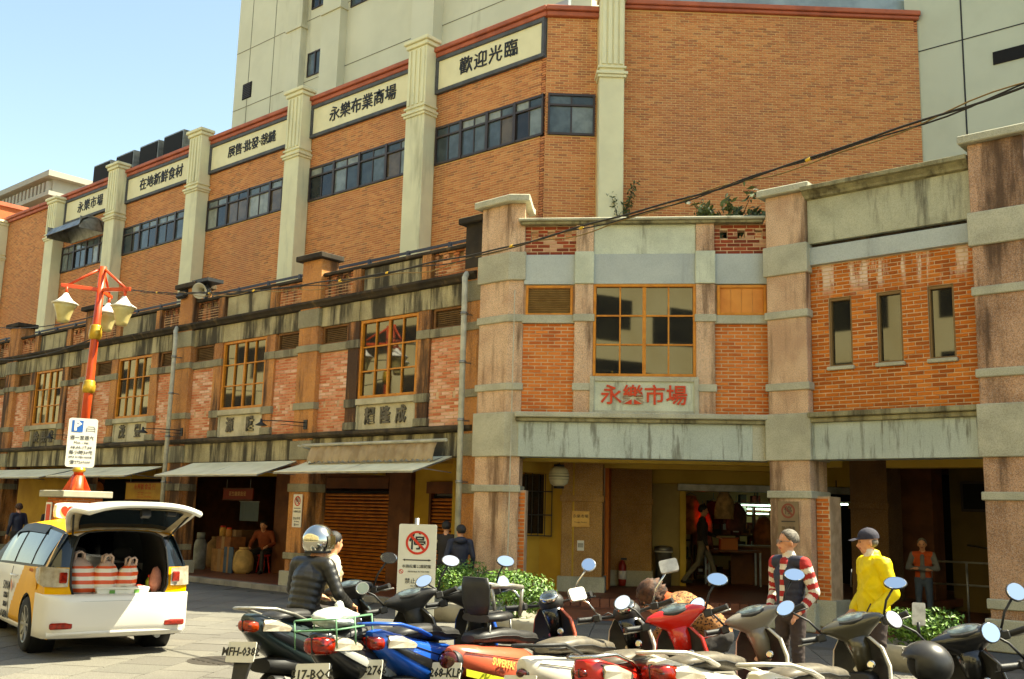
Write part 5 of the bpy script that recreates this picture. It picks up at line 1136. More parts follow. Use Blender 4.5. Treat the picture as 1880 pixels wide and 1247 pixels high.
    for s_ in (-1, 1): SQ('brake_cable', MB().tube([(.38, s_*.22, .97*zs), (.46, s_*.15, 1.0*zs), (.47, s_*.06, .93*zs), (.44, s_*.03, .8)], .005, 5), m_blk)
    for s_ in (-1, 1): Q('panel_seam', MBr().tube([(x, s_*(w_*.985+.003), z+h*.42) for x, w_, z, h in st_[1:]], .0035, 4).tube([(-.34, s_*(.186 if not retro else .203), z_) for z_ in (.46, .54, .62, .68)], .0035, 4), m_blk, cw)
    # tail
    if retro:
        tl = Q('tail_light', MB(MD @ Matrix.Translation((-.955, 0, .70)) @ Matrix.Diagonal((1, 1.25, 1, 1))).lathe([(.07*lens, -.02), (.072*lens, .02), (.05*lens, .045), (.02*lens, .055)], 18, ax=(-1, 0, .1)), lensm or m_tail)
        Q('tail_rim', MB(MD @ Matrix.Translation((-.955, 0, .70)) @ Matrix.Diagonal((1, 1.25, 1, 1))).lathe([(.08*lens, -.03), (.085*lens, .0), (.078*lens, .02)], 18, ax=(-1, 0, .1), cap=False), m_chrome if rail == 'chrome' else m_plas, tl)
    else:
        tl = Q('tail_light', MBr().loft([[(x, w_*math.copysign(abs(math.cos(t))**.6, math.cos(t)), z+h*math.copysign(abs(math.sin(t))**.6, math.sin(t))) for t in [2*math.pi*k_/20 for k_ in range(20)]] for x, w_, z, h in ((-1.0, .02*lens, .815, .014*lens), (-.995, .055*lens, .812, .034*lens), (-.97, .08*lens, .806, .048*lens), (-.93, .1*lens, .80, .056*lens), (-.86, .112*lens, .79, .06*lens))]), lensm or m_tail)
        Q('lens_divider', MBr().box(-1.002, -.9, -.004, .004, .81-.055*lens, .81+.048*lens).box(-.992, -.9, -.08*lens, .08*lens, .803, .809), m_plas, tl)
        for s in (-1, 1): Q('turn_signal', MBr().loft([[(-.9, s*.115, .76), (-.89, s*.128, .81), (-.88, s*.1, .85)], [(-.78, s*.163, .75), (-.76, s*.168, .79), (-.78, s*.15, .83)], [(-.66, s*.178, .74), (-.64, s*.18, .76), (-.66, s*.174, .78)]], smooth=False), m_clear, tl)
    fd = Q('rear_fender', MBr().loft([[(-.88, -.07, .68), (-.88, .07, .68), (-.86, .07, .665), (-.86, -.07, .665)], [(-.99, -.08, .56), (-.99, .08, .56), (-.97, .08, .55), (-.97, -.08, .55)], [(-1.08, -.05, .3), (-1.08, .05, .3), (-1.065, .05, .295), (-1.065, -.05, .295)], [(-1.12, -.02, .2), (-1.12, .02, .2), (-1.11, .02, .2), (-1.11, -.02, .2)]], smooth=False), m_plas)
    Q('reflector', MBr().box(-.985, -.965, -.04, .04, .635, .665), m_amb, fd)
    MPl = MD @ Matrix.Translation((-1.01, 0, .62)) @ Matrix.Rotation(R(-90), 4, 'Z') @ Matrix.Rotation(R(-16), 4, 'X')
    pl = Q('number_plate', rrect(MPl, .27, .15, .006, .012), m_plate, fd)
    if plate: text(plate, .085, m_sblk, MPl @ Matrix.Translation((0, -.002, 0)), 'plate_number', pl, local=True, depth=.002, bold=.002)
    if rail == 'chrome':
        Q('grab_rail', MBr().tube([(-.52, .16, .76), (-.62, .16, .84), (-.8, .15, .9), (-.95, .1, .9), (-1.0, 0, .9), (-.95, -.1, .9), (-.8, -.15, .9), (-.62, -.16, .84), (-.52, -.16, .76)], .013, 8), m_chrome)
    elif rail == 'loop':
        Q('grab_rail', MBr().tube([(-.5, .16, .78), (-.7, .17, .86), (-.9, .12, .87), (-.95, 0, .87), (-.9, -.12, .87), (-.7, -.17, .86), (-.5, -.16, .78)], .014, 8), m_plas)
    elif rail in ('white', 'alu', 'blackwing', 'blue'):
        mm = {'white': PAINT['white'], 'alu': m_alus, 'blackwing': m_gloss, 'blue': PAINT['blue']}[rail]
        gr_ = MBr()
        pts = [(-.45, .15, .81), (-.6, .17, .86), (-.8, .15, .915), (-.98, .08, .935), (-1.0, 0, .935), (-.98, -.08, .935), (-.8, -.15, .915), (-.6, -.17, .86), (-.45, -.15, .81)]
        rg = []
        for i, p in enumerate(pts):
            p = Vector(p); t = (Vector(pts[min(i+1, 8)])-Vector(pts[max(i-1, 0)])).normalized(); n_ = t.cross(Vector((0, 0, 1))).normalized()
            rg.append([p+n_*(.026*math.cos(q))+Vector((0, 0, .014*math.sin(q))) for q in [2*math.pi*k/10 for k in range(10)]])
        gr_.loft(rg); Q('grab_rail', gr_, mm)
    if rack:
        mg = mat('green_wire', (96, 140, 104), None, 3, .5); rk = MBr()
        for z in (.9, .97):
            rk.tube([(-.95, -.17, z), (-.5, -.17, z), (-.5, .17, z), (-.95, .17, z), (-.95, -.17, z)], .006, 5)
        for x, y in ((-.95, -.17), (-.95, .17), (-.5, -.17), (-.5, .17), (-.72, .17), (-.72, -.17)): rk.tube([(x, y, .97), (x, y, .78)], .006, 5)
        for i in range(6): rk.tube([(-.9+i*.08, -.17, .9), (-.9+i*.08, .17, .9)], .004, 5)
        Q('carrier_rack', rk, mg)
    Q('kick_stand', MB().tube([(.0, .12, .26), (-.02, .26, .03)], .012, 6), m_blk)
    if deco: deco(T, Q)
    return T
def hx(px_, py_, z): p = onZ(px_, py_, z); return (p.x, p.y)
def deco_pink(T, Q):
    for s in (-1, 1): Q('lime_stripe', MB(Matrix.Translation((0, 0, -.07))).loft([[(x, s*(w_+.003), z-.07)]+[(x, s*(w_+.006), z-.02)] for x, w_, z in ((-.9, .1, .66), (-.7, .17, .6), (-.5, .192, .55), (-.3, .2, .5))], cap=False, closed=False), PAINT['lime'])
    Mx = Matrix.Translation((-.56, -.205, .57)) @ Matrix.Rotation(R(6), 4, 'Z') @ Matrix.Rotation(R(12), 4, 'Y')
    text('SUPERFAST', .075, mat('gold_lettering', (214, 170, 90), None, 3, .4), Mx, 'lettering', T, local=True, depth=.004, bold=.002)
S1 = scooter(hx(655, 1088, 1.), 104, 'black sport scooter under the rider in the silver helmet', 'teal', 'black', inner='black', rail='alu', plate='MFH-0382', mir='ellipse', lens=.85, lensm=m_tailO, dz=.0, steer=20, lean=4)
S2 = scooter(hx(775, 1105, 1.), 107, 'dark scooter carrying a green wire rack, left of the blue one', 'black', 'black', inner='silver', rail=None, plate='517-BQC', rack=True, lens=1.1, dz=-.03, steer=34)
S3 = scooter(hx(885, 1092, 1.05), 100, 'bright blue scooter with white number plate', 'blue', 'black', inner='black', rail='blue', plate='NCF-2766', mir='ellipse', zs=1.04, lens=.9, dz=-.04, steer=30)
S4 = scooter(hx(1025, 1105, 1.), 95, 'salmon pink scooter with lime stripe and a child seat', 'pink', 'black', retro=True, mir='round', rail=None, plate='268-KLP', deco=deco_pink, lens=1., lensm=m_tailD, dz=-.07, steer=22, lean=5)
S5 = scooter(hx(1170, 1118, 1.02), 93, 'cream white scooter with grey seat between the pink and the red', 'white', 'grey', retro=True, mir='rect', rail='loop', plate='NBS-1572', lens=.45, lensm=m_tailD, dz=-.045, steer=28)
S6 = scooter(hx(1265, 1132, 1.02), 96, 'glossy red scooter with chrome grab rail', 'red', 'grey', retro=False, hset='red', mir='ellipse', rail='chrome', plate='MGA-6035', lens=.5, dz=-.06, steer=30)
S7 = scooter(hx(1415, 1140, 1.), 89, 'white scooter with large red tail light and grey handlebar cover', 'white', 'grey', hset='grey', mir='ellipse', rail='white', plate='EPQ-8716', lens=1.15, dz=-.075, steer=36, lean=8)
S8 = scooter(hx(1600, 1155, 1.), 87, 'white scooter with chunky rear rail and black handlebar cover', 'white', 'grey', hset='olive', mir='ellipse', rail='white', plate='NKD-2298', lens=.5, lensm=m_tailD, dz=-.085, steer=34, lean=8)
S9 = scooter(hx(1808, 1180, 1.), 86, 'black scooter at the right with a helmet on its seat', 'black', 'black', hset='black', mir='round', rail='blackwing', plate='MRT-5107', lens=.6, lensm=m_tailD, dz=-.09, steer=30, lean=7)
S10 = scooter(hx(1990, 1205, 1.), 86, 'dark scooter cut by the right edge, only a grip showing', 'black', 'black', mir='round', rail='loop', steer=30)
def son(S, p): return tuple(S.matrix_basis @ Vector(p))
# child seat on the pink scooter
CS = thing('child_seat', son(S4, (-.35, 0, .81)), 'black child seat with a steel hoop on the pink scooter', 'child seat', rz=R(95))
def LQ(T, name, b, m, bev=0): return b.build(name, m, T, bev, local=True)
LQ(CS, 'backrest', MB().loft([[(x+.02*math.cos(q)*1.2-.03*math.sin(q)**2*0, w_*math.sin(q), z) for q in [2*math.pi*k/16 for k in range(16)]] for x, z, w_ in ((-.28, .12, .1), (-.3, .2, .13), (-.31, .32, .14), (-.32, .4, .12))]), m_plas, .0)
LQ(CS, 'pad', MB().loft([sup((0, .1), .13, .03, 14, .6, -.3), sup((0, .1), .14, .035, 14, .6, -.1), sup((0, .1), .1, .03, 14, .6, .05)]), m_seatB)
LQ(CS, 'hoop', MB().tube([(-.3, .13, .34), (-.1, .17, .34), (.08, .15, .32), (.14, 0, .31), (.08, -.15, .32), (-.1, -.17, .34), (-.3, -.13, .34)], .018, 8).tube([(.08, .15, .32), (.1, .12, .1)], .014, 8).tube([(.08, -.15, .32), (.1, -.12, .1)], .014, 8), m_alus)
for x, y in ((-.25, .1), (-.25, -.1), (.0, .1), (.0, -.1)): LQ(CS, 'leg', MB().tube([(x, y, .08), (x*1.1, y*1.2, -.05)], .008, 6), m_metal)
# load on the rack and helmet on the seat
LB = thing('plastic_bag', son(S2, (-.72, 0, .9)), 'crumpled white plastic bag in the green rack', 'bag', rz=R(107))
def blob(rx, ry, rz, amp, seed, nu=20, nv=12, c=(0, 0, 0)):
    b = MB(); rnd = random.Random(seed); ph = [(rnd.uniform(2, 7), rnd.uniform(2, 7), rnd.uniform(0, 6)) for _ in range(5)]; rings = []
    for i in range(nv+1):
        t = -math.pi/2+math.pi*i/nv; q = max(math.cos(t), .02)
        rings.append([(c[0]+rx*q*math.cos(p)*k_, c[1]+ry*q*math.sin(p)*k_, c[2]+rz*math.sin(t)*(1+(k_-1)*.5)) for p in [2*math.pi*j/nu for j in range(nu)] for k_ in [1+amp*sum(math.sin(a*p*1.0//1*1.0+b_*t+c_) if 0 else math.sin(round(a)*p+b_*t+c_) for a, b_, c_ in ph)/2]])
    return b.loft(rings, cap=False)
LQ(LB, 'bag', blob(.2, .14, .07, .12, 3, c=(0, 0, .04)), mat('white_film', (196, 200, 192), (170, 176, 166), 9, .5)); LQ(LB, 'knot', blob(.04, .03, .04, .2, 5, 10, 8, (.05, 0, .11)), MATS['white_film'])
HM = thing('motorcycle_helmet', son(S9, (-.3, -.02, .8)), 'matt black open helmet resting on the right hand scooter', 'helmet', rz=R(200))
def helmet(T, mshell, mvis=None, open_=True):
    rings = []
    for i in range(15):
        ph = R(-38+i*9.1); rr = math.cos(ph)
        rings.append([(.145*rr*math.cos(t), .125*rr*math.sin(t), .13*math.sin(ph)+.1) for t in [2*math.pi*k/28 for k in range(28)]])
    fs = MB(); n = 28
    V = [p for q in rings for p in q]; F = []
    for i in range(14):
        for j in range(n):
            ang = math.degrees(2*math.pi*(j+.5)/n); ang = ang-360 if ang > 180 else ang; z = rings[i][j][2]
            if open_ and abs(ang) < 62 and z < .135: continue
            a_, b_ = i*n+j, i*n+(j+1) % n; F.append((a_, b_, b_+n, a_+n))
    fs.add(V, F, True); o = LQ(T, 'shell', fs, mshell)
    md = o.modifiers.new('s', 'SOLIDIFY'); md.thickness = .018
    LQ(T, 'lining', MB().ell((-.01, 0, .1), (.118, .1, .105), 16, 10), m_dark)
    LQ(T, 'trim', MB().tube([(.145*math.cos(R(-38))*math.cos(t), .125*math.cos(R(-38))*math.sin(t), .02) for t in [R(70+i*10) for i in range(23)]], .009, 6), m_plas)
    if mvis: LQ(T, 'visor', MB().loft([[(.158*math.cos(t)*c_, .138*math.sin(t)*c_, z) for t in [R(-75+k*10) for k in range(16)]] for z, c_ in ((-.01, .9), (.05, 1.0), (.11, 1.0), (.15, .94))], cap=False, closed=False), mvis)
helmet(HM, mat('matt_black_shell', (46, 44, 42), (34, 33, 31), 8, .38, obj=True)); MXh = Matrix.Translation((.13, 0, .165)) @ Matrix.Rotation(R(90), 4, 'Z')
LQ(HM, 'emblem', MB(MXh).extr([(-.04, 0, .0), (-.01, 0, .02), (.04, 0, .015), (.015, 0, .0), (.03, 0, -.012), (-.02, 0, -.008)], (0, .006, 0)), m_alus)
PHN = thing('phone_holder', son(S9, (.3, .26, 1.05)), 'chrome phone holder clamped to the right hand scooter', 'phone holder', rz=R(86))
LQ(PHN, 'cradle', rrect(Matrix.Rotation(R(-70), 4, 'Z') @ Matrix.Rotation(R(-25), 4, 'X') @ Matrix.Translation((0, 0, .12)), .08, .15, .015, .01), m_alus); LQ(PHN, 'stem', MB().tube([(0, 0, -.03), (0, .0, .06)], .012, 6), m_blk)
# ------------------------------------------------------------------ taxi with its tailgate open
m_yel = mat('taxi_yellow', (222, 162, 8), (214, 154, 6), 3, .42, ior=1.3, obj=True); m_tw = mat('taxi_white', (214, 210, 200), None, 3, .28, coat=.6, obj=True)
m_cglass = mat('tinted_car_glass', (24, 32, 38), None, 3, .03, ior=1.5); m_cblk = mat('car_black_trim', (24, 24, 23), None, 3, .5); m_trim = mat('grey_car_lining', (92, 84, 70), (74, 68, 58), 10, .9)
m_car_in = mat('car_interior', (34, 31, 28), None, 6, .9)
hc = R(168); ctr = Vector((-12.03, 5.43, 0))-Matrix.Rotation(hc, 3, 'Z') @ Vector((-1.38, .78, 0))
CAR = thing('taxi', (ctr.x, ctr.y, .02), 'white and yellow taxi estate with its tailgate raised', 'taxi', rz=hc); CAR.matrix_basis = CAR.matrix_basis @ Matrix.Diagonal((.95, .93, .97, 1))
def CQ(name, b, m, par=None, bev=0): return b.build(name, m, par or CAR, bev, local=True)
def lerpt(tb, x):
    if x <= tb[0][0]: return tb[0][1]
    for (a, p), (b, q) in zip(tb, tb[1:]):
        if x <= b: t = (x-a)/(b-a); t = t*t*(3-2*t) if 0 else t; return p+(q-p)*t
    return tb[-1][1]
BELT = [(-2.2, 1.0), (-1.2, .97), (.6, .93), (1.0, .92), (1.7, .82), (2.1, .7), (2.28, .6)]
ROOF = [(-2.2, 1.40), (-1.9, 1.46), (-1.2, 1.51), (-.4, 1.52), (.1, 1.49), (.5, 1.36), (1.15, .99), (1.4, .95), (2.1, .76), (2.28, .64)]
def taper(x): return 1-.10*max(0, (x-1.2)/1.05)**2-.05*max(0, (-x-1.5)/.75)**2
def ysid(x, z): # half width of the lower body
    q = (z-.55)/.4; return (.872-.03*q*q-(.07 if z < .26 else 0))*taper(x)
XR, XF = -2.1, 2.26
def arch(x, z): return min(math.hypot(x-xa, z-.31) for xa in (-1.38, 1.37))
for s, nm in ((1, 'left'), (-1, 'right')):
    nu, nv = 110, 14; V = []; F = []; K = []
    for i in range(nu+1):
        x = XR+(XF-XR)*i/nu; zb = lerpt(BELT, x)
        for j in range(nv+1):
            z = .2+(zb-.2)*j/nv; xx, zz = x, z
            for xa in (-1.38, 1.37):
                d = math.hypot(x-xa, z-.31)
                if .30 < d < .375: xx = xa+(x-xa)/d*.36; zz = .31+(z-.31)/d*.36
            V.append((xx, s*ysid(xx, zz), zz))
    for i in range(nu):
        for j in range(nv):
            x = XR+(XF-XR)*(i+.5)/nu; z = .2+(lerpt(BELT, x)-.2)*(j+.5)/nv
            if arch(x, z) < .345: continue
            a = i*(nv+1)+j; F.append((a, a+nv+1, a+nv+2, a+1)); K.append(1 if x < -.62-.9*(max(z, .3)-.55) else 0)
    b = MB(); b.add(V, F, True); b.mi = K
    CQ('side_panel', b, [m_tw, m_yel])
    CQ('wheel_arch', MB().lathe([(.36, -.18), (.36, .1)], 28, (-1.38, s*.74, .31), (0, s, 0), cap=False).lathe([(.02, -.18), (.36, -.18)], 28, (-1.38, s*.74, .31), (0, s, 0), cap=False), m_cblk)
    CQ('wheel_arch', MB().lathe([(.36, -.18), (.36, .1)], 28, (1.37, s*.72, .31), (0, s, 0), cap=False).lathe([(.02, -.18), (.36, -.18)], 28, (1.37, s*.72, .31), (0, s, 0), cap=False), m_cblk)
    # glasshouse: pillars and side windows
    def up(x, t):
        zb, zr = lerpt(BELT, x), lerpt(ROOF, x)-.05; z = zb+(zr-zb)*t
        return (x, s*(ysid(x, zb)-.01-(.2*t**1.3)*min(1, (zr-zb)/.45)), z)
    xs = [-2.1+i*.05 for i in range(66)]; xs = [x for x in xs if x <= 1.1]
    CQ('window_surround', MB().loft([[up(x, t) for t in (0, .25, .5, .75, 1)] for x in xs], cap=False, closed=False), m_cblk)
    for a, c in ((-1.98, -1.33), (-1.25, -.42), (-.32, .5)):
        n = 12; g = [[(q[0], q[1]+s*.008, q[2]) for q in [up(a+(c-a)*i/n+(.12*(1-t) if a < -1.9 else 0)*(1-i/n), .06+.86*t) for t in (0, .33, .66, 1)]] for i in range(n+1)]
        CQ('side_window', MB().loft(g, cap=False, closed=False), m_cglass)
    CQ('rain_visor', MB().loft([[(up(x, .8)[0], up(x, .8)[1]+s*.03, up(x, .8)[2]), (up(x, .97)[0], up(x, .97)[1]+s*.012, up(x, .97)[2])] for x in [-1.3+i*.1 for i in range(18)]], cap=False, closed=False), m_cblk)
    CQ('door_handle', MB().tube([(-.72, s*.875, .82), (-.66, s*.9, .83), (-.52, s*.9, .83), (-.46, s*.875, .82)], .014, 8), m_tw)
    seam = MB()
    for x in (-.38, .52): seam.tube([(x, s*(ysid(x, z)+.001), z) for z in (.28, .45, .62, .8, .93)], .004, 4)
    CQ('door_seam', seam, m_cblk)
    CQ('sill', MB().loft([[(x, s*ysid(x, .24), .26), (x, s*(ysid(x, .24)+.02), .21), (x, s*(ysid(x, .24)-.1), .17)] for x in [-1.0+i*.1 for i in range(20)]], cap=False, closed=False), m_tw)
# fuel flap and roof
CQ('fuel_flap', rrect(Matrix.Translation((-1.72, .872, .82)) @ Matrix.Rotation(R(180), 4, 'Z') @ Matrix.Rotation(R(3), 4, 'X'), .17, .17, .004, .04), m_yel)
rf = []
for i in range(50):
    x = -2.12+i*.0895; zb, zr = lerpt(BELT, x), lerpt(ROOF, x); w1 = ysid(x, zb)-.01-.2*min(1, max(0, (zr-.05-zb)/.45)) if zr-.05 > zb else ysid(x, zb)
    z1 = max(zr-.05, zb)
    rf.append([(x, w1*k, z1+(zr+.01-z1)*(1-abs(k)**2.6)) for k in (-1, -.93, -.8, -.5, 0, .5, .8, .93, 1)])
CQ('roof', MB().loft([q for q in rf if q[0][0] <= .35], cap=False, closed=False), m_yel)
CQ('windscreen', MB().loft([q for q in rf if .26 <= q[0][0] <= 1.2], cap=False, closed=False), m_cglass)
CQ('bonnet', MB().loft([q for q in rf if q[0][0] >= 1.1], cap=False, closed=False), m_tw)
CQ('nose', MB().loft([[(2.25, y, .2), (2.31, y, .35), (2.3, y, .5), (2.25, y, .66)] for y in (-.76, -.4, 0, .4, .76)], cap=False, closed=False), m_tw)
CQ('underbody', MB().box(-2.1, 2.2, -.74, .74, .2, .24), m_cblk)
for x in (-1.38, 1.37):
    for s in (1, -1):
        c = (x, s*.78, .315); w = CQ('wheel', MB().lathe([(.2, -.1), (.28, -.11), (.312, -.08), (.315, 0), (.312, .07), (.285, .095), (.215, .09)], 30, c, (0, s, 0), cap=False), m_tyre)
        CQ('hub_face', MB().lathe([(.21, .03), (.02, .02)], 24, c, (0, s, 0), cap=False), m_cblk, w)
        rm = MB().lathe([(.222, -.02), (.222, .085), (.2, .09), (.2, .0)], 28, c, (0, s, 0), cap=False).lathe([(.045, .02), (.045, .075), (.02, .08)], 14, c, (0, s, 0))
        for i in range(10):
            t = 2*math.pi*i/10; rm.bar((x+.03*math.cos(t), s*(.78+.065), .315+.03*math.sin(t)), (x+.205*math.cos(t), s*(.78+.075), .315+.205*math.sin(t)), .024, .03)
        CQ('rim', rm, m_rim, w)
# rear end: bumper, frame of the tailgate opening, lamps
def rb_x(y, z): return -2.1-(.19-.35*max(0, abs(y)-.45)**2*2.2)*(1 if z < .7 else .5)
rings = []
for z, k in ((.22, .55), (.28, .9), (.36, 1.0), (.5, 1.04), (.62, 1.02), (.68, .98), (.70, .82), (.705, .3)):
    row = []
    for i in range(25):
        y = .87*(-1+2*i/24); e = abs(y)/.87; x = -2.1-.2*k*(1-.75*e**6)
        if e > .86: x += .0
        row.append((x, y*(.985 if z > .25 else .95), z))
    rings.append([(-1.78, -.868, row[0][2])]+row+[(-1.78, .868, row[0][2])])
CQ('rear_bumper', MB().loft(rings, cap=False, closed=False), m_tw)
CQ('bumper_seam', MB().tube([(-2.3+.16*abs(k)**6, .84*k, .63) for k in [-1+i*.1 for i in range(21)]], .004, 4), m_cblk)
CQ('bumper_lip', MB().loft([[(-2.27+.1*abs(k)**4, .8*k, .31), (-2.31+.1*abs(k)**4, .8*k, .275), (-2.2, .8*k, .24)] for k in [-1+i*.1 for i in range(21)]], cap=False, closed=False), m_tw)
for s in (1, -1): CQ('reflector', MB().box(-2.325+.03, -2.25, s*.66-.13, s*.66+.13, .33, .4), m_tail, bev=.015)
OPN = [(.54, .70), (.575, .80), (.58, 1.0), (.555, 1.2), (.5, 1.35), (.4, 1.40), (.2, 1.42), (0, 1.425)]
OUT = [(.84, .69), (.85, .82), (.83, 1.0), (.75, 1.2), (.66, 1.38), (.5, 1.43), (.25, 1.45), (0, 1.455)]
inr = OPN+[(-y, z) for y, z in OPN[-2::-1]]; outr = OUT+[(-y, z) for y, z in OUT[-2::-1]]
xz = lambda z: -2.19+.32*max(0, z-.8)*.62
oring = [(xz(z)+.07, y, z) for y, z in outr]; iring = [(xz(z), y, z) for y, z in inr]; iring2 = [(xz(z)+.04, y*.985, z-.004) for y, z in inr]; deep = [(-1.25, y*.95, z) for y, z in inr]
tgf = MB(); tgf.loft([oring, [(xz(z)+.01, y*.5+yo*.5, z*.5+zo*.5) for (y, z), (yo, zo) in zip(inr, outr)], iring], cap=False, closed=False)
for q_, f_ in enumerate(tgf.f):
    cz_ = sum(tgf.v[k_][2] for k_ in f_)/4; cx_ = max(abs(tgf.v[k_][1]) for k_ in f_); tgf.mi[q_] = (1 if cx_ > .7 and cz_ < 1.02 else (2 if cz_ > 1.02 and cx_ > .62 and cz_ < 1.36 else 0))
CQ('tailgate_frame', tgf, [m_tw, m_yel, m_cglass])
CQ('weather_strip', MB().tube(iring, .014, 6), m_cblk)
CQ('boot_lining', MB().loft([iring2, deep], cap=False, closed=False), m_car_in)
CQ('boot_floor', MB().box(-2.17, -1.2, -.56, .56, .64, .69), m_trim)
CQ('quarter_fill', MB().loft([[(xz(z)+.07, s_*y, z) for y, z in OUT[:6]] for s_ in (1,)]+[[(-1.95, y-.005, z-.01) for y, z in OUT[:6]]], cap=False, closed=False).loft([[(xz(z)+.07, -y, z) for y, z in OUT[:6]], [(-1.95, -y+.005, z-.01) for y, z in OUT[:6]]], cap=False, closed=False), m_yel)
for s in (1, -1):
    tl = CQ('tail_lamp', MB().loft([[(-2.215, s*.61, .79), (-2.205, s*.61, .99)], [(-2.195, s*.74, .785), (-2.175, s*.73, 1.0)], [(-2.13, s*.865, .79), (-2.1, s*.86, 1.01)], [(-1.95, s*.895, .82), (-1.93, s*.885, 1.0)], [(-1.8, s*.89, .88), (-1.78, s*.882, .98)]], cap=False, closed=False), m_clear)
    CQ('red_insert', MB().box(-2.225, -2.2, s*.67-.045, s*.67+.045, .83, .95), m_tail, tl, .01)
    CQ('seat_back', MB().loft([sup((s*.3, .7), .25, .18, 14, .5, -1.3), sup((s*.3, .72), .25, .28, 14, .5, -1.22), sup((s*.3, .72), .24, .28, 14, .5, -1.1)]), m_car_in)
    CQ('headrest', MB().ell((-1.2, s*.3, 1.12), (.06, .14, .08), 12, 8), m_car_in)
CQ('seat_back', MB().box(-1.24, -1.1, -.56, .56, .5, .92), m_car_in, bev=.02)
# raised tailgate
hgM = Matrix.Translation((-1.98, 0, 1.46)) @ Matrix.Rotation(R(20), 4, 'Y')
def hp(k, l): # k -1..1 across, l 0..1 from hinge to tip
    return Vector((-.98*l-.1*(1-k*k)*l, (.6+.12*math.sin(math.pi*min(l*.9, 1)))*k, .05*math.sin(math.pi*l)-.06*abs(k)**4-.11*max(0, l-.62)/.38*(.4+.6*(1-k*k)*0+.6)))
ks = [-1+i/8 for i in range(17)]; lsx = [i/10 for i in range(11)]
tg = CQ('tailgate', MB(hgM).loft([[hp(k, l)+Vector((0, 0, .035)) for k in ks] for l in lsx], cap=False, closed=False), m_tw)
CQ('tailgate_inner', MB(hgM).loft([[hp(k, l)*1.0-Vector((0, 0, .03+.02*(1-k*k))) for k in ks] for l in lsx], cap=False, closed=False), mat('tailgate_lining', (176, 162, 132), (150, 138, 112), 8, .7), tg)
CQ('tailgate_edge', MB(hgM).tube([hp(-1, l) for l in lsx]+[hp(k, 1) for k in ks[1:]]+[hp(1, l) for l in lsx[::-1][1:]], .035, 8), m_tw, tg)
CQ('rear_window', MB(hgM).loft([[hp(k*.82, l)-Vector((0, 0, .056)) for k in ks] for l in (.1, .2, .3, .4, .5, .58)], cap=False, closed=False), m_cglass, tg)
CQ('roof_spoiler', MB(hgM).loft([[hp(k*.96, l)+Vector((0, 0, .05+.03*l)) for k in ks] for l in (0, .1, .2, .26)], cap=False, closed=False), m_yel, tg)
CQ('latch', MB(hgM).box(-.985, -.9, -.05, .05, -.2, -.12), m_cblk, tg); CQ('tailgate_handle', MB(hgM).box(-.98, -.94, -.36, -.24, -.19, -.14), m_cblk, tg, .01)
for s in (1, -1): CQ('gas_strut', MB().tube([(-2.02, s*.56, 1.3), tuple(hgM @ (hp(s*.95, .5)-Vector((0, 0, .03))))], .012, 7), m_cblk, tg)
CQ('hinge_bar', MB().box(-2.02, -1.9, -.5, .5, 1.425, 1.45), m_cblk, tg)
CQ('exhaust', MB().tube([(-1.9, -.5, .24), (-2.2, -.5, .22)], .04, 10), m_metal)
# roof sign and door lettering
rs_ = CQ('roof_sign', MB().loft([sup((0, 1.62), .34, .1, 14, .35, -.15), sup((0, 1.62), .36, .11, 14, .35, -.08), sup((0, 1.62), .34, .1, 14, .35, .0)], smooth=False), m_white)
text('♥yoxi', .15, m_sred, Matrix.Translation((-.157, .06, 1.6)) @ Matrix.Rotation(R(-90), 4, 'Z'), 'lettering', rs_, local=True, depth=.006, bold=.002)
MS_ = Matrix.Translation((-.36, .885, .0)) @ Matrix.Rotation(R(180), 4, 'Z')
for body, x, z, sz in (('51914', .1, .68, .15), ('台北市', .1, .56, .08), ('計程車', .1, .45, .07), ('8 3/24', .12, .33, .13)):
    text(body, sz, m_sblk, Matrix.Translation((x-.35, .884, z)) @ Matrix.Rotation(R(180), 4, 'Z'), 'door_lettering', CAR, local=True, depth=.006)
CQ('orange_mark', MB().extr([(-.56, .882, .62), (-.5, .884, .7), (-.53, .884, .78), (-.6, .882, .7)], (0, .003, 0)), m_amb)
text('HYBRID', .06, mat('orange_lettering', (196, 110, 30), None, 3, .4), Matrix.Translation((-1.5, .872, .94)) @ Matrix.Rotation(R(180), 4, 'Z'), 'badge', CAR, local=True, depth=.004)
# luggage in the boot
CMt = CAR.matrix_basis
mb_ = bpy.data.materials.new('striped_bag_film'); mb_.use_nodes = True; MATS['striped_bag_film'] = mb_
N_, L_ = mb_.node_tree.nodes, mb_.node_tree.links; wv = N_.new('ShaderNodeTexWave'); wv.bands_direction = 'Z'; wv.inputs['Scale'].default_value = 3.6; wv.inputs['Distortion'].default_value = .7; wv.inputs['Detail'].default_value = 1
tcn = N_.new('ShaderNodeTexCoord'); L_.new(tcn.outputs['Object'], wv.inputs['Vector']); cr = N_.new('ShaderNodeValToRGB'); cr.color_ramp.interpolation = 'CONSTANT'; cr.color_ramp.elements[0].color = lin((226, 216, 196)); cr.color_ramp.elements[1].color = lin((214, 84, 40)); cr.color_ramp.elements[1].position = .5
L_.new(wv.outputs[0], cr.inputs[0]); sxz = N_.new('ShaderNodeSeparateXYZ'); L_.new(tcn.outputs['Object'], sxz.inputs[0]); mp_ = N_.new('ShaderNodeMath'); mp_.operation = 'GREATER_THAN'; mp_.inputs[1].default_value = .31; L_.new(sxz.outputs[2], mp_.inputs[0])
mxn = N_.new('ShaderNodeMix'); mxn.data_type = 'RGBA'; L_.new(mp_.outputs[0], mxn.inputs[0]); L_.new(cr.outputs[0], mxn.inputs[6]); mxn.inputs[7].default_value = lin((186, 158, 142)); L_.new(mxn.outputs[2], N_['Principled BSDF'].inputs['Base Color']); N_['Principled BSDF'].inputs['Roughness'].default_value = .45
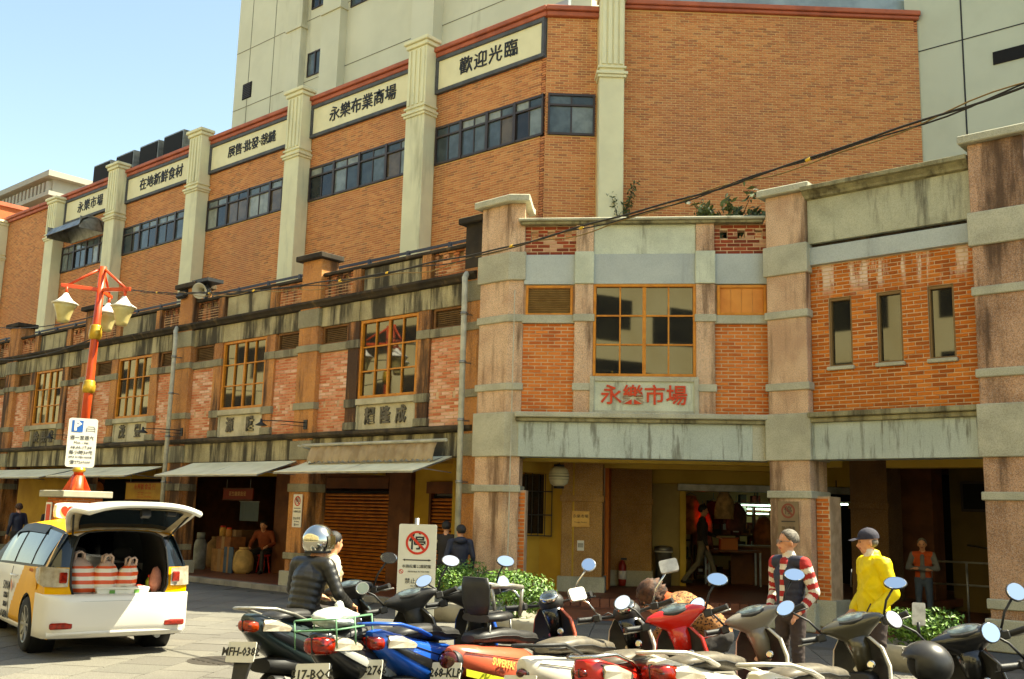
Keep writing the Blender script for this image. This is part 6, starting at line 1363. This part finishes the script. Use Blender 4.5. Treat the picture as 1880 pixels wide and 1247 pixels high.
for i, (x, y, lab) in enumerate(((-1.98, .38, 'left striped red and white carrier bag in the taxi boot'), (-2.0, .14, 'middle striped red and white carrier bag in the taxi boot'), (-1.96, -.1, 'right striped red and white carrier bag in the taxi boot'))):
    T = thing('carrier_bag', tuple(CMt @ Vector((x, y, .69))), lab, 'bag', 'striped carrier bags in the taxi boot', rz=hc+.2*i)
    bo = lambda z: (-.3*z*z*(i-1), (.35, -.1, -.3)[i]*z*z)
    b = MB(); rg = []
    for z, w_, d_ in ((0, .1, .08), (.03, .13, .11), (.15, .135, .115), (.28, .125, .1), (.34, .1, .07), (.4, .05, .03)):
        rg.append([(d_*math.cos(t)*(1+.16*math.sin(5*t+i*2+z*9))+bo(z)[0], w_*(1.12-.06*i)*math.sin(t)*(1+.1*math.sin(4*t+z*12+i))+bo(z)[1], z*(1-.08*i)) for t in [2*math.pi*k/24 for k in range(24)]])
    LQ(T, 'film', b.loft(rg), mb_)
    for s in (-1, 1): LQ(T, 'handle', MB().tube([(s*.02+bo(.4)[0]+h_[0], h_[1]+bo(.4)[1], h_[2]-.032*i) for h_ in ((0, -.05, .37), (s*.02, -.05, .44), (s*.03, -.01, .47), (s*.02, .04, .45), (0, .05, .37))], [.02, .014, .012, .014, .02], 7), mb_)
m_foam = mat('white_foam', (222, 220, 208), None, 3, .7)
for i, (x, y, w_, lab) in enumerate(((-2.1, .08, .17, 'white foam lunch box in front of the middle bag'), (-2.1, -.2, .15, 'white foam lunch box at the right of the boot'))):
    T = thing('lunch_box', tuple(CMt @ Vector((x, y, .69))), lab, 'box', 'foam lunch boxes in the taxi boot', rz=hc+.15*(i-.5)); LQ(T, 'base', MB().loft([[(-.07, -w_*.9, 0), (.07, -w_*.9, 0), (.07, w_*.9, 0), (-.07, w_*.9, 0)], [(-.08, -w_, .05), (.08, -w_, .05), (.08, w_, .05), (-.08, w_, .05)]], smooth=False), m_foam, .006); LQ(T, 'lid', MB().box(-.085, .085, -w_-.005, w_+.005, .051, .08), m_foam, .012); LQ(T, 'green_label', MB().box(-.088, -.085, -.03, .03, .01, .05), mat('green_label', (90, 140, 60), None, 3, .6))
T = thing('cleaning_bottle', tuple(CMt @ Vector((-1.95, -.42, .69))), 'yellow green spray bottle at the right of the taxi boot', 'bottle', rz=hc); LQ(T, 'bottle', MB().lathe([(.03, 0), (.035, .02), (.035, .13), (.015, .17)], 12), mat('bottle_green', (128, 140, 40), None, 3, .3)); LQ(T, 'cap', MB().lathe([(.014, .17), (.014, .2)], 10), m_sred)
T = thing('rag', tuple(CMt @ Vector((-1.98, -.3, .69))), 'crumpled red rag on the boot floor of the taxi', 'rag', rz=hc); LQ(T, 'cloth', blob(.1, .09, .05, .25, 9, c=(0, 0, .04)), mat('red_rag', (166, 58, 36), None, 3, .9))
T = thing('folded_sack', tuple(CMt @ Vector((-2.02, -.48, .69))), 'pinkish folded sack leaning at the right side of the boot', 'sack', rz=hc); LQ(T, 'cloth', blob(.06, .07, .15, .12, 11, c=(0, 0, .14)), mat('pink_sack', (170, 110, 88), (140, 88, 70), 12, .8))
# ------------------------------------------------------------------ people
m_skin = mat('skin', (206, 150, 112), (194, 134, 98), 30, .55, obj=True); m_hairB = mat('black_hair', (32, 28, 26), (22, 20, 18), 60, .6, obj=True, bump=.4, bscale=150)
m_hairG = mat('grey_hair', (112, 104, 92), (70, 64, 56), 50, .7, obj=True, bump=.4, bscale=150); m_hairBr = mat('curly_brown_hair', (84, 52, 30), (36, 24, 16), 26, .7, obj=True, bump=.9, bscale=45)
def cloth(n, c, rough=.85, **k_): return mat('cloth_'+n, c, tuple(int(q*.93) for q in c), 9, rough, .9, 13, obj=True, **k_)
m_navy = cloth('navy', (34, 36, 52), .6); m_blkj = mat('black_down_fabric', (28, 27, 26), (36, 35, 33), 6, .42, .25, 60, obj=True); m_yj = cloth('yellow_jacket', (232, 204, 8), .55); m_pant = cloth('dark_trousers', (62, 50, 46)); m_jean = cloth('jeans', (72, 84, 98)); m_grey = cloth('grey_trousers', (112, 104, 88)); m_wh = cloth('white', (214, 202, 182)); m_rd = cloth('red', (162, 38, 34)); m_or = cloth('orange', (184, 76, 30)); m_orD = cloth('dull_orange', (128, 60, 30)); m_shirt = cloth('grey_shirt', (104, 104, 100)); m_tan = cloth('tan', (150, 136, 108)); m_shoe = cloth('shoe', (40, 36, 32)); m_capn = cloth('cap_navy', (48, 46, 58)); m_beige = cloth('beige', (170, 150, 116)); m_dk = cloth('dark', (44, 38, 34))
m_leop = bpy.data.materials.new('leopard_print'); m_leop.use_nodes = True; N_, L_ = m_leop.node_tree.nodes, m_leop.node_tree.links
vo = N_.new('ShaderNodeTexVoronoi'); vo.inputs['Scale'].default_value = 48; tcn = N_.new('ShaderNodeTexCoord'); L_.new(tcn.outputs['Object'], vo.inputs['Vector']); cr = N_.new('ShaderNodeValToRGB'); cr.color_ramp.interpolation = 'CONSTANT'
cr.color_ramp.elements[0].color = lin((60, 34, 18)); cr.color_ramp.elements[1].color = lin((150, 102, 56)); cr.color_ramp.elements[1].position = .42; L_.new(vo.outputs['Distance'], cr.inputs[0]); L_.new(cr.outputs[0], N_['Principled BSDF'].inputs['Base Color']); N_['Principled BSDF'].inputs['Roughness'].default_value = .85
Z3 = Vector((0, 0, 1))
def person(loc, facing, label, J, mats, group=None, voxel=.012, hgt=1., prims_extra=(), hair=None, head_turn=0., head_tilt=0., puff=0, hats=None, name='person'):
    """J: joint positions (x forward, y left, z up); prims: limbs as tapered rounded rods joined by a voxel remesh into one skin"""
    T = thing(name, loc, label, 'person', group, rz=R(facing)); T.matrix_basis = T.matrix_basis @ Matrix.Scale(hgt, 4)
    J = {k_: Vector(q) for k_, q in J.items()}; pr = []
    def add(a, b, ra, rb, m, lat=None, kf=1., pf=0): pr.append((Vector(a), Vector(b), ra, rb, m, lat, kf, pf))
    latS = (J['sl']-J['sr']).normalized(); latH = (J['hl']-J['hr']).normalized()
    add(J['pel'], J['wst'], .115, .112, mats['top'], latH, 1.38, puff); add(J['wst'], J['chs'], .112, .128, mats['top'], latS, 1.38, puff); add(J['chs'], J['chs'].lerp(J['nck'], .55), .125, .085, mats['top'], latS, 1.5, puff)
    add(J['sl'].lerp(J['sr'], .08), J['sl'].lerp(J['sr'], .92), .072, .072, mats['top'])
    add(J['pel']-Z3*.02, J['pel']-Z3*.06, .118, .11, mats.get('hip', mats['leg']), latH, 1.4)
    for s in 'lr':
        add(J['s'+s], J['e'+s], .066, .052, mats['arm'], None, 1., puff*.8); add(J['e'+s], J['w'+s], .052, .04, mats['arm'], None, 1., puff*.8)
        d = (J['w'+s]-J['e'+s]).normalized(); side = d.cross(Z3 if abs(d.z) < .9 else Vector((1, 0, 0))).normalized(); w_ = J['w'+s]
        add(w_, w_+d*.035, .03, .028, m_skin); add(w_+d*.04, w_+d*.085, .03, .028, m_skin, side, 1.35)
        for i, ln in enumerate((.065, .075, .07, .055)):
            o = side*(.03-.02*i); c1 = w_+d*.1+o; c2 = c1+d*ln*.5; add(c1, c2, .0098, .0092, m_skin); add(c2, c2+(d*.75+d.cross(side)*.6)*ln*.5, .0092, .008, m_skin)
        add(w_+d*.04+side*.028, w_+d*.085+side*.055, .012, .009, m_skin)
        add(J['h'+s], J['k'+s], .088, .06, mats['leg']); add(J['k'+s], J['a'+s], .06, .048, mats['leg'])
        fd = J.get('f'+s, Vector((1, 0, 0))); add(J['a'+s]+Vector((-.03, 0, -.035)), J['a'+s]+fd*.15+Vector((0, 0, -.045)), .042, .036, mats.get('shoe', m_shoe))
    hd, nk = J['hed'], J['nck']; add(nk-Z3*.03, hd-Z3*.04, .054, .05, mats.get('neck', m_skin))
    HM_ = Matrix.Rotation(R(head_turn), 3, 'Z') @ Matrix.Rotation(R(head_tilt), 3, 'Y')
    def hp_(x, y, z): return hd+HM_ @ Vector((x, y, z))
    add(hp_(-.015, 0, .03), hp_(.0, 0, .035), .09, .09, m_skin, HM_ @ Vector((0, 1, 0)), .88); add(hp_(.02, 0, .0), hp_(.035, 0, -.07), .068, .045, m_skin); add(hp_(.05, 0, -.075), hp_(.06, 0, -.085), .03, .022, m_skin)
    add(hp_(.085, 0, .012), hp_(.105, 0, -.025), .011, .017, m_skin); add(hp_(.07, -.03, .03), hp_(.07, .03, .03), .02, .02, m_skin); add(hp_(.088, -.018, -.055), hp_(.088, .018, -.055), .01, .01, mat('lips', (168, 92, 74), None, 3, .5))
    for s in (-1, 1): add(hp_(-.005, s*.078, .01), hp_(-.012, s*.084, -.03), .02, .012, m_skin)
    for p in prims_extra: add(*p)
    b = MB()
    for a, c, ra, rb_, m_, lat, kf, pf in pr:
        ax = (c-a); L0 = max(ax.length, 1e-4); ax = ax/L0
        u_ = (lat-ax*lat.dot(ax)).normalized() if lat is not None else ax.cross(Vector((.3, .5, .81))).normalized(); v_ = ax.cross(u_); rg = []
        ts = [(-ra*math.cos(q), ra*math.sin(q)) for q in (.15, .6, 1.05)]; n = max(2, int(L0/.012)) if pf else 6
        ts += [(L0*i/n, (ra+(rb_-ra)*i/n)*(1+(pf*abs(math.sin(math.pi*L0*i/n/.062)) if pf else 0))) for i in range(n+1)]
        ts += [(L0+rb_*math.cos(q), rb_*math.sin(q)) for q in (1.05, .6, .15)]
        for t, r_ in ts: rg.append([a+ax*t+(u_*kf*math.cos(q)+v_*math.sin(q))*r_ for q in [2*math.pi*k_/14 for k_ in range(14)]])
        b.loft(rg)
    me = b.mesh('tmp', m_skin); o = bpy.data.objects.new('tmp', me); COL.objects.link(o)
    md = o.modifiers.new('r', 'REMESH'); md.mode = 'VOXEL'; md.voxel_size = voxel; md.use_smooth_shade = True
    sm = o.modifiers.new('s', 'SMOOTH'); sm.factor = .4; sm.iterations = 2 if puff else 3
    dg = bpy.context.evaluated_depsgraph_get(); dg.update(); me2 = bpy.data.meshes.new_from_object(o.evaluated_get(dg)); bpy.data.objects.remove(o)
    nf = len(me2.polygons); C_ = np.zeros(nf*3); me2.polygons.foreach_get('center', C_); C_ = C_.reshape(-1, 3)
    ml = []; best = np.full(nf, 1e9); idx = np.zeros(nf, int)
    for a, c, ra, rb_, m_, lat, kf, pf in pr:
        A, D = np.array(a), np.array(c-a); l2 = max(D@D, 1e-8); t = np.clip(((C_-A)@D)/l2, 0, 1); off = C_-A-t[:, None]*D
        if lat is not None and kf != 1: lv = np.array(lat); off = off-np.outer(off@lv, lv)*(1-1/kf)
        dd = np.linalg.norm(off, axis=1)/(ra+(rb_-ra)*t)
        ms = m_ if isinstance(m_, tuple) else (m_,); ii = []
        for q in ms[:2]:
            if q not in ml: ml.append(q)
            ii.append(ml.index(q))
        w_ = dd < best; best[w_] = dd[w_]
        val = np.where(((t*math.sqrt(l2)/ms[2]).astype(int)) % 2 == 0, ii[0], ii[1]) if len(ii) > 1 else np.full(nf, ii[0]); idx[w_] = val[w_]
    if voxel < .015 and not puff or label.startswith('balding'):   # cloth folds
        nv = len(me2.vertices); P0 = np.zeros(nv*3); me2.vertices.foreach_get('co', P0); P0 = P0.reshape(-1, 3); Nn = np.zeros(nv*3); me2.vertices.foreach_get('normal', Nn); Nn = Nn.reshape(-1, 3)
        sk = np.zeros(nv, bool); lv_ = np.zeros(len(me2.loops), np.int32); me2.loops.foreach_get('vertex_index', lv_); lt = np.zeros(nf, np.int32); me2.polygons.foreach_get('loop_total', lt)
        isk = np.array([q.name in ('skin', 'lips') for q in ml])[idx]; sk[lv_[np.repeat(isk, lt)]] = True
        rs = np.random.RandomState(len(label)); dsp = np.zeros(nv)
        for _ in range(9):
            kv = rs.normal(size=3)*np.array([14, 14, 26]); wv_ = np.sin(P0@(rs.normal(size=3)*9)+rs.uniform(0, 6)); dsp += (1-np.abs(np.sin(P0@kv+rs.uniform(0, 6)+1.2*wv_)))**1.6*np.clip(np.sin(P0@(rs.normal(size=3)*7)+rs.uniform(0, 6)), 0, 1)
        P0 += Nn*(dsp*(.0065 if not puff else .004))[:, None]*(~sk)[:, None]; me2.vertices.foreach_set('co', P0.ravel())
    me2.materials.clear()
    for q in ml: me2.materials.append(q)
    me2.polygons.foreach_set('material_index', idx.astype(np.int32)); me2.polygons.foreach_set('use_smooth', np.ones(nf, bool)); me2.name = 'body'
    link('body', me2, T, True)
    MH = Matrix.Translation(hd) @ HM_.to_4x4()
    ey = MB(MH)
    for s in (-1, 1): ey.ell((.079, s*.031, .012), (.008, .014, .007), 8, 6)
    LQ(T, 'eyes', ey, m_blk)
    if hair:
        hm, zc, front, curl = hair; hb_ = MB(MH); rg = []; rnd = random.Random(hash(label) % 999)
        for i in range(13):
            ph = R(-50+i*11.6); c_ = max(math.cos(ph), .02); row = []
            for k_ in range(28):
                t = 2*math.pi*k_/28; x, y, z = .104*c_*math.cos(t)-.012, .094*c_*math.sin(t), .102*math.sin(ph)+.038; f = max(0, math.cos(t))
                lim = zc+front*f
                if z < lim: x, y, z = x*.8, y*.8, max(z, lim-.01) if f > .3 else z*.9
                j = 1+curl*rnd.uniform(-.1, .35); row.append((x*j, y*j, z*(1+curl*.15)))
            rg.append(row)
        hb_.loft(rg, cap=False); LQ(T, 'hair', hb_, hm)
    if hats: hats(T, MH)
    return T
def stand(**k_):
    J = dict(pel=(0, 0, .94), wst=(0, 0, 1.06), chs=(.0, 0, 1.26), nck=(0, 0, 1.44), hed=(.02, 0, 1.58), sl=(0, .185, 1.385), sr=(0, -.185, 1.385), el=(-.03, .25, 1.11), er=(-.03, -.25, 1.11), wl=(.06, .24, .88), wr=(.06, -.24, .88), hl=(0, .09, .9), hr=(0, -.09, .9), kl=(.02, .1, .5), kr=(.02, -.1, .5), al=(0, .1, .09), ar=(0, -.1, .09))
    J.update(k_); return J
def dirto(p, px_): return math.degrees(math.atan2(px_[1]-p[1], px_[0]-p[0]))
LEFT = 131.5+90    # facing image-left
# man in navy gilet and striped sleeves
def glasses(T, MH):
    g = MB(MH)
    for s in (-1, 1): g.tube([(.098, s*.035+.024*math.cos(t), .01+.018*math.sin(t)) for t in [2*math.pi*k_/14 for k_ in range(15)]], .0025, 5, cap=False); g.tube([(.096, s*.06, .014), (.05, s*.082, .018), (-.01, s*.086, .01)], .0025, 5)
    g.tube([(.1, -.012, .014), (.1, .012, .014)], .0025, 5); LQ(T, 'glasses', g, m_metal)
stripe = (m_rd, m_wh, .052)
p = at(1452, 1140, 9.7)
V1 = person((p.x, p.y, .02), LEFT+34, 'balding man in navy quilted gilet and red striped jumper facing left', stand(el=(-.06, .26, 1.1), er=(-.06, -.26, 1.1), wl=(.08, .2, .93), wr=(.08, -.2, .93)), dict(top=m_navy, arm=stripe, leg=m_pant), puff=.035, hair=(m_hairG, .0, .11, 0), head_turn=-32, hats=glasses, voxel=.011, hgt=.94,
            prims_extra=[(Vector((.118, .0, .95)), Vector((.09, .0, 1.4)), .024, .034, stripe, Vector((0, 1, 0)), 1.25), (Vector((.0, 0, 1.43)), Vector((.015, 0, 1.475)), .068, .06, m_wh)])
# man in yellow jacket and cap
def cap(T, MH):
    rg = [[(.108*math.cos(ph)*math.cos(t)-.012, .098*math.cos(ph)*math.sin(t), .095*math.sin(ph)+.055) for t in [2*math.pi*k_/24 for k_ in range(24)]] for ph in [R(q) for q in (-12, 5, 22, 40, 58, 76, 89)]]
    c = LQ(T, 'cap', MB(MH).loft(rg, cap=False), m_capn)
    LQ(T, 'cap_peak', MB(MH).loft([[(.08+.02*0, -.07, .048), (.08, -.035, .056), (.085, 0, .06), (.08, .035, .056), (.08, .07, .048)], [(.13, -.068, .035), (.15, -.035, .044), (.155, 0, .048), (.15, .035, .044), (.13, .068, .035)], [(.16, -.05, .026), (.185, -.03, .034), (.192, 0, .036), (.185, .03, .034), (.16, .05, .026)]], cap=False, closed=False), m_capn)
    LQ(T, 'button', MB(MH).ell((-.012, 0, .15), (.01, .01, .006), 8, 6), m_capn)
    LQ(T, 'side_hair', MB(MH).loft([[(-.09+.0*k_, s, z) for s, z in ((0, 0), (0, .01))] for k_ in range(2)], cap=False, closed=False) if 0 else MB(MH).ell((-.035, 0, .0), (.07, .086, .055), 14, 8), m_hairG)
p = at(1605, 1140, 9.9)
V2 = person((p.x, p.y, .02), LEFT+14, 'smiling man in bright yellow jacket and dark cap', stand(chs=(-.01, 0, 1.25), hed=(.045, 0, 1.575), nck=(.01, 0, 1.44), sl=(0, .17, 1.37), sr=(0, -.17, 1.37), el=(-.07, .235, 1.08), er=(-.07, -.235, 1.08), wl=(.12, .17, .9), wr=(.12, -.17, .9)), dict(top=m_yj, arm=m_yj, leg=m_pant, hip=m_yj), hats=cap, head_tilt=6, head_turn=-22, voxel=.011, hgt=.955,
            prims_extra=[(Vector((0, 0, .84)), Vector((0, 0, 1.1)), .145, .138, m_yj, Vector((0, 1, 0)), 1.25), (Vector((0, 0, 1.1)), Vector((0, 0, 1.33)), .138, .13, m_yj, Vector((0, 1, 0)), 1.28), (Vector((-.02, 0, 1.40)), Vector((-.01, 0, 1.44)), .078, .072, m_yj), (Vector((.03, 0, 1.46)), Vector((.04, 0, 1.49)), .06, .055, m_wh),
                         (Vector((-.01, .17, 1.36)), Vector((-.07, .235, 1.08)), .075, .068, m_yj), (Vector((-.01, -.17, 1.36)), Vector((-.07, -.235, 1.08)), .075, .068, m_yj), (Vector((-.07, .235, 1.08)), Vector((.1, .18, .92)), .068, .055, m_yj), (Vector((-.07, -.235, 1.08)), Vector((.1, -.18, .92)), .068, .055, m_yj)])
zp = MB()
zp.tube([(.16, -.13, 1.3), (.175, -.12, 1.2), (.178, -.115, 1.12)], .006, 5).tube([(.13, .15, .98), (.165, .13, .9), (.15, .15, .84)], .007, 5); LQ(V2, 'pocket_zip', zp, m_blk)
# rider on the black scooter
sit = dict(pel=(-.05, 0, .12), wst=(-.02, 0, .24), chs=(.03, 0, .42), nck=(.07, 0, .58), hed=(.12, 0, .70), sl=(.05, .195, .53), sr=(.05, -.195, .53), el=(.1, .3, .28), er=(.08, -.32, .28), wl=(.36, .25, .22), wr=(.3, -.24, .18), hl=(.0, .1, .1), hr=(.0, -.1, .1), kl=(.44, .16, .06), kr=(.44, -.17, .06), al=(.42, .15, -.36), ar=(.42, -.16, -.36))
def silver_helmet(T, MH):
    m_sil = mat('silver_helmet_shell', (200, 196, 184), None, 3, .14, metal=1., obj=True)
    rg = [[(.15*math.cos(ph)*math.cos(t)-.01, .14*math.cos(ph)*math.sin(t), .15*math.sin(ph)+.04) for t in [2*math.pi*k_/28 for k_ in range(28)]] for ph in [R(-42+i*10.1) for i in range(14)]]
    h_ = LQ(T, 'helmet', MB(MH).loft(rg, cap=False), m_sil); LQ(T, 'helmet_trim', MB(MH).tube([(.112*math.cos(t)-.01, .105*math.sin(t), -.06) for t in [2*math.pi*k_/24 for k_ in range(25)]], .012, 6, cap=False), m_blk)
    LQ(T, 'visor', MB(MH).loft([[(.162*math.cos(t)*c_-.01, .15*math.sin(t)*c_, z) for t in [R(-80+k_*10) for k_ in range(17)]] for z, c_ in ((-.03, .93), (.03, 1.0), (.09, .96))], cap=False, closed=False), mat('amber_visor', (60, 50, 28), None, 3, .05, ior=1.9))
RD = person(son(S1, (-.26, 0, .76)), 96, 'rider in black down jacket and silver helmet sitting on a scooter', sit, dict(top=m_blkj, arm=m_blkj, leg=m_dk), puff=.1, hats=silver_helmet, voxel=.011, head_turn=-20, hgt=.9)
# person with a tan vest behind the rider
p = at(606, 1075, 9.9)
PB = person((p.x, p.y, .02), 60, 'person in pale shirt with a tan multi pocket vest standing behind the rider', stand(el=(-.02, .26, 1.12), er=(.0, -.26, 1.12), wl=(.2, .2, 1.0), wr=(.2, -.2, 1.0)), dict(top=m_tan, arm=m_wh, leg=m_dk), hair=(m_hairB, -.02, .1, 0), hgt=.86, head_turn=25)
bp_ = MB(); bp_.loft([sup((0, 1.1), .13, .13, 16, .5, -.26), sup((0, 1.12), .16, .18, 16, .5, -.2), sup((0, 1.14), .15, .2, 16, .5, -.13)]).loft([sup((0, 1.04), .1, .08, 16, .5, -.3), sup((0, 1.04), .11, .09, 16, .5, -.25)]); LQ(PB, 'backpack', bp_, m_tan)
# man in navy jacket walking by the corner pillar
p = at(842, 1090, 17.0)
NV = person((p.x, p.y, .02), 140, 'man in dark navy hooded jacket walking past the corner pillar', stand(kl=(.14, .1, .5), al=(.06, .1, .1), kr=(-.04, -.1, .5), ar=(-.24, -.1, .16), el=(-.06, .27, 1.1), wl=(.1, .25, .9)), dict(top=m_navy, arm=m_navy, leg=m_dk), hair=(m_hairB, -.03, .1, 0), hgt=.87, voxel=.016, head_turn=30)
LQ(NV, 'hood', blob(.09, .13, .07, .06, 4, 16, 10, (-.1, 0, 1.42)), m_navy)
p2 = at(815, 1090, 18.0); person((p2.x, p2.y, .02), 120, 'person in dark brown coat half hidden behind the no parking board', stand(), dict(top=m_dk, arm=m_tan, leg=m_dk), hair=(m_hairB, -.03, .1, 0), hgt=.9, voxel=.018)
# woman bending among the scooters
bend = dict(pel=(0, 0, .62), wst=(.1, 0, .72), chs=(.3, 0, .82), nck=(.46, 0, .86), hed=(.56, 0, .88), sl=(.4, .17, .83), sr=(.4, -.17, .83), el=(.42, .22, .58), er=(.42, -.22, .58), wl=(.62, .14, .5), wr=(.62, -.14, .5), hl=(0, .1, .58), hr=(0, -.1, .58), kl=(.3, .14, .42), kr=(.28, -.14, .4), al=(.05, .12, .09), ar=(.05, -.12, .09))
p = at(1318, 1120, 9.4)
person((p.x, p.y, .02), LEFT+6, 'woman with curly brown hair in leopard print bending behind the red scooter', bend, dict(top=m_leop, arm=m_leop, leg=m_dk), hair=(m_hairBr, -.07, .06, 1.3), head_tilt=35, hgt=1.09,
       prims_extra=[(Vector((.42, 0, .85)), Vector((.46, 0, .87)), .085, .07, m_or)])
# people in the shade
p = onZ(1290, 1078, .3)
person((p.x, p.y, .31), 131.5-95, 'person in black top and grey trousers striding through the market entrance', stand(kl=(.2, .1, .52), al=(.3, .1, .1), kr=(-.1, -.1, .5), ar=(-.4, -.1, .14), el=(.1, .24, 1.12), wl=(.3, .2, 1.05)), dict(top=m_dk, arm=m_dk, leg=m_grey), hair=(m_hairB, -.03, .1, 0), voxel=.018)
p = at(1695, 1050, 17.2)
OV = person((p.x, p.y, .055), -75, 'man in orange vest standing with folded arms in the right arcade', stand(el=(.06, .28, 1.12), er=(.06, -.28, 1.12), wl=(.2, -.06, 1.12), wr=(.2, .06, 1.1)), dict(top=m_or, arm=m_shirt, leg=m_jean), hair=(m_hairG, .0, .1, 0), voxel=.018, prims_extra=[(Vector((.11, 0, .95)), Vector((.11, 0, 1.36)), .05, .04, m_shirt)], hgt=.84)
for x, lab, mm, hr_ in ((24, 'passer-by with light brown hair at the far left edge', m_navy, m_hairBr), (82, 'dark haired passer-by beside the lamp pedestal', m_dk, m_hairB)):
    p = at(x, 1040, 27.); person((p.x, min(p.y, 13.0), .02), 190, lab, stand(), dict(top=mm, arm=mm, leg=m_dk), hair=(hr_, -.05, .1, .1), voxel=.02, hgt=.95)
seat_ = dict(sit); p = onZ(482, 1052, .124)
person((p.x, p.y, .56), -60, 'person in an orange jacket sitting at the open shop front', seat_, dict(top=m_orD, arm=m_orD, leg=m_dk), hair=(m_hairB, -.03, .1, 0), voxel=.018)
o = thing('stool', (p.x, p.y, .124), 'low plastic stool under the person in orange', 'stool'); MB().lathe([(.15, .40), (.16, .41), (.16, .44), (.12, .45)], 14, (p.x, p.y, .124)).build('seat', m_sred, o)
for a in range(4): t = R(45+a*90); MB().tube([(p.x+.1*math.cos(t), p.y+.1*math.sin(t), .53), (p.x+.16*math.cos(t), p.y+.16*math.sin(t), .124)], .018, 6).build('leg', m_sred, o)
